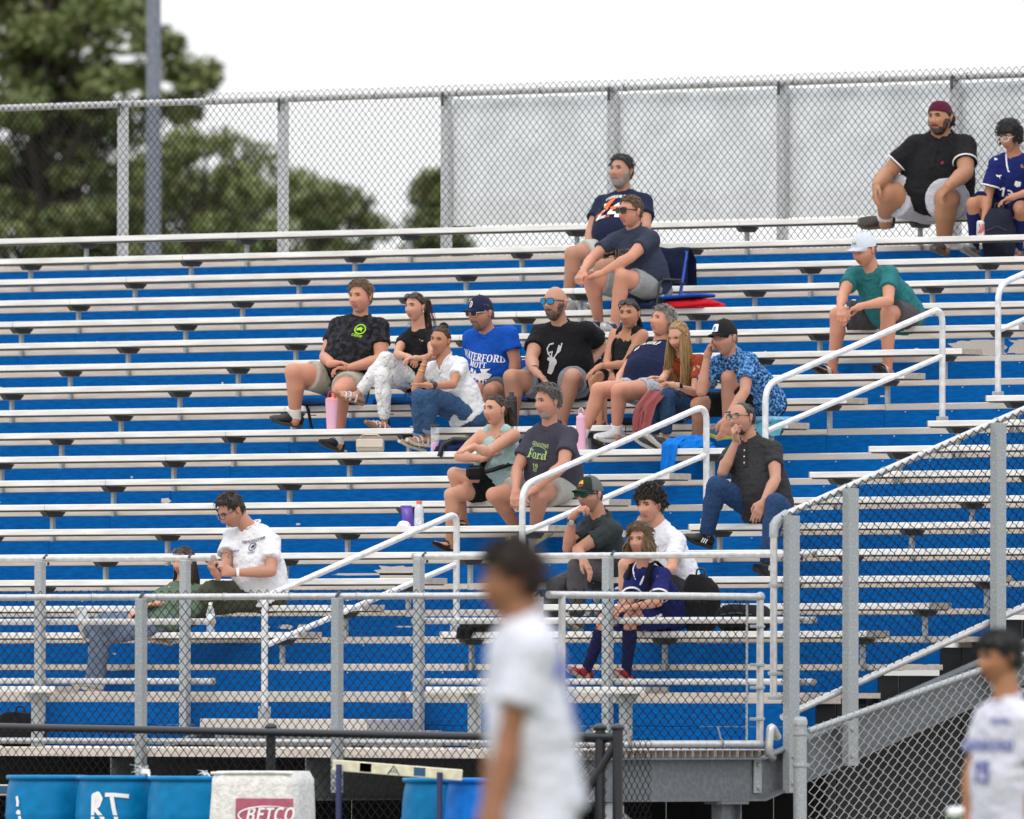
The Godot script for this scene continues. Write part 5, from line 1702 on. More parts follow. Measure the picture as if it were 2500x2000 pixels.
	P.beard = {"label": "man with a grey beard in a navy numbered tee on the upper rows", "girth": 1.2, "arm": 1.1, "leg": 1.05, "belly": 0.10, "sleeve": 0.62, "loose": 1.12,
		"shirt": Color(0.012, 0.017, 0.045), "fold": 0.004, "bottom": "shorts", "pants": Color(0.45, 0.45, 0.40), "short": 0.7, "shoe": "trainer", "shoe_col": Color(0.35, 0.34, 0.34), "sole_col": Color(0.6, 0.6, 0.6),
		"head": mk.call(short, {"skin": Color(0.442, 0.252, 0.178), "hair": Color(0.034, 0.031, 0.030), "seed": 12, "beard": "full", "beard_col": Color(0.30, 0.28, 0.265), "beard_len": 0.016, "jowl": 0.35, "wide": 1.05, "top": 0.022})}
	P.sunglasses = {"label": "man in dark sunglasses and a heather navy tee, forearms on his knees", "girth": 1.08, "arm": 1.05, "leg": 1.05, "belly": 0.05, "sleeve": 0.60, "loose": 1.1,
		"shirt": Color(0.032, 0.040, 0.066), "fold": 0.005, "bottom": "shorts", "pants": Color(0.26, 0.27, 0.27), "short": 0.72, "shoe": "trainer", "shoe_col": Color(0.02, 0.03, 0.08), "sole_col": Color(0.5, 0.5, 0.5), "poseF": "fist", "poseN": "flat",
		"head": mk.call(short, {"skin": PINK, "hair": Color(0.15, 0.085, 0.045), "seed": 13, "jowl": 0.3, "eyes": false, "top": 0.014, "side": 0.003})}
	P.teal = {"label": "man in a teal tee and pale grey cap leaning on his knees", "girth": 1.05, "arm": 1.0, "leg": 1.02, "belly": 0.05, "sleeve": 0.58, "loose": 1.12,
		"shirt": Color(0.022, 0.155, 0.165), "bottom": "shorts", "pants": Color(0.075, 0.070, 0.074), "short": 0.80, "loose_leg": 1.2, "shoe": "slide", "shoe_col": Color(0.02, 0.02, 0.02), "sole_col": Color(0.02, 0.02, 0.02), "poseN": "curl", "poseF": "curl",
		"head": mk.call(short, {"skin": PINK, "hair": Color(0.13, 0.09, 0.06), "tufts": 0, "seed": 14, "top": 0.004, "side": 0.004, "jowl": 0.25, "wide": 1.03, "stubble": 0.12})}
	P.maroon = {"label": "large man in a black polo and maroon skullcap on the top row", "girth": 1.62, "arm": 1.42, "leg": 1.42, "belly": 0.12, "sleeve": 0.66, "neck": 1.25, "hem": -0.07,
		"shirt": Color(0.012, 0.012, 0.014), "bottom": "shorts", "pants": Color(0.50, 0.51, 0.57), "short": 0.74, "shoe": "trainer", "shoe_col": Color(0.045, 0.030, 0.026), "sole_col": Color(0.14, 0.12, 0.10), "sock": Color(0.75, 0.75, 0.8), "poseN": "relax", "poseF": "relax", "dorsF": Vector3(-0.8, 0.5, 0.3),
		"head": mk.call(short, {"skin": OLIVE, "hair": Color(0.010, 0.009, 0.009), "tufts": 0, "seed": 15, "beard": "full", "beard_len": 0.010, "jowl": 0.45, "wide": 1.1, "brow": 0.005, "long": 0.07, "strands": 40, "from": 105.0, "top": 0.008, "side": 0.012, "line": [0.07, 0.035, -0.005, -0.08]})}
	P.glassesboy = {"label": "boy in clear glasses and a navy football shirt with a backpack", "girth": 0.98, "arm": 0.98, "leg": 0.95, "sleeve": 0.72, "loose": 1.25,
		"shirt": Color(0.012, 0.020, 0.13), "bottom": "shorts", "pants": Color(0.010, 0.013, 0.06), "short": 0.75, "loose_leg": 1.15, "shoe": "trainer", "shoe_col": Color(0.25, 0.26, 0.25), "sole_col": Color(0.4, 0.4, 0.4), "sock": Color(0.012, 0.018, 0.10), "tall_sock": true, "poseF": "grip", "dorsF": Vector3(-0.7, 0.1, 0.6), "poseN": "relax",
		"head": mk.call(short, {"skin": TAN, "hair": Color(0.012, 0.011, 0.012), "seed": 16, "top": 0.034, "side": 0.020, "rough": 0.010, "line": [0.048, 0.02, -0.02, -0.075], "long": 0.07, "strands": 60, "from": 60.0})}
	P.mint = {"label": "woman in a mint vest with arms crossed and a black belt bag", "girth": 0.96, "arm": 1.0, "leg": 0.98, "sleeve": 0.0, "bust": 1.15,
		"shirt": Color(0.36, 0.52, 0.52), "bottom": "shorts", "pants": Color(0.010, 0.010, 0.011), "short": 0.55, "shoe": "flip", "shoe_col": Color(0.012, 0.012, 0.012), "sole_col": Color(0.012, 0.012, 0.012), "poseN": "flat", "poseF": "flat",
		"head": mk.call(back, {"hair": Color(0.06, 0.035, 0.022), "tail": 0.20, "tail_y": 0.0, "seed": 17, "size": 0.98, "side": 0.009, "jowl": 0.2})}
	P.slate = {"label": "grey-haired man in a slate tee with a lettered oval and pale cargo shorts", "girth": 1.12, "arm": 1.05, "leg": 1.05, "belly": 0.07, "sleeve": 0.64, "loose": 1.15,
		"shirt": Color(0.050, 0.047, 0.066), "fold": 0.005, "bottom": "shorts", "pants": Color(0.38, 0.37, 0.33), "short": 0.72, "loose_leg": 1.12, "shoe": "trainer", "shoe_col": Color(0.5, 0.5, 0.46), "sole_col": Color(0.30, 0.28, 0.20), "poseN": "curl", "poseF": "curl",
		"head": mk.call(short, {"skin": Color(0.506, 0.280, 0.206), "hair": Color(0.115, 0.108, 0.10), "seed": 18, "beard": "goatee", "beard_col": Color(0.34, 0.31, 0.29), "beard_len": 0.007, "top": 0.024, "side": 0.012, "quiff": 0.016, "rough": 0.010, "jowl": 0.2})}
	P.greypolo = {"label": "man in a charcoal polo and jeans with his cheek on his fist", "girth": 1.05, "arm": 0.98, "leg": 1.0, "belly": 0.05, "sleeve": 0.58, "loose": 1.1,
		"shirt": Color(0.034, 0.034, 0.037), "bottom": "long", "pants": Color(0.03, 0.07, 0.165), "cuff": 0.98, "shoe": "trainer", "shoe_col": Color(0.012, 0.012, 0.013), "sole_col": Color(0.015, 0.015, 0.016), "stripe": true, "poseF": "fist", "dorsF": Vector3(-0.7, 0.1, 0.6), "poseN": "relax", "dorsN": Vector3(0.5, 0.3, 0.8),
		"head": mk.call(short, {"skin": Color(0.478, 0.280, 0.206), "hair": Color(0.035, 0.030, 0.027), "seed": 19, "line": [0.095, 0.07, 0.0, -0.05], "top": 0.006, "thin_top": true, "beard": "goatee", "beard_len": 0.003, "jowl": 0.25, "stubble": 0.10})}
	P.darkpolo = {"label": "man in a dark green polo, trucker cap and sunglasses, chin in hand", "girth": 1.02, "arm": 1.0, "leg": 1.0, "sleeve": 0.58, "loose": 1.1,
		"shirt": Color(0.030, 0.040, 0.043), "bottom": "long", "pants": Color(0.075, 0.072, 0.080), "cuff": 0.95, "shoe": "trainer", "shoe_col": Color(0.16, 0.13, 0.09), "sole_col": Color(0.3, 0.28, 0.24), "poseF": "grip", "dorsF": Vector3(-0.8, -0.2, 0.4), "poseN": "relax",
		"head": mk.call(short, {"skin": Color(0.460, 0.261, 0.187), "hair": Color(0.05, 0.035, 0.027), "tufts": 0, "seed": 20, "top": 0.005, "side": 0.003, "stubble": 0.28, "eyes": false})}
	P.curly = {"label": "boy with curly dark hair in a white football shirt, hand over his mouth", "girth": 0.90, "arm": 0.90, "leg": 0.92, "sleeve": 0.66, "loose": 1.2,
		"shirt": Color(0.69, 0.69, 0.75), "bottom": "shorts", "pants": Color(0.03, 0.03, 0.035), "short": 0.7, "shoe": "trainer", "shoe_col": Color(0.02, 0.02, 0.02), "sole_col": Color(0.3, 0.3, 0.3), "poseF": "flat", "dorsF": Vector3(-0.2, 0.1, 1.0), "poseN": "relax",
		"head": mk.call(short, {"skin": FAIR, "hair": Color(0.028, 0.016, 0.011), "seed": 21, "top": 0.034, "side": 0.020, "rough": 0.014, "freq": 90.0, "line": [0.052, 0.03, 0.0, -0.06], "curls": 420, "wide": 0.97, "brow": 0.0045})}
	P.jersey = {"label": "boy with wavy fair hair in a navy football shirt with backpack straps", "girth": 0.86, "arm": 0.86, "leg": 0.88, "sleeve": 0.78, "loose": 1.35,
		"shirt": Color(0.010, 0.016, 0.105), "bottom": "shorts", "pants": Color(0.010, 0.020, 0.13), "short": 0.80, "loose_leg": 1.3, "shoe": "trainer", "shoe_col": Color(0.45, 0.012, 0.02), "sole_col": Color(0.35, 0.30, 0.26), "sock": Color(0.008, 0.011, 0.06), "tall_sock": true, "poseN": "relax", "poseF": "relax",
		"head": mk.call(short, {"skin": Color(0.497, 0.289, 0.210), "hair": Color(0.19, 0.115, 0.055), "seed": 22, "top": 0.034, "side": 0.024, "rough": 0.014, "line": [0.072, 0.03, -0.03, -0.08], "long": 0.12, "strands": 150, "from": 38.0, "flare": 0.03, "size": 0.97, "wide": 0.95})}
	P.phone = {"label": "man in glasses and a white tee bent over his phone", "girth": 1.08, "arm": 1.0, "leg": 1.0, "belly": 0.05, "sleeve": 0.66, "loose": 1.25,
		"shirt": Color(0.72, 0.72, 0.75), "bottom": "long", "pants": Color(0.062, 0.066, 0.046), "wide": 1.15, "cuff": 0.98, "shoe": "canvas", "shoe_col": Color(0.74, 0.74, 0.76), "sole_col": Color(0.55, 0.46, 0.33), "poseN": "grip", "dorsN": Vector3(0.4, 0.4, 0.9), "poseF": "grip", "dorsF": Vector3(-0.3, -0.5, 0.7),
		"head": mk.call(short, {"skin": Color(0.478, 0.266, 0.191), "hair": Color(0.040, 0.026, 0.019), "seed": 23, "top": 0.026, "side": 0.004, "quiff": 0.008, "stubble": 0.18})}
	P.reclining = {"label": "woman in a green jacket and jeans reclining against the row above", "girth": 0.88, "arm": 0.95, "leg": 0.95, "sleeve": 1.0, "bust": 0.9, "hem": 0.1,
		"shirt": Color(0.10, 0.145, 0.10), "fold": 0.011, "bottom": "long", "pants": Color(0.20, 0.25, 0.34), "wide": 1.2, "flare": 1.5, "cuff": 0.98, "shoe": "canvas", "shoe_col": Color(0.76, 0.76, 0.77), "sole_col": Color(0.55, 0.52, 0.45), "poseN": "relax", "poseF": "relax",
		"head": mk.call(back, {"hair": Color(0.055, 0.028, 0.018), "long": 0.26, "strands": 150, "from": 84.0, "flare": 0.018, "seed": 24, "size": 0.95, "wide": 0.94, "side": 0.012, "top": 0.012, "line": [0.08, 0.045, -0.02, -0.08]})}
	P.playerA = {"label": "blurred player in white with cropped dark curls walking past the drums", "girth": 0.92, "arm": 0.95, "leg": 1.0, "sleeve": 0.66, "loose": 1.25, "hem": 0.1,
		"shirt": Color(0.70, 0.70, 0.78), "bottom": "shorts", "pants": Color(0.70, 0.70, 0.78), "short": 0.85, "loose_leg": 1.3, "shoe": "trainer", "shoe_col": Color(0.03, 0.03, 0.03), "sole_col": Color(0.4, 0.4, 0.4), "sock": Color(0.7, 0.7, 0.75), "tall_sock": true,
		"head": mk.call(short, {"skin": BROWN, "size": 0.86, "hair": Color(0.045, 0.024, 0.016), "seed": 25, "top": 0.032, "side": 0.008, "rough": 0.010, "freq": 90.0, "curls": 160, "line": [0.055, 0.03, 0.0, -0.05]})}
	P.playerB = {"label": "blurred player with short black hair in a white lettered shirt", "girth": 0.92, "arm": 0.92, "leg": 1.0, "sleeve": 0.66, "loose": 1.25, "hem": 0.1,
		"shirt": Color(0.68, 0.67, 0.77), "bottom": "shorts", "pants": Color(0.68, 0.67, 0.77), "short": 0.85, "loose_leg": 1.3, "shoe": "trainer", "shoe_col": Color(0.03, 0.03, 0.03), "sole_col": Color(0.4, 0.4, 0.4), "sock": Color(0.7, 0.7, 0.75), "tall_sock": true,
		"head": mk.call(short, {"skin": Color(0.423, 0.219, 0.122), "hair": Color(0.010, 0.009, 0.009), "seed": 26, "top": 0.026, "side": 0.012, "line": [0.05, 0.03, -0.01, -0.05]})}
	return P


func refine(mb: MB, most: float) -> MB:
	var o := MB.new()
	var todo := []
	for k in range(0, mb.i.size(), 3): todo.append([mb.v[mb.i[k]], mb.v[mb.i[k + 1]], mb.v[mb.i[k + 2]]])
	while not todo.is_empty():
		var t: Array = todo.pop_back()
		var w := 0; var lw := 0.0
		for e in 3:
			var l: float = t[e].distance_squared_to(t[(e + 1) % 3])
			if l > lw: lw = l; w = e
		if lw > most * most:
			var m: Vector3 = (t[w] + t[(w + 1) % 3]) * 0.5
			todo.append([t[w], m, t[(w + 2) % 3]]); todo.append([m, t[(w + 1) % 3], t[(w + 2) % 3]])
			continue
		for p in t: o.vert(p, Vector3.BACK)
		var f := o.v.size() - 3
		o.tri(f, f + 1, f + 2)
	return o


# lay flat work on a shirt: centre c, axes x and y, seen along -n
func print_on(flat: MB, d: Dictionary, c: Vector3, x: Vector3, y: Vector3, lift := 0.008, n := Vector3.ZERO) -> MB:
	var o := refine(flat, 0.028)
	var bones: Array = d.shirt_bones
	if n == Vector3.ZERO: n = x.cross(y).normalized()
	for k in o.v.size():
		var q := o.v[k]
		var p := c + x * q.x + y * q.y + n * 0.4
		for s in 14:
			var e := field_at(bones, p)
			if e < 0.002: break
			p -= n * e * 0.9
		o.v[k] = p + n * (lift + q.z)
	o.renormal()
	return o


func text_at(s: String, h: float, x: float, y: float, arc := 0.0, font := "Droid Sans", bold := 1.0, italic := false, sx := 1.0) -> MB:
	var t := text_mb(s, h, font, bold, italic)
	for k in t.v.size():
		var p := t.v[k]
		t.v[k] = Vector3(p.x * sx + x, p.y + y - arc * p.x * p.x * sx * sx, 0)
	return t


func poly_mb(pts: Array, at := Vector2.ZERO, sc := 1.0) -> MB:
	var pp := PackedVector2Array()
	for p in pts: pp.append(at + Vector2(p[0], p[1]) * sc)
	var mb := MB.new()
	var ids := Geometry2D.triangulate_polygon(pp)
	for p in pp: mb.vert(Vector3(p.x, p.y, 0), Vector3.BACK)
	for k in ids: mb.i.append(k)
	return mb


func ring_mb(at: Vector2, r: float, w: float, sy := 1.0) -> MB:
	var mb := MB.new()
	for k in 28:
		var an := TAU * k / 28.0
		var d := Vector3(cos(an), sin(an) * sy, 0)
		mb.vert(Vector3(at.x, at.y, 0) + d * (r - w), Vector3.BACK); mb.vert(Vector3(at.x, at.y, 0) + d * r, Vector3.BACK)
	for k in 28:
		var a := k * 2; var b := ((k + 1) % 28) * 2
		mb.tri(a, a + 1, b); mb.tri(b, a + 1, b + 1)
	return mb


func glasses(owner_node: Node, xf: Transform3D, frame: Material, lens: Material, tall := 0.019, thick := 0.0024, pushed := false) -> void:
	var off := Transform3D.IDENTITY
	if pushed: off = Transform3D(Basis(Vector3.RIGHT, -0.72), Vector3(0, 0.022, 0.004))
	var t := xf * off
	var fr := MB.new(); var le := MB.new()
	for s in [-1.0, 1.0]:
		var ring := []
		for k in 15:
			var an := TAU * k / 14.0
			var cx := cos(an); var sy := sin(an)
			var e := pow(pow(absf(cx), 3.2) + pow(absf(sy), 3.2), -1.0 / 3.2)
			var p := Vector3(s * 0.034 + cx * e * 0.0275, 0.011 + sy * e * tall, 0.111)
			p.z -= absf(p.x) * absf(p.x) * 3.2
			ring.append(t * p)
		fr.tube(ring, thick, 5, false)
		var mid := Vector3.ZERO
		for k in 14: mid += ring[k]
		le.face(ring.slice(0, 14).map(func(q): return q + t.basis.z.normalized() * 0.001))
		le.face(ring.slice(0, 14).map(func(q): return q - t.basis.z.normalized() * 0.0015))
		fr.tube([t * Vector3(s * 0.061, 0.017, 0.099), t * Vector3(s * 0.076, 0.018, 0.07), t * Vector3(s * 0.083, 0.014, 0.01), t * Vector3(s * 0.082, 0.002, -0.03)], thick * 1.15, 5)
	fr.tube([t * Vector3(-0.008, 0.016, 0.113), t * Vector3(0, 0.019, 0.116), t * Vector3(0.008, 0.016, 0.113)], thick, 5)
	var o := part("sunglasses" if tall > 0.02 else "glasses", fr, frame, owner_node)
	part("lens", le, lens, o)


func cap(owner_node: Node, xf: Transform3D, m: Material, brim_m: Material, o: Dictionary, brim := true, back_m: Material = null) -> MeshInstance3D:
	var cm := MB.new()
	var rows := 14; var cols := 40
	for side in 2:
		var grid := []
		for b in rows + 1:
			for a in cols:
				var lo := TAU * a / cols
				var base := 0.040 + 0.012 * cos(lo) if brim else 0.046 + 0.016 * cos(lo)
				var la0 := asin(clampf(base / 0.119, -1, 1))
				var la := lerpf(la0, PI / 2, float(b) / rows)
				var p := head_point(lo, la, o)
				var th := 0.010 + 0.016 * sin(PI * 0.5 * b / rows) * (1.0 if brim else 0.6)
				th += 0.004 * maxf(0.0, cos(lo)) * sin(PI * b / rows)
				if not brim and b > rows * 0.6: p.y = lerpf(p.y, 0.100, 0.45)
				cm.v.append(xf * (p + p.normalized() * (th - side * 0.004)))
				cm.n.append(xf.basis * p.normalized()); cm.c.append(Color(1, 1, 1))
	for side in 2:
		for b in rows:
			for a in cols:
				var f := side * (rows + 1) * cols
				var a2 := (a + 1) % cols
				cm.tri(f + b * cols + a, f + (b + 1) * cols + a, f + b * cols + a2)
				cm.tri(f + b * cols + a2, f + (b + 1) * cols + a, f + (b + 1) * cols + a2)
	var co := part("cap" if brim else "skullcap", cm, m, owner_node)
	if brim:
		var bm := MB.new()
		for side in 2:
			bm.sheet(20, 6, func(u: float, v: float):
				var lo := lerpf(-1.15, 1.15, u)
				var p := head_point(lo, asin((0.040 + 0.012 * cos(lo)) / 0.119), o)
				p += p.normalized() * 0.011
				var e := cos(lo * 1.25)
				var q := p + Vector3(0, 0, 1) * 0.072 * v * maxf(0.05, e) + Vector3(0, -0.012 * v - 0.016 * v * (1.0 - e), 0)
				q.x *= 1.0 - 0.12 * v
				return xf * (q + Vector3(0, -0.0035 * side, 0)))
		part("brim", bm, brim_m, co)
		bm = MB.new()
		bm.ball(xf * Vector3(0, 0.147, 0), Vector3.ONE * 0.006, Basis.IDENTITY, 6)
		part("button", bm, m, co)
	return co


# flat work on the front of a cap
func cap_mark(co: Node, flat: MB, xf: Transform3D, m: Material, o: Dictionary, lon := 0.0, called := "emblem") -> void:
	var r := refine(flat, 0.012)
	for k in r.v.size():
		var q := r.v[k]
		var p := head_point(lon + q.x / 0.105, asin(clampf((0.075 + q.y) / 0.119, -1, 0.99)), o)
		var t := clampf((asin(clampf(p.normalized().y, -1, 1)) - 0.45) / 1.1, 0.0, 1.0)
		r.v[k] = xf * (p + p.normalized() * (0.0155 + 0.015 * sin(PI * 0.5 * t)))
	r.renormal()
	part(called, r, m, co)


func band(path: Array, w: float, m: Material, called: String, parent: Node, thick := 0.004, face_dir := Vector3.UP) -> void:
	var mb := MB.new()
	var rings := []
	for k in path.size():
		var t: Vector3 = (path[mini(k + 1, path.size() - 1)] - path[maxi(k - 1, 0)]).normalized()
		var x := t.cross(face_dir).normalized()
		var y := x.cross(t)
		var c: Vector3 = path[k]
		rings.append([c + x * w + y * thick, c - x * w + y * thick, c - x * w - y * thick, c + x * w - y * thick])
	mb.ring_skin(rings)
	part(called, mb, m, parent)


func wrist_band(d: Dictionary, s: Dictionary, near: bool, w: float, m: Material, called: String, o: Node, r := 0.031, watch := false) -> void:
	var J: PackedVector3Array = s.J
	var wr := J[4 if near else 8]; var el := J[3 if near else 7]
	var ax := (wr - el).normalized()
	var c := wr - ax * 0.03
	r *= s.S * sqrt(s.get("arm", 1.0))
	var mb := MB.new()
	mb.lathe([Vector2(r, -w), Vector2(r + 0.004, -w * 0.8), Vector2(r + 0.004, w * 0.8), Vector2(r, w)], 16, c, Basis(Quaternion(Vector3.UP, ax)))
	var b := part(called, mb, m, o)
	if watch:
		var n: Vector3 = (Vector3(0.647, 0.25, 0.763) - ax * Vector3(0.647, 0.25, 0.763).dot(ax)).normalized()
		mb = MB.new()
		mb.lathe([Vector2(0.0, 0.010), Vector2(0.019, 0.009), Vector2(0.021, 0.004), Vector2(0.021, -0.004)], 14, c + n * (r + 0.002), Basis(Quaternion(Vector3.UP, n)))
		part("watch_face", mb, M.black_gloss if called == "watch" else M.steel, b)


func add_print(d: Dictionary, parent: Node, flat: MB, m: Material, c: Vector3, called := "print", lift := 0.009) -> void:
	if flat.i.is_empty():
		print("empty ", called)
		return
	part(called, print_on(flat, d, c, d.left, d.up, lift, d.fwd), m, parent)


func joined(list: Array) -> MB:
	var mb := MB.new()
	for o in list: mb.join(o)
	return mb


func build_people() -> void:
	hands = {"relax": hand_mesh([0.30, 0.32, 0.36, 0.42], 0.4), "flat": hand_mesh([0.10, 0.10, 0.12, 0.15], 0.3), "curl": hand_mesh([0.62, 0.66, 0.7, 0.75], 0.8), "fist": hand_mesh([1.45, 1.45, 1.45, 1.45], 1.6), "grip": hand_mesh([0.85, 0.9, 0.95, 1.0], 1.0), "point": hand_mesh([0.08, 1.35, 1.4, 1.4], 1.3)}
	var foot := shoe_mesh(0.255, "foot")
	var shoe := shoe_mesh(0.285, "shoe")
	var P := looks()
	var keys := P.keys()
	var done := []
	done.resize(keys.size())
	for k in keys.size():
		var s: Dictionary = P[keys[k]]
		var D: Array = JOINTS[keys[k]]
		var J := PackedVector3Array()
		for q in 18: J.append(Vector3(D[7][q * 3], D[7][q * 3 + 1], D[7][q * 3 + 2]) * 0.01)
		s.J = J; s.S = D[3]; s.at = Vector3(D[0], D[1], D[2]); s.face = Vector3(D[5][0], D[5][1], D[5][2]).normalized(); s.roll = D[6]
		s.hands = hands; s.foot = foot
	var job := func(k: int): done[k] = person_meshes(P[keys[k]])
	var gid := WorkerThreadPool.add_group_task(job, keys.size(), -1, true)
	WorkerThreadPool.wait_for_group_task_completion(gid)
	var skin_m := mat(Color(1, 1, 1), 0.55, 0.0, tex.skin, Vector3.ONE * 9.0, tex.fine, 0.12)
	skin_m.vertex_color_use_as_albedo = true
	skin_m.metallic_specular = 0.35
	var hair_m := mat(Color(1, 1, 1), 0.55, 0.0, tex.hair, Vector3(30, 8, 30), tex.fine, 0.6)
	hair_m.vertex_color_use_as_albedo = true
	var special := {
		"camo": cloth(Color(1, 1, 1), 0.9, noise_tex(0.022, lin(0.008, 0.008, 0.010), lin(0.034, 0.034, 0.042), FastNoiseLite.TYPE_SIMPLEX_SMOOTH, 3, true, [[0.42, lin(0.008, 0.008, 0.01)], [0.5, lin(0.018, 0.018, 0.023)], [0.62, lin(0.03, 0.03, 0.038)]]), 1.5),
		"marble": cloth(Color(1, 1, 1), 0.9, noise_tex(0.006, lin(0.68, 0.68, 0.69), lin(0.70, 0.70, 0.70), FastNoiseLite.TYPE_SIMPLEX_SMOOTH, 4, false, [[0.46, lin(0.68, 0.68, 0.69)], [0.495, lin(0.22, 0.22, 0.24)], [0.53, lin(0.70, 0.70, 0.70)]]), 2.2),
		"floral": cloth(Color(1, 1, 1), 0.9, noise_tex(0.016, lin(0.012, 0.028, 0.085), lin(0.20, 0.40, 0.68), FastNoiseLite.TYPE_SIMPLEX_SMOOTH, 2, false, [[0.40, lin(0.012, 0.028, 0.085)], [0.46, lin(0.06, 0.22, 0.50)], [0.54, lin(0.014, 0.03, 0.10)], [0.60, lin(0.10, 0.30, 0.60)]]), 4.0),
		"stripes": cloth(Color(1, 1, 1), 0.9, noise_tex(0.06, lin(0.03, 0.04, 0.10), lin(0.72, 0.72, 0.74), FastNoiseLite.TYPE_SIMPLEX_SMOOTH, 1, true, [[0.5, lin(0.72, 0.72, 0.74)]]), 5.0),
	}
	var white := mat(Color(0.78, 0.78, 0.78), 0.7)
	for k in keys.size():
		var key: String = keys[k]
		var s: Dictionary = P[key]
		var d: Dictionary = done[k]
		var J: PackedVector3Array = s.J
		var o := thing("person", s.label, "person", s.at, "players passing in front" if key.begins_with("player") else "spectators on the rows")
		part("body", d.body, skin_m, o)
		var sm: Material = special[s.shirt] if s.shirt is String else cloth(s.shirt)
		var pm: Material = special[s.pants] if s.pants is String else (cloth(s.pants, 0.92, tex.denim, 4.0) if key in ["bun", "blonde", "greypolo", "reclining"] else cloth(s.pants))
		var sh := part("jacket" if key == "reclining" else ("vest" if s.get("sleeve", 0.5) <= 0.0 else "shirt"), d.shirt, sm, o)
		part("trousers" if s.bottom == "long" else "shorts", d.trousers, pm, o)
		for h in d.hairs: part(h, d.hairs[h], hair_m, o)
		# neck edge
		if s.get("sleeve", 0.5) > 0.0:
			var ring := []
			var vn: bool = s.get("vneck", false) or key in ["glassesboy", "jersey"]
			for q in 17:
				var an := TAU * q / 16.0
				var r: float = 0.068 * s.S * s.get("neck", 1.0)
				var p: Vector3 = J[1] + d.left * sin(an) * r * 1.12 + d.fwd * (cos(an) * r + 0.006) + d.up * (0.012 - 0.022 * cos(an))
				if vn and absf(wrapf(an, -PI, PI)) < 0.9: p += (-d.up * 0.075 + d.fwd * 0.035) * (1.0 - absf(wrapf(an, -PI, PI)) / 0.9)
				ring.append(p)
			var nm := MB.new()
			nm.tube(ring, 0.0085, 6, false)
			part("neckline", nm, white if key in ["glassesboy", "jersey"] else sm, sh)
		if key in ["maroon", "greypolo", "darkpolo", "curly", "floral"]: collar(d, s, sh, sm, key)
		# shoes
		var um := mat(s.shoe_col, 0.7, 0.0, tex.speck, Vector3.ONE * 8, tex.fine, 0.3)
		var om := mat(s.sole_col, 0.75)
		for q in 2:
			var xf: Transform3D = d.shoes[q]
			var kn := J[11 if q == 0 else 15]; var an := J[12 if q == 0 else 16]
			if s.shoe in ["trainer", "canvas"]:
				var up := MB.new()
				up.join(shoe[0], xf)
				var so := part("shoe", up, um, o)
				var sl := MB.new()
				sl.join(shoe[1], xf)
				part("sole", sl, om, so)
				var lc := MB.new()
				for t in 4: lc.tube([xf * Vector3(-0.018, 0.094 - t * 0.010, 0.045 + t * 0.02), xf * Vector3(0.0, 0.103 - t * 0.012, 0.047 + t * 0.02), xf * Vector3(0.018, 0.094 - t * 0.010, 0.045 + t * 0.02)], 0.003, 4)
				part("laces", lc, white if s.shoe_col.r > 0.3 or key in ["jersey", "blonde"] else om, so)
				if s.get("stripe", false):
					for t in 3:
						for e in [-1.0, 1.0]: band([xf * Vector3(e * 0.046, 0.032, 0.03 + t * 0.022), xf * Vector3(e * 0.040, 0.065, 0.02 + t * 0.022)], 0.005, white, "stripe", so, 0.002, xf.basis.x)
				var sc: Color = s.get("sock", s.shoe_col)
				if s.has("sock"):
					var sk := MB.new()
					var hgt: float = 0.80 if s.get("tall_sock", false) else 0.17
					var lg: float = s.get("leg", 1.0) * s.S
					var pth := [an + (an - kn).normalized() * 0.03, an.lerp(kn, hgt * 0.4), an.lerp(kn, hgt * 0.8), an.lerp(kn, hgt)]
					if hgt > 0.5:
						var bk: Vector3 = ((J[10] + J[14]) * 0.5 - (J[10 if q == 0 else 14] + kn) * 0.5).normalized() * 0.014
						pth[2] += bk; pth[1] += bk * 0.5
					sk.tube(pth, [0.043 * lg, 0.052 * lg if hgt > 0.5 else 0.043 * lg, 0.066 * lg if hgt > 0.5 else 0.044 * lg, 0.061 * lg if hgt > 0.5 else 0.046 * lg], 12)
					part("sock", sk, cloth(sc), o)
			else:
				var sl := MB.new()
				sl.join(shoe[1], xf * Transform3D(Basis.from_scale(Vector3(1.04, 0.85, 1.0)), Vector3.ZERO))
				var so := part("sandal", sl, om, o)
				var straps := [[0.02, 0.074], [0.075, 0.058], [0.115, 0.044]]
				if s.shoe == "flip": straps = [[0.06, 0.066]]
				if s.shoe == "slide": straps = [[0.085, 0.056]]
				for t in straps:
					var pth := []
					for e in 9:
						var a2 := PI * e / 8.0
						pth.append(xf * Vector3(-cos(a2) * 0.046, 0.018 + sin(a2) * (t[1] - 0.006), t[0]))
					band(pth, 0.03 if s.shoe == "slide" else 0.010, um, "strap", so, 0.003, xf.basis.z.cross(xf.basis.x))
				if s.shoe == "slide":
					for t in 3:
						var pth := []
						for e in 9:
							var a2 := PI * e / 8.0
							pth.append(xf * Vector3(-cos(a2) * 0.048, 0.018 + sin(a2) * 0.053, 0.065 + t * 0.019))
						band(pth, 0.0045, white, "stripe", so, 0.003, xf.basis.z.cross(xf.basis.x))
		if s.get("cuff", 0.0) in [0.88]:
			for q in 2:
				var kn := J[11 if q == 0 else 15]; var an := J[12 if q == 0 else 16]
				var cm := MB.new()
				cm.tube([kn.lerp(an, 0.82), kn.lerp(an, 0.90)], [0.058 * s.S, 0.056 * s.S], 14)
				part("turned_cuff", cm, cloth(Color(0.16, 0.24, 0.36)), o)
		dress(key, s, d, o, sh, white)


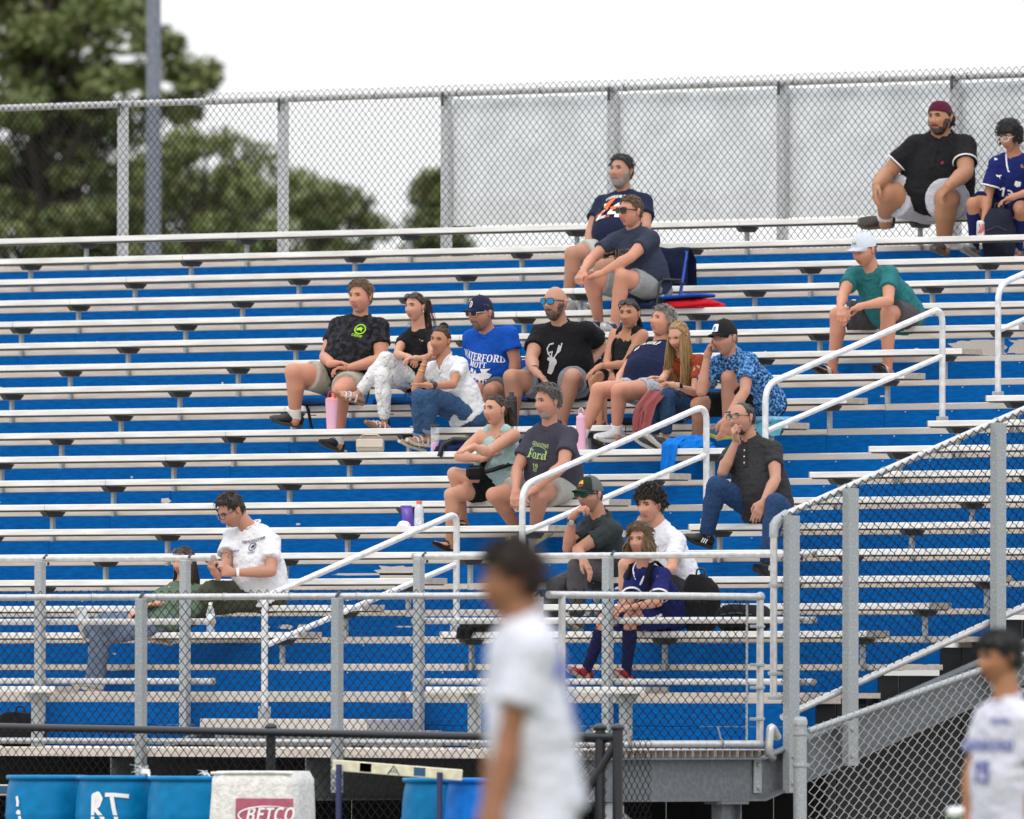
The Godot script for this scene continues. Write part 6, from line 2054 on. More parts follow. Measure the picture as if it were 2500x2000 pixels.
func collar(d: Dictionary, s: Dictionary, sh: Node, m: Material, key: String) -> void:
	var J: PackedVector3Array = s.J
	var trim := mat(Color(0.7, 0.55, 0.55), 0.8)
	for e in [-1.0, 1.0]:
		var mb := MB.new()
		for side in 2:
			mb.sheet(8, 3, func(u: float, v: float):
				var an: float = e * lerpf(0.25, 2.9, u)
				var r: float = (0.066 + 0.028 * v) * s.S * s.get("neck", 1.0)
				var p: Vector3 = J[1] + d.left * sin(an) * r * 1.1 + d.fwd * (cos(an) * r + 0.008) + d.up * (0.030 - 0.02 * cos(an) - 0.045 * v - (0.035 * v * (1.0 - u)))
				return p + d.up * 0.003 * side)
		var c := part("collar", mb, m, sh)
		if key == "maroon":
			var pth := []
			for q in 7:
				var an: float = e * lerpf(0.25, 2.2, q / 6.0)
				var r: float = 0.096 * s.S * s.get("neck", 1.0)
				pth.append(J[1] + d.left * sin(an) * r * 1.1 + d.fwd * (cos(an) * r + 0.008) + d.up * (-0.014 - 0.02 * cos(an) - (0.035 * (1.0 - q / 6.0))))
			var tm := MB.new()
			tm.tube(pth, 0.004, 5)
			part("trim", tm, trim, c)
	if key in ["maroon", "greypolo", "darkpolo", "floral"]:
		var f := MB.new()
		f.sheet(3, 8, func(u: float, v: float): return Vector3((u - 0.5) * 0.032, -v * 0.15, 0))
		add_print(d, sh, f, m, J[1] - d.up * 0.03, "placket", 0.011)
		if key == "greypolo":
			for q in 3:
				var b := ring_mb(Vector2(0, -0.03 - q * 0.045), 0.0055, 0.0054)
				add_print(d, sh, b, mat(Color(0.7, 0.7, 0.66), 0.4), J[1] - d.up * 0.03, "button", 0.014)


func dress(key: String, s: Dictionary, d: Dictionary, o: Node, sh: Node, white: Material) -> void:
	var J: PackedVector3Array = s.J
	var c: Vector3 = J[1].lerp(d.hip, 0.36)
	var hx: Transform3D = d.head_xf
	var ho: Dictionary = s.head
	var navy := cloth(Color(0.010, 0.014, 0.040))
	var black := cloth(Color(0.011, 0.011, 0.012))
	var mirror := mat(Color(0.02, 0.25, 0.55), 0.05, 0.9)
	match key:
		"camo":
			var lime := mat(Color(0.32, 0.62, 0.02), 0.7)
			add_print(d, sh, joined([ring_mb(Vector2(0.09, 0.09), 0.042, 0.008), poly_mb([[-0.02, -0.018], [-0.028, 0.0], [-0.01, 0.012], [0.004, 0.024], [0.006, 0.008], [0.022, 0.018], [0.012, -0.004], [0.02, -0.02], [0.0, -0.008]], Vector2(0.09, 0.09)), text_at("CREW", 0.02, 0.09, 0.034)]), lime, c, "emblem")
		"bluetee":
			cap_mark(cap(o, hx, navy, navy, ho), text_at("D", 0.034, 0, 0, 0, "Droid Serif"), hx, white, ho)
			glasses(o, hx, mat(Color(0.45, 0.45, 0.45), 0.3, 0.7), mat(Color(0.10, 0.02, 0.015), 0.08), 0.0205, 0.003)
			add_print(d, sh, joined([text_at("WATERFORD", 0.046, 0, 0.06, 0.9, "Droid Serif", 1.0, false, 0.94), text_at("MOTT", 0.036, 0.0, 0.012, 0.0, "Droid Serif"), text_at("CORSAIRS", 0.038, 0, -0.115, 0.0, "Droid Serif", 1.0, false, 1.0)]), white, c, "lettering")
			add_print(d, sh, joined([poly_mb([[-0.10, -0.075], [-0.07, -0.1], [-0.02, -0.085], [0.03, -0.10], [0.10, -0.085], [0.12, -0.06], [0.08, -0.035], [0.11, -0.015], [0.03, -0.01], [0.045, -0.04], [0.0, -0.05], [-0.01, -0.02], [-0.03, -0.05]]), poly_mb([[-0.06, -0.045], [-0.055, -0.015], [-0.03, -0.02], [-0.035, -0.05]])]), white, c, "ship_mark")
		"bald":
			glasses(o, hx, M.black_gloss, mirror, 0.0215, 0.0036)
			var deer := joined([poly_mb([[-0.045, -0.15], [0.0, -0.16], [0.022, -0.12], [0.034, -0.08], [0.055, -0.045], [0.05, -0.018], [0.028, 0.002], [-0.005, 0.008], [-0.05, -0.006], [-0.046, -0.028], [-0.022, -0.034], [-0.03, -0.09]])])
			for q in [[[0.02, 0.0], [0.045, 0.035], [0.075, 0.06], [0.086, 0.12]], [[0.045, 0.035], [0.06, 0.105]], [[0.06, 0.05], [0.07, 0.095]], [[-0.012, 0.004], [-0.045, 0.03], [-0.062, 0.068], [-0.04, 0.108], [0.0, 0.122]], [[-0.045, 0.03], [-0.02, 0.045]], [[-0.006, 0.004], [-0.004, 0.05]]]:
				var pl := PackedVector2Array()
				for w in q: pl.append(Vector2(w[0], w[1]))
				for pg in Geometry2D.offset_polyline(pl, 0.006): deer.join(poly_mb(Array(pg).map(func(w): return [w.x, w.y])))
			for q in deer.v.size(): deer.v[q] = deer.v[q] * 0.78 + Vector3(-0.02, 0.0, 0)
			var dm := mat(Color(0.62, 0.62, 0.64), 0.8, 0.0, noise_tex(0.14, Color(0.25, 0.25, 0.27), Color(1, 1, 1), FastNoiseLite.TYPE_CELLULAR, 2, true, [[0.35, Color(1, 1, 1)]]), Vector3.ONE * 7)
			add_print(d, sh, deer, dm, c, "deer_print", 0.010)
			wrist_band(d, s, false, 0.006, M.black, "bracelet", o)
		"tank":
			glasses(o, hx, M.black_gloss, M.black_gloss, 0.0215, 0.003, true)
			strap_over(d, sh, black, 1.0, 0.016)
		"ponytail":
			glasses(o, hx, M.black_gloss, M.black_gloss, 0.0205, 0.0032, true)
			var er := MB.new()
			for e in [-1.0, 1.0]: er.ball(hx * Vector3(e * 0.084, -0.038, -0.008), Vector3(0.005, 0.010, 0.005), Basis.IDENTITY, 6)
			part("earring", er, mat(Color(0.7, 0.6, 0.4), 0.25, 0.8), o)
		"bun":
			wrist_band(d, s, true, 0.016, M.black, "watch", o, 0.031, true)
			var gold := mat(Color(0.75, 0.50, 0.12), 0.25, 0.9)
			for q in 2:
				s.J[8] = J[8].lerp(J[7], 0.1 + q * 0.1)
				wrist_band(d, s, false, 0.003, gold, "bangle", o, 0.033)
			s.J[8] = J[8]
			for q in 3: add_print(d, sh, poly_mb([[0, 0], [0.012, 0.0], [0.024, 0.03 + q * 0.012], [0.012, 0.03 + q * 0.012]], Vector2(-0.10 + q * 0.02, -0.10)), M.black, c, "logo_bar")
		"greyhair":
			add_print(d, sh, joined([text_at("Game Girl", 0.034, 0.0, 0.06, 0.0, "Droid Serif", 1.0, true), text_at("Original", 0.026, 0.04, 0.03, 0.0, "Droid Serif", 1.0, true), text_at("D", 0.048, -0.02, -0.02, 0.0, "Droid Serif")]), white, c, "lettering")
		"blonde":
			wrist_band(d, s, true, 0.012, mat(Color(0.5, 0.48, 0.45), 0.5), "watch", o, 0.031, true)
		"floral":
			var co := cap(o, hx, black, black, ho)
			cap_mark(co, poly_mb([[-0.032, -0.018], [0.032, -0.018], [0.036, -0.012], [0.036, 0.018], [0.03, 0.022], [-0.03, 0.022], [-0.036, 0.018], [-0.036, -0.012]]), hx, white, ho, -0.12, "patch")
			var hm := poly_mb([[-0.02, 0.004], [-0.008, 0.008], [0.0, 0.015], [0.008, 0.008], [0.02, 0.004], [0.012, -0.002], [0.006, -0.014], [-0.006, -0.014], [-0.012, -0.002]])
			for q in hm.v.size(): hm.v[q] *= 1.02
			cap_mark(co, hm, Transform3D(hx.basis * 1.012, hx.origin), mat(Color(0.01, 0.16, 0.42), 0.7), ho, -0.12)
			wrist_band(d, s, true, 0.012, M.black, "watch", o, 0.031, true)
		"beard":
			var org := mat(Color(0.72, 0.13, 0.02), 0.8)
			add_print(d, sh, joined([text_at("CABRERA", 0.034, 0.0, 0.095, 0.0, "Droid Sans", 1.0, false, 0.9), text_at("2", 0.16, -0.062, -0.06), text_at("4", 0.16, 0.065, -0.06)]), white, c, "lettering")
			add_print(d, sh, joined([poly_mb([[-0.02, 0.06], [0.03, 0.08], [0.0, -0.06], [-0.05, -0.04]]), poly_mb([[-0.12, -0.075], [-0.03, -0.06], [-0.04, -0.08], [-0.13, -0.095]]), poly_mb([[0.02, -0.03], [0.12, -0.02], [0.12, -0.05], [0.03, -0.06]]), text_at("24 24 24", 0.02, -0.02, -0.125)]), org, c, "orange_print", 0.012)
			add_print(d, sh, joined([poly_mb([[-0.11, 0.0], [-0.06, 0.02], [-0.05, 0.0], [-0.10, -0.02]]), poly_mb([[-0.09, -0.05], [-0.03, -0.03], [-0.02, -0.045], [-0.08, -0.065]])]), navy, c, "dark_print", 0.013)
		"sunglasses":
			glasses(o, hx, M.black_gloss, M.black_gloss, 0.0225, 0.004)
			var br := mat(Color(0.35, 0.22, 0.14), 0.8)
			add_print(d, sh, text_at("CLIPPERS", 0.064, 0, 0.02, 0.0, "Droid Serif", 1.0, false, 0.88), br, c, "lettering")
			add_print(d, sh, text_at("CLIPPERS", 0.05, 0, 0.026, 0.0, "Droid Serif", 1.0, false, 1.0), mat(Color(0.02, 0.015, 0.015), 0.8), c, "letter_fill", 0.012)
			add_print(d, sh, joined([poly_mb([[-0.16, -0.02], [0.1, -0.02], [0.08, -0.06], [-0.14, -0.06]])]), mat(Color(0.55, 0.38, 0.03), 0.8), c, "yellow_print")
			add_print(d, sh, poly_mb([[-0.13, -0.045], [-0.04, -0.025], [0.02, -0.05], [-0.1, -0.07]]), mat(Color(0.03, 0.05, 0.14), 0.8), c, "blue_print", 0.012)
		"teal":
			var cm := cloth(Color(0.50, 0.53, 0.58))
			var co := cap(o, hx, cm, cm, ho)
			var tm := mat(Color(0.02, 0.20, 0.20), 0.7)
			cap_mark(co, joined([poly_mb([[-0.022, 0.012], [-0.010, 0.003], [0.010, 0.003], [0.022, 0.012], [0.022, 0.005], [0.012, 0.0], [0.022, -0.005], [0.022, -0.012], [0.010, -0.003], [-0.010, -0.003], [-0.022, -0.012], [-0.022, -0.005], [-0.012, 0.0], [-0.022, 0.005]])]), hx, tm, ho)
		"maroon":
			cap(o, hx, cloth(Color(0.075, 0.008, 0.022), 0.95), null, ho, false)
			add_print(d, sh, ring_mb(Vector2(0.08, 0.06), 0.010, 0.006), mat(Color(0.3, 0.02, 0.04), 0.8), c, "emblem")
			for q in [[2, 3], [6, 7]]:
				var e := J[q[0]].lerp(J[q[1]], 0.645)
				var ax := (J[q[1]] - J[q[0]]).normalized()
				var tm := MB.new()
				var rr: float = 0.0655 * 1.42 * s.S
				tm.lathe([Vector2(rr - 0.004, -0.006), Vector2(rr + 0.004, -0.003), Vector2(rr + 0.004, 0.003), Vector2(rr - 0.004, 0.006)], 22, e, Basis(Quaternion(Vector3.UP, ax)))
				part("sleeve_trim", tm, white, sh)
			wrist_band(d, s, true, 0.003, mat(Color(0.10, 0.03, 0.02), 0.7), "cord_bracelet", o, 0.030)
			wrist_band(d, s, false, 0.003, mat(Color(0.25, 0.02, 0.02), 0.7), "cord_bracelet", o, 0.030)
		"glassesboy":
			glasses(o, hx, mat(Color(0.62, 0.60, 0.56), 0.2), M.lens, 0.0195, 0.003)
			add_print(d, sh, joined([text_at("13", 0.085, 0.02, -0.10), poly_mb([[-0.10, 0.03], [-0.085, 0.026], [-0.065, 0.03], [-0.05, 0.042], [-0.052, 0.03], [-0.062, 0.02], [-0.055, 0.0], [-0.068, 0.014], [-0.085, 0.016]])]), white, c, "lettering")
			add_print(d, sh, poly_mb([[0.075, 0.0], [0.10, -0.012], [0.125, 0.0], [0.122, 0.035], [0.078, 0.035]]), white, c, "crest")
			sleeve_rim(s, sh, white)
			for e in [[2, 1.0], [6, -1.0]]: band([J[e[0]] + d.up * 0.052 - d.left * e[1] * 0.05 + d.fwd * 0.01, J[e[0]] + d.up * 0.045 + d.left * e[1] * 0.01 + d.fwd * 0.035], 0.009, white, "shoulder_stripe", sh, 0.008, d.up)
		"mint":
			strap_over(d, sh, black, -1.0, 0.022)
		"slate":
			var gm := mat(Color(0.30, 0.42, 0.16), 0.8)
			add_print(d, sh, joined([text_at("GENUINE", 0.026, 0.0, 0.085, 0.9), text_at("19", 0.036, 0.0, -0.06), text_at("03", 0.022, 0.0, -0.09)]), gm, c, "lettering")
			var oval := []
			for q in 26: oval.append([cos(TAU * q / 26.0) * 0.078, sin(TAU * q / 26.0) * 0.042])
			add_print(d, sh, poly_mb(oval, Vector2(0, 0.035)), mat(Color(0.018, 0.026, 0.045), 0.8), c, "oval_print")
			add_print(d, sh, joined([text_at("Ford", 0.052, 0, 0.018, 0.0, "Droid Serif", 1.0, true), ring_mb(Vector2(0, 0.035), 0.079, 0.005, 0.54)]), gm, c, "script_lettering", 0.012)
		"greypolo":
			glasses(o, hx, M.black_gloss, M.lens, 0.0165, 0.0022)
		"darkpolo":
			var dg := cloth(Color(0.018, 0.030, 0.022)); var gy := cloth(Color(0.10, 0.10, 0.10))
			var co := cap(o, hx, gy, dg, ho)
			var fp := []
			for q in 21: fp.append([lerpf(-0.1, 0.1, q / 20.0), -0.026])
			for q in 21: fp.append([lerpf(0.1, -0.1, q / 20.0), 0.036])
			cap_mark(co, poly_mb(fp), hx, dg, ho, 0.0, "front_panel")
			var hx2 := Transform3D(hx.basis * 1.012, hx.origin)
			cap_mark(co, joined([poly_mb([[-0.024, -0.002], [-0.02, 0.012], [-0.008, 0.02], [-0.004, 0.004]]), poly_mb([[0.0, 0.004], [0.002, 0.022], [0.018, 0.016], [0.024, 0.0]])]), hx2, mat(Color(0.75, 0.42, 0.02), 0.7), ho)
			cap_mark(co, poly_mb([[-0.024, -0.004], [0.024, -0.002], [0.02, -0.014], [-0.018, -0.016]]), hx2, mat(Color(0.22, 0.02, 0.02), 0.7), ho)
			glasses(o, hx, M.black_gloss, mat(Color(0.01, 0.09, 0.06), 0.06, 0.5), 0.0225, 0.004)
			wrist_band(d, s, false, 0.014, M.black, "wristwatch", o, 0.031, true)
		"curly":
			var pu := mat(Color(0.16, 0.20, 0.62), 0.7)
			part("back_number", print_on(text_at("2", 0.19, 0, 0), d, J[1].lerp(d.hip, 0.34) + d.left * 0.02, -d.left, d.up, 0.009, -d.fwd), pu, sh)
		"jersey":
			add_print(d, sh, poly_mb([[0.055, 0.0], [0.08, -0.015], [0.105, 0.0], [0.10, 0.035], [0.06, 0.035]]), mat(Color(0.25, 0.30, 0.55), 0.7), c, "crest")
			sleeve_rim(s, sh, white)
			for e in [2, 6]:
				var q := J[1].lerp(J[e], 0.62)
				band([q - d.fwd * 0.10 - d.up * 0.10, q - d.fwd * 0.05 + d.up * 0.05, q + d.up * 0.072, q + d.fwd * 0.09 + d.up * 0.02, q + d.fwd * 0.128 - d.up * 0.10, q + d.fwd * 0.11 - d.up * 0.26], 0.02, black, "backpack_strap", sh, 0.004, d.left.cross(d.up))
			for e in [[10, 11], [14, 15]]:
				band([J[e[0]].lerp(J[e[1]], 0.55) + Vector3(0, 0.03, 0) + d.left * 0.095, J[e[0]].lerp(J[e[1]], 0.78) + Vector3(0, 0.0, 0) + d.left * 0.11], 0.01, white, "shorts_trim", sh, 0.004, d.left)
		"phone":
			var bl := mat(Color(0.05, 0.07, 0.12), 0.4)
			glasses(o, hx, bl, M.lens, 0.0165, 0.003)
			var ink := mat(Color(0.02, 0.025, 0.06), 0.8)
			add_print(d, sh, joined([text_at("TRENDSETTER", 0.020, 0.09, 0.075, -1.0), ring_mb(Vector2(0.09, 0.035), 0.026, 0.005, 1.1), poly_mb([[-0.012, -0.012], [-0.006, 0.008], [0.014, 0.014], [0.010, -0.008]], Vector2(0.092, 0.036)), text_at("studio", 0.012, 0.09, -0.006)]), ink, c, "chest_print")
			add_print(d, sh, joined([text_at("SPORTSWEAR", 0.014, -0.08, 0.03), text_at("club", 0.012, -0.08, 0.014), text_at("* + *", 0.014, -0.08, -0.008)]), ink, c, "small_print")
			wrist_band(d, s, true, 0.010, white, "wristband", o, 0.031)
			wrist_band(d, s, false, 0.010, M.black, "watch", o, 0.031, true)
		"reclining":
			glasses(o, hx, M.black_gloss, M.black_gloss, 0.0205, 0.0032, true)
			for q in 3: add_print(d, sh, ring_mb(Vector2(0.01, 0.08 - q * 0.1), 0.009, 0.0088), mat(Color(0.45, 0.28, 0.10), 0.4, 0.4), c, "button", 0.014)
		"playerA":
			part("back_number", print_on(text_at("10", 0.22, 0, 0), d, J[1].lerp(d.hip, 0.42) + d.left * 0.06, -d.left, d.up, 0.010, -d.fwd), mat(Color(0.06, 0.11, 0.50), 0.7), sh)
		"playerB":
			add_print(d, sh, joined([text_at("WATERFORD", 0.05, 0.0, 0.0, 0.0, "Droid Sans", 1.0, false, 0.9), text_at("15", 0.10, 0.0, -0.12), text_at("Puma", 0.03, 0.10, 0.115)]), mat(Color(0.02, 0.045, 0.30), 0.7), c, "lettering")


func sleeve_rim(s: Dictionary, sh: Node, m: Material) -> void:
	var J: PackedVector3Array = s.J
	for q in [[2, 3], [6, 7]]:
		var e := J[q[0]].lerp(J[q[1]], s.sleeve - 0.02)
		var rr: float = 0.0655 * s.get("arm", 1.0) * s.S * s.get("loose", 1.0)
		var tm := MB.new()
		tm.lathe([Vector2(rr - 0.004, -0.007), Vector2(rr + 0.004, -0.004), Vector2(rr + 0.004, 0.004), Vector2(rr - 0.004, 0.007)], 22, e, Basis(Quaternion(Vector3.UP, (J[q[1]] - J[q[0]]).normalized())))
		part("sleeve_rim", tm, m, sh)


# a strap across the chest, from one shoulder to the other hip
func strap_over(d: Dictionary, sh: Node, m: Material, side: float, w: float) -> void:
	var f := MB.new()
	f.sheet(3, 18, func(u: float, v: float): return Vector3(lerpf(-0.085, 0.15, v) * side + (u - 0.5) * w * 2.0, lerpf(0.13, -0.34, v), 0))
	var c: Vector3 = d.hip + d.up * 0.32
	add_print(d, sh, f, m, c, "strap", 0.012)


# ------------------------------------------------------------------ things on the rows
func bottle(called: String, label: String, at: Vector3, prof: Array, m: Material, cap_m: Material, cap_prof: Array, loop := false) -> Node3D:
	var o := thing(called, label, "bottle", at)
	var mb := MB.new()
	mb.lathe(prof, 20)
	part("shell", mb, m, o)
	mb = MB.new()
	mb.lathe(cap_prof, 16)
	var c := part("lid", mb, cap_m, o)
	if loop:
		var top: float = cap_prof[-1].y
		mb = MB.new()
		var pts := []
		for k in 9: pts.append(Vector3(cos(PI * k / 8.0) * 0.024, top + sin(PI * k / 8.0) * 0.036, 0))
		mb.tube(pts, 0.0055, 6)
		part("carry_loop", mb, cap_m, c)
	return o


# a soft heap of cloth
func heap(mb: MB, at: Vector3, r: Vector3, seed_n: int, amp := 0.25) -> void:
	var f := mb.v.size()
	for a in 15:
		var la := lerpf(-0.5, PI / 2, a / 14.0)
		for s in 28:
			var lo := TAU * s / 28.0
			var d := Vector3(cos(la) * cos(lo), sin(la), cos(la) * sin(lo))
			var w := 1.0 + amp * (1.0 - absf(noise.get_noise_3d(d.x * 60 + seed_n * 50, d.y * 60, d.z * 60)) * 3.0)
			var p := at + d * r * w
			p.y = maxf(p.y, at.y - 0.0)
			mb.vert(p, d)
	for a in 14:
		for s in 28:
			var s2 := (s + 1) % 28
			mb.tri(f + a * 28 + s, f + (a + 1) * 28 + s, f + a * 28 + s2)
			mb.tri(f + a * 28 + s2, f + (a + 1) * 28 + s, f + (a + 1) * 28 + s2)
	mb.renormal(f)
	for k in range(f, mb.n.size()):
		if mb.n[k].dot(mb.v[k] - at) < 0: mb.n[k] = -mb.n[k]


func drape(w: float, path: Array, m: Material, called: String, parent: Node, side: Vector3, seed_n: int) -> void:
	var mb := MB.new()
	for s in 2:
		mb.sheet(12, 20, func(u: float, v: float):
			var t := v * (path.size() - 1)
			var k := mini(int(t), path.size() - 2)
			var c: Vector3 = path[k].lerp(path[k + 1], t - k)
			var fold := sin(u * 14.0 + seed_n + v * 2.0) * 0.010 + noise.get_noise_2d(u * 90 + seed_n * 30, v * 120) * 0.02
			return c + side * (u - 0.5) * w * (1.0 - 0.25 * v) + Vector3(0.4, 0.3, 0.85) * (fold + s * 0.006))
	part(called, mb, m, parent)


func build_belongings() -> void:
	var pink := mat(Color(0.62, 0.34, 0.45), 0.4)
	var t := bottle("tumbler", "pink tumbler with a dark red carry handle in front of the camouflage tee", Vector3(1.024, seat_y(9), 6.39), [Vector2(0, 0), Vector2(0.036, 0), Vector2(0.038, 0.01), Vector2(0.049, 0.215), Vector2(0.049, 0.225)], pink, mat(Color(0.75, 0.2, 0.18), 0.4), [Vector2(0.05, 0.225), Vector2(0.047, 0.24), Vector2(0.03, 0.25), Vector2(0.0, 0.252)])
	var mb := MB.new()
	mb.tube(fillet([Vector3(-0.04, 0.225, 0.0), Vector3(-0.034, 0.295, 0.0), Vector3(0.034, 0.295, 0.0), Vector3(0.04, 0.225, 0.0)], 0.03), 0.006, 6)
	part("handle", mb, mat(Color(0.30, 0.02, 0.06), 0.5), t)
	bottle("water_bottle", "tall pink flask with a looped lid beside the slate tee", Vector3(4.18, seat_y(10), 7.1), [Vector2(0, 0), Vector2(0.036, 0), Vector2(0.038, 0.006), Vector2(0.038, 0.22), Vector2(0.034, 0.238)], pink, pink, [Vector2(0.036, 0.236), Vector2(0.037, 0.262), Vector2(0.022, 0.268), Vector2(0.02, 0.285), Vector2(0.0, 0.287)], true)
	bottle("water_bottle", "black insulated flask with a pale ring between two women's backs", Vector3(2.877, seat_y(9), 6.39), [Vector2(0, 0), Vector2(0.042, 0), Vector2(0.044, 0.008), Vector2(0.044, 0.195), Vector2(0.038, 0.205)], M.black, M.black, [Vector2(0.04, 0.208), Vector2(0.04, 0.232), Vector2(0.018, 0.24), Vector2(0.018, 0.27), Vector2(0.0, 0.272)])
	var cb := bottle("water_bottle", "clear bottle of pink drink with a black lid by white sandals", Vector3(2.702, seat_y(10), 7.1), [Vector2(0, 0), Vector2(0.031, 0), Vector2(0.033, 0.006), Vector2(0.033, 0.19)], M.clear, M.black, [Vector2(0.034, 0.19), Vector2(0.034, 0.215), Vector2(0.0, 0.217)])
	mb = MB.new()
	mb.lathe([Vector2(0, 0.003), Vector2(0.029, 0.004), Vector2(0.030, 0.075), Vector2(0, 0.075)], 16)
	part("drink", mb, mat(Color(0.55, 0.22, 0.42), 0.2), cb)
	var pet := [Vector2(0, 0), Vector2(0.028, 0), Vector2(0.032, 0.01), Vector2(0.030, 0.05), Vector2(0.032, 0.06), Vector2(0.030, 0.07), Vector2(0.032, 0.10), Vector2(0.031, 0.14), Vector2(0.024, 0.175), Vector2(0.013, 0.195), Vector2(0.013, 0.205)]
	for s in [[Vector3(4.001, seat_y(5), 3.55), "clear water bottle with a white cap behind the teal man's hands"], [Vector3(4.78, seat_y(17), 12.07), "clear labelled water bottle on the plank below the phone man"]]:
		var w := bottle("water_bottle", s[1], s[0], pet, M.clear, M.white_plastic, [Vector2(0.015, 0.203), Vector2(0.015, 0.222), Vector2(0, 0.223)])
		mb = MB.new()
		mb.lathe([Vector2(0.0325, 0.085), Vector2(0.033, 0.087), Vector2(0.033, 0.135), Vector2(0.0325, 0.137)], 18)
		part("paper_band", mb, mat(Color(0.66, 0.70, 0.78), 0.6), w)
	var gt := bottle("sports_drink", "sports drink bottle with an orange cap beside a snack packet", Vector3(4.371, seat_y(13), 9.23), [Vector2(0, 0), Vector2(0.034, 0), Vector2(0.037, 0.01), Vector2(0.037, 0.06), Vector2(0.034, 0.075), Vector2(0.036, 0.09), Vector2(0.036, 0.125), Vector2(0.03, 0.15), Vector2(0.02, 0.165), Vector2(0.02, 0.175)], mat(Color(0.50, 0.53, 0.56), 0.2), mat(Color(0.72, 0.09, 0.015), 0.4), [Vector2(0.022, 0.172), Vector2(0.022, 0.195), Vector2(0, 0.196)])
	mb = text_mb("G", 0.045, "Droid Sans", 1.0)
	for k in mb.v.size(): mb.v[k] = Basis(Vector3.UP, 0.7) * (mb.v[k] + Vector3(-0.004, 0.04, 0.039))
	part("letter", mb, M.white_plastic, gt)
	var sp := thing("snack_packet", "torn purple snack packet standing beside the sports drink", "packet", Vector3(4.269, seat_y(13), 9.23))
	mb = MB.new()
	for s in 2:
		mb.sheet(8, 10, func(u: float, v: float): return Basis(Vector3.UP, 0.65) * Vector3((u - 0.5) * 0.085 - v * 0.02, v * 0.16, (0.022 * sin(PI * u) * sin(PI * minf(1.0, v + 0.12)) + noise.get_noise_2d(u * 200, v * 200) * 0.006) * (1.0 if s == 0 else -1.0)))
	part("wrapper", mb, mat(Color(0.11, 0.06, 0.36), 0.35), sp)
	mb = MB.new()
	heap(mb, Vector3(0, 0.002, 0.06), Vector3(0.05, 0.035, 0.035), 4)
	part("napkin", mb, M.white_plastic, sp)
	var cn := thing("drink_can", "silver and red drink can in the hand of the boy in glasses", "can", Vector3(3.059, seat_y(1), 0.76))
	mb = MB.new()
	mb.lathe([Vector2(0, 0.002), Vector2(0.025, 0), Vector2(0.033, 0.012), Vector2(0.033, 0.105), Vector2(0.027, 0.118), Vector2(0.026, 0.122), Vector2(0.0, 0.119)], 22)
	part("body", mb, mat(Color(0.62, 0.62, 0.64), 0.3, 0.7), cn)
	mb = MB.new()
	for k in 3: stroke([Vector2(-0.02 + k * 0.012, 0.02), Vector2(0.0 + k * 0.014, 0.055), Vector2(-0.01 + k * 0.022, 0.095)], 0.004, 0.033, mb, k)
	part("red_print", mb, mat(Color(0.5, 0.02, 0.03), 0.4), cn)
	cn.rotation.y = 0.7
	# hand bag
	var hb := thing("handbag", "small beige handbag with a chain handle on the plank", "handbag", Vector3(2.041, seat_y(10), 7.1))
	hb.rotation.y = 0.55
	mb = MB.new()
	mb.box(Vector3(0, 0.052, 0), Vector3(0.215, 0.104, 0.075), Basis.IDENTITY, 0.018)
	part("body", mb, mat(Color(0.44, 0.37, 0.31), 0.5, 0.0, tex.speck, Vector3.ONE * 6), hb)
	mb = MB.new()
	mb.box(Vector3(0, 0.074, 0.040), Vector3(0.21, 0.065, 0.012), Basis(Vector3.RIGHT, -0.08), 0.005)
	part("flap", mb, mat(Color(0.48, 0.41, 0.345), 0.5), hb)
	mb = MB.new()
	mb.tube(fillet([Vector3(-0.08, 0.10, 0), Vector3(-0.075, 0.14, 0), Vector3(0.075, 0.14, 0), Vector3(0.08, 0.10, 0)], 0.03), 0.004, 5)
	part("chain", mb, mat(Color(0.6, 0.5, 0.3), 0.3, 0.8), hb)
	# dark jacket bundle
	var bd := thing("jacket_bundle", "bundled navy jacket with a black strap hanging over the plank", "jacket", Vector3(2.90, seat_y(10), 7.1))
	mb = MB.new()
	heap(mb, Vector3.ZERO, Vector3(0.16, 0.085, 0.10), 2)
	part("cloth", mb, cloth(Color(0.010, 0.016, 0.07)), bd)
	band([Vector3(0.14, 0.09, 0.0), Vector3(0.06, 0.095, 0.08), Vector3(-0.01, 0.05, 0.125), Vector3(-0.03, -0.04, 0.14)], 0.022, M.black, "strap", bd, 0.003, Vector3(0.3, 0.6, 0.7))
	# padded seats fixed on the planks
	for s in [[0.44, 8, 0.42, Color(0.006, 0.055, 0.20), "blue padded stadium seat under the camouflage tee"], [1.25, 8, 0.42, Color(0.006, 0.055, 0.20), "blue padded stadium seat under the patterned white trousers"], [2.85, 8, 0.44, Color(0.010, 0.013, 0.03), "dark padded stadium seat under the bald man"], [2.2, 8, 0.42, Color(0.008, 0.05, 0.24), "blue padded stadium seat under the lettered blue tee"], [4.30, 9, 0.46, Color(0.010, 0.018, 0.05), "navy padded stadium seat under the grey-haired woman"]]:
		var z := seat_z(s[1]); var y := seat_y(s[1])
		var o := thing("stadium_seat", s[4], "seat", Vector3(s[0], y, z), "padded seats set on the planks")
		mb = MB.new()
		mb.box(Vector3(0, 0.032, 0.06), Vector3(s[2], 0.045, 0.38), Basis.IDENTITY, 0.016)
		part("pad", mb, cloth(s[3]), o)
		mb = MB.new()
		mb.tube(fillet([Vector3(-s[2] / 2, 0.006, 0.24), Vector3(-s[2] / 2, 0.006, -0.14), Vector3(-s[2] / 2, 0.36, -0.24), Vector3(s[2] / 2, 0.36, -0.24), Vector3(s[2] / 2, 0.006, -0.14), Vector3(s[2] / 2, 0.006, 0.24)], 0.04), 0.008, 6)
		var fr := part("frame", mb, M.black, o)
		mb = MB.new()
		mb.tube(fillet([Vector3(-s[2] * 0.3, 0.0, 0.15), Vector3(-s[2] * 0.3, -0.075, 0.16), Vector3(-s[2] * 0.3, -0.075, 0.08)], 0.01), 0.004, 4)
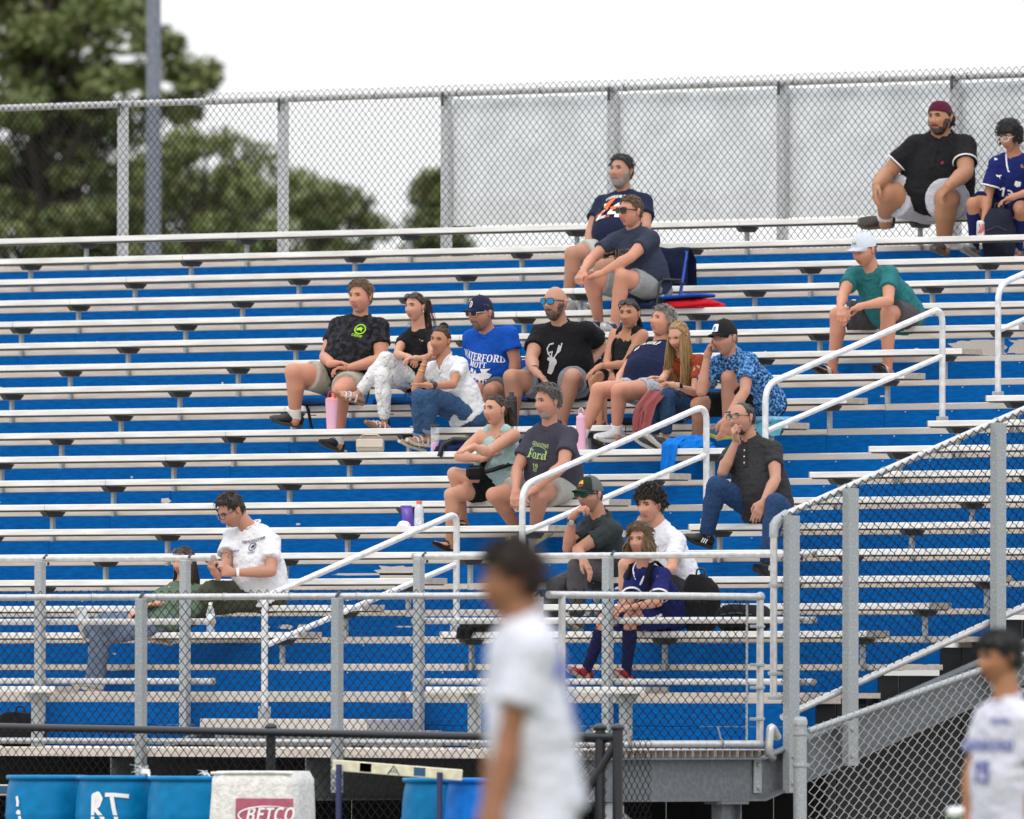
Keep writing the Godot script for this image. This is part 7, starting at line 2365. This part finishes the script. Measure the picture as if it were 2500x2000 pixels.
		mb.tube(fillet([Vector3(s[2] * 0.3, 0.0, 0.15), Vector3(s[2] * 0.3, -0.075, 0.16), Vector3(s[2] * 0.3, -0.075, 0.08)], 0.01), 0.004, 4)
		part("hook", mb, M.black, fr)
		mb = MB.new()
		mb.box(Vector3(0, 0.23, -0.215), Vector3(s[2] - 0.03, 0.24, 0.035), Basis(Vector3.RIGHT, -0.28), 0.014)
		part("backrest", mb, cloth(s[3]), o)
		if s[1] == 8 and s[0] < 2.0:
			for e in [-0.12, 0.16]: band([Vector3(e, 0.0, 0.2), Vector3(e + 0.03, -0.06, 0.21), Vector3(e + 0.02, -0.19, 0.16)], 0.012, M.black, "loose_strap", o, 0.002, Vector3(0.6, 0.1, 0.75))
	# folding chair with a jacket over its back
	var fc := thing("folding_chair", "blue folding stadium chair with a navy jacket over its back", "chair", Vector3(1.30, seat_y(4), 2.84))
	mb = MB.new()
	for e in [-0.2, 0.22]: mb.tube([Vector3(e, 0.03, -0.12), Vector3(e - 0.005, 0.46, -0.24)], 0.014, 8)
	mb.tube([Vector3(-0.2, 0.46, -0.24), Vector3(0.22, 0.46, -0.24)], 0.012, 8)
	part("back_frame", mb, mat(Color(0.01, 0.06, 0.40), 0.4), fc)
	mb = MB.new()
	mb.box(Vector3(0.01, 0.025, 0.05), Vector3(0.44, 0.04, 0.38), Basis.IDENTITY, 0.014)
	part("pad", mb, cloth(Color(0.010, 0.020, 0.06)), fc)
	mb = MB.new()
	mb.tube(fillet([Vector3(0.25, 0.20, -0.16), Vector3(0.26, 0.235, 0.0), Vector3(0.26, 0.225, 0.16), Vector3(0.26, 0.03, 0.20)], 0.05), 0.011, 6)
	mb.box(Vector3(0.26, 0.232, 0.02), Vector3(0.035, 0.016, 0.24), Basis.IDENTITY, 0.006)
	part("arm_rest", mb, M.black, fc)
	drape(0.46, [Vector3(0.03, 0.20, -0.16), Vector3(0.03, 0.38, -0.19), Vector3(0.03, 0.50, -0.23), Vector3(0.03, 0.40, -0.33), Vector3(0.03, 0.20, -0.36)], cloth(Color(0.008, 0.013, 0.040)), "jacket", fc, Vector3(1, 0, -0.1), 3)
	# folded red and blue seat lying beside it
	var rs := thing("folded_seat", "folded stadium seat with red cloth and a blue rim lying on the plank", "seat", Vector3(1.78, seat_y(4), 2.86))
	mb = MB.new()
	heap(mb, Vector3(0, 0.002, 0), Vector3(0.30, 0.075, 0.16), 6, 0.12)
	part("red_cover", mb, cloth(Color(0.42, 0.006, 0.014)), rs)
	mb = MB.new()
	mb.box(Vector3(-0.08, 0.092, -0.01), Vector3(0.42, 0.028, 0.28), Basis(Vector3.BACK, 0.05), 0.012)
	part("blue_rim", mb, cloth(Color(0.008, 0.06, 0.36)), rs)
	mb = MB.new()
	mb.tube(fillet([Vector3(-0.36, 0.02, 0.12), Vector3(-0.30, 0.09, 0.10), Vector3(-0.2, 0.1, 0.12)], 0.04), 0.012, 6)
	part("frame_end", mb, M.steel, rs)
	# cushion
	var cu := thing("cushion", "pale blue tie-dyed cushion under the man in the leaf-patterned shirt", "cushion", Vector3(5.46, seat_y(9), 6.42))
	mb = MB.new()
	mb.box(Vector3(0, 0.026, 0), Vector3(0.40, 0.048, 0.36), Basis.IDENTITY, 0.02)
	part("pad", mb, cloth(Color(1, 1, 1), 0.9, noise_tex(0.012, lin(0.05, 0.28, 0.48), lin(0.42, 0.52, 0.60)), 2.5), cu)
	drape(0.26, [Vector3(0.12, 0.03, -0.02), Vector3(0.16, -0.005, 0.14), Vector3(0.15, -0.10, 0.16)], cloth(Color(0.10, 0.36, 0.48)), "hanging_corner", cu, Vector3(0.9, 0, -0.4), 5)
	# bright jacket over the plank
	var bj := thing("blue_jacket", "bright blue jacket thrown over the plank with a sleeve hanging down", "jacket", Vector3(5.26, seat_y(10), 7.1))
	mb = MB.new()
	heap(mb, Vector3(0.0, 0.001, 0.0), Vector3(0.19, 0.085, 0.10), 9, 0.3)
	part("body", mb, cloth(Color(0.004, 0.17, 0.62)), bj)
	drape(0.15, [Vector3(-0.08, 0.08, 0.05), Vector3(-0.07, 0.03, 0.145), Vector3(-0.085, -0.10, 0.15), Vector3(-0.10, -0.24, 0.15)], cloth(Color(0.004, 0.17, 0.62)), "sleeve", bj, Vector3(0.9, 0, -0.3), 7)
	# sweater over a lap
	var sw := thing("sweater", "dusty red sweater hanging from the long-haired girl's lap", "sweater", Vector3(4.72, seat_y(9), 6.84))
	drape(0.20, [Vector3(0.10, 0.22, -0.10), Vector3(0.03, 0.25, 0.02), Vector3(-0.02, 0.14, 0.10), Vector3(-0.05, 0.02, 0.11), Vector3(-0.06, -0.07, 0.11)], cloth(Color(0.30, 0.085, 0.085)), "cloth", sw, Vector3(0.95, 0, -0.3), 11)
	drape(0.09, [Vector3(-0.04, 0.2, 0.06), Vector3(-0.08, 0.08, 0.12), Vector3(-0.09, -0.06, 0.12)], cloth(Color(0.29, 0.08, 0.08)), "sleeve", sw, Vector3(0.95, 0, -0.3), 13)
	# belt bag
	var bb := thing("belt_bag", "black belt bag at the waist of the woman in the mint vest", "bag", Vector3(4.597, 3.15, 8.84))
	bb.rotation.y = 0.35
	mb = MB.new()
	mb.box(Vector3.ZERO, Vector3(0.15, 0.11, 0.065), Basis.IDENTITY, 0.03)
	part("pouch", mb, cloth(Color(0.011, 0.011, 0.012)), bb)
	mb = MB.new()
	mb.tube([Vector3(-0.05, 0.03, 0.034), Vector3(0.05, 0.035, 0.034)], 0.003, 4)
	part("zip", mb, M.steel_dark, bb)
	band([Vector3(0.06, 0.0, 0.0), Vector3(0.14, 0.02, 0.0), Vector3(0.25, 0.06, -0.05), Vector3(0.31, 0.10, -0.16)], 0.017, M.black, "belt", bb, 0.003, Vector3(0.2, 0.1, 1))
	# bags
	for s in [[Vector3(2.98, tread_y(0), 0.42), Vector3(0.27, 0.46, 0.2), Color(0.016, 0.019, 0.034), 0.5, "dark navy backpack standing between the knees of the boy in glasses"], [Vector3(9.42, seat_y(17), 12.0), Vector3(0.28, 0.40, 0.17), Color(0.010, 0.010, 0.012), 0.2, "black backpack worn by the boy in the navy football shirt"], [Vector3(9.85, seat_y(17), 12.03), Vector3(0.46, 0.19, 0.22), Color(0.010, 0.010, 0.011), 0.1, "black kit bag lying on the plank beside the backpack"], [Vector3(5.0, 1.086, 14.4), Vector3(0.4, 0.24, 0.25), Color(0.014, 0.014, 0.016), 0.3, "black kit bag on the walkway below the front bench"]]:
		var o := thing("backpack" if s[1].y > s[1].x else "kit_bag", s[4], "bag", s[0])
		o.rotation.y = s[3]
		mb = MB.new()
		var rings := []
		for k in 13:
			var t2 := k / 12.0
			var sc := pow(sin(PI * clampf(0.08 + t2 * 0.86, 0, 1)), 0.35)
			var ring := []
			for q in 24:
				var an := TAU * q / 24.0
				var e := pow(pow(absf(cos(an)), 4.0) + pow(absf(sin(an)), 4.0), -0.25)
				var p := Vector3(cos(an) * e * s[1].x * 0.5 * sc, t2 * s[1].y, -sin(an) * e * s[1].z * 0.5 * sc)
				ring.append(p * (1.0 + 0.10 * noise.get_noise_3d(p.x * 300, p.y * 300, p.z * 300)))
			rings.append(ring)
		mb.ring_skin(rings)
		mb.renormal()
		var bm := cloth(s[2])
		part("main_bag", mb, bm, o)
		mb = MB.new()
		mb.box(Vector3(0, s[1].y * 0.36, s[1].z * 0.5), Vector3(s[1].x * 0.72, s[1].y * 0.42, 0.05), Basis.IDENTITY, 0.022)
		part("pocket", mb, bm, o)
		mb = MB.new()
		mb.tube([Vector3(-s[1].x * 0.3, s[1].y * 0.62, s[1].z * 0.48), Vector3(0, s[1].y * 0.7, s[1].z * 0.5), Vector3(s[1].x * 0.3, s[1].y * 0.62, s[1].z * 0.48)], 0.004, 4)
		part("zip", mb, M.steel_dark, o)
		mb = MB.new()
		mb.tube(fillet([Vector3(-0.04, s[1].y * 0.96, 0), Vector3(-0.03, s[1].y + 0.05, 0), Vector3(0.03, s[1].y + 0.05, 0), Vector3(0.04, s[1].y * 0.96, 0)], 0.02), 0.007, 5)
		part("grab_loop", mb, M.black, o)
	var bc := thing("black_garment", "crumpled black garment on the plank beside the aisle", "garment", Vector3(7.46, seat_y(17), 12.1))
	mb = MB.new()
	heap(mb, Vector3.ZERO, Vector3(0.17, 0.08, 0.11), 12, 0.35)
	part("cloth", mb, cloth(Color(0.010, 0.010, 0.011)), bc)
	drape(0.16, [Vector3(-0.06, 0.05, 0.08), Vector3(-0.06, 0.02, 0.14), Vector3(-0.07, -0.05, 0.15)], cloth(Color(0.010, 0.010, 0.011)), "hanging_end", bc, Vector3(0.9, 0, -0.3), 15)
	# telephone between two hands
	var ph := thing("telephone", "black mobile phone in the hands of the man in the white tee", "phone", Vector3(4.49, 2.43, 11.70))
	mb = MB.new()
	mb.box(Vector3.ZERO, Vector3(0.076, 0.155, 0.010), Basis.IDENTITY, 0.004)
	part("case", mb, M.black, ph)
	mb = MB.new()
	mb.box(Vector3(0, 0, -0.0055), Vector3(0.07, 0.147, 0.002))
	part("screen", mb, M.black_gloss, ph)
	ph.basis = Basis(Vector3.UP, -0.3) * Basis(Vector3.RIGHT, 1.0) * Basis(Vector3.BACK, 0.5)
	var wc := thing("paper_carton", "small white paper carton on the walkway by the side panel", "carton", Vector3(10.99, 1.086, 15.0))
	mb = MB.new()
	mb.box(Vector3(0, 0.065, 0), Vector3(0.1, 0.13, 0.08), Basis(Vector3.UP, 0.3), 0.004)
	part("box", mb, M.white_plastic, wc)
	mb = MB.new()
	mb.box(Vector3(0, 0.07, 0.042), Vector3(0.05, 0.07, 0.006), Basis(Vector3.UP, 0.3))
	part("printed_panel", mb, mat(Color(0.35, 0.33, 0.30), 0.6), wc)


func _ready() -> void:
	# camera: a long lens across the field
	var cam := Camera3D.new()
	cam.name = "camera"
	add_child(cam)
	var att := CameraAttributesPhysical.new()
	att.frustum_focal_length = 427.6
	att.frustum_near = 1.0
	att.frustum_far = 3000.0
	att.frustum_focus_distance = 109.5
	att.exposure_aperture = 4.4
	cam.attributes = att
	cam.near = 1.0
	cam.far = 3000.0
	cam.fov = 3.2149
	cam.position = Vector3(76.236, 1.4514, 92.9148)
	cam.basis = Basis(Vector3.UP, 0.7032) * Basis(Vector3.RIGHT, 0.0197) * Basis(Vector3.BACK, 0.0019)
	cam.current = true
	# bright overcast sky
	var sm := ProceduralSkyMaterial.new()
	sm.sky_top_color = Color(1.32, 1.35, 1.4)
	sm.sky_horizon_color = Color(0.97, 0.97, 0.97)
	sm.sky_curve = 0.35
	sm.ground_horizon_color = Color(0.5, 0.5, 0.47)
	sm.ground_bottom_color = Color(0.3, 0.32, 0.25)
	sm.sky_energy_multiplier = 1.05
	var sky := Sky.new()
	sky.sky_material = sm
	var env := Environment.new()
	env.background_mode = Environment.BG_SKY
	env.sky = sky
	env.tonemap_mode = Environment.TONE_MAPPER_LINEAR
	env.tonemap_exposure = 0.93
	env.sdfgi_enabled = true; env.ssao_enabled = true; env.ssil_enabled = true
	var we := WorldEnvironment.new()
	we.name = "world"
	we.environment = env
	add_child(we)
	var sun := DirectionalLight3D.new()
	sun.name = "sun"
	sun.light_energy = 0.5
	sun.light_angular_distance = 22.0
	sun.light_color = Color(1.0, 0.97, 0.92)
	sun.shadow_enabled = true
	add_child(sun)
	sun.look_at_from_position(Vector3(20, 40, 34), Vector3.ZERO)

	noise.seed = 4; noise.frequency = 0.02; noise.fractal_octaves = 3
	make_materials()
	build_ground()
	build_grandstand()
	build_guards()
	build_back_fence()
	build_track_fence()
	build_background()
	build_track_things()
	build_people()
	build_belongings()
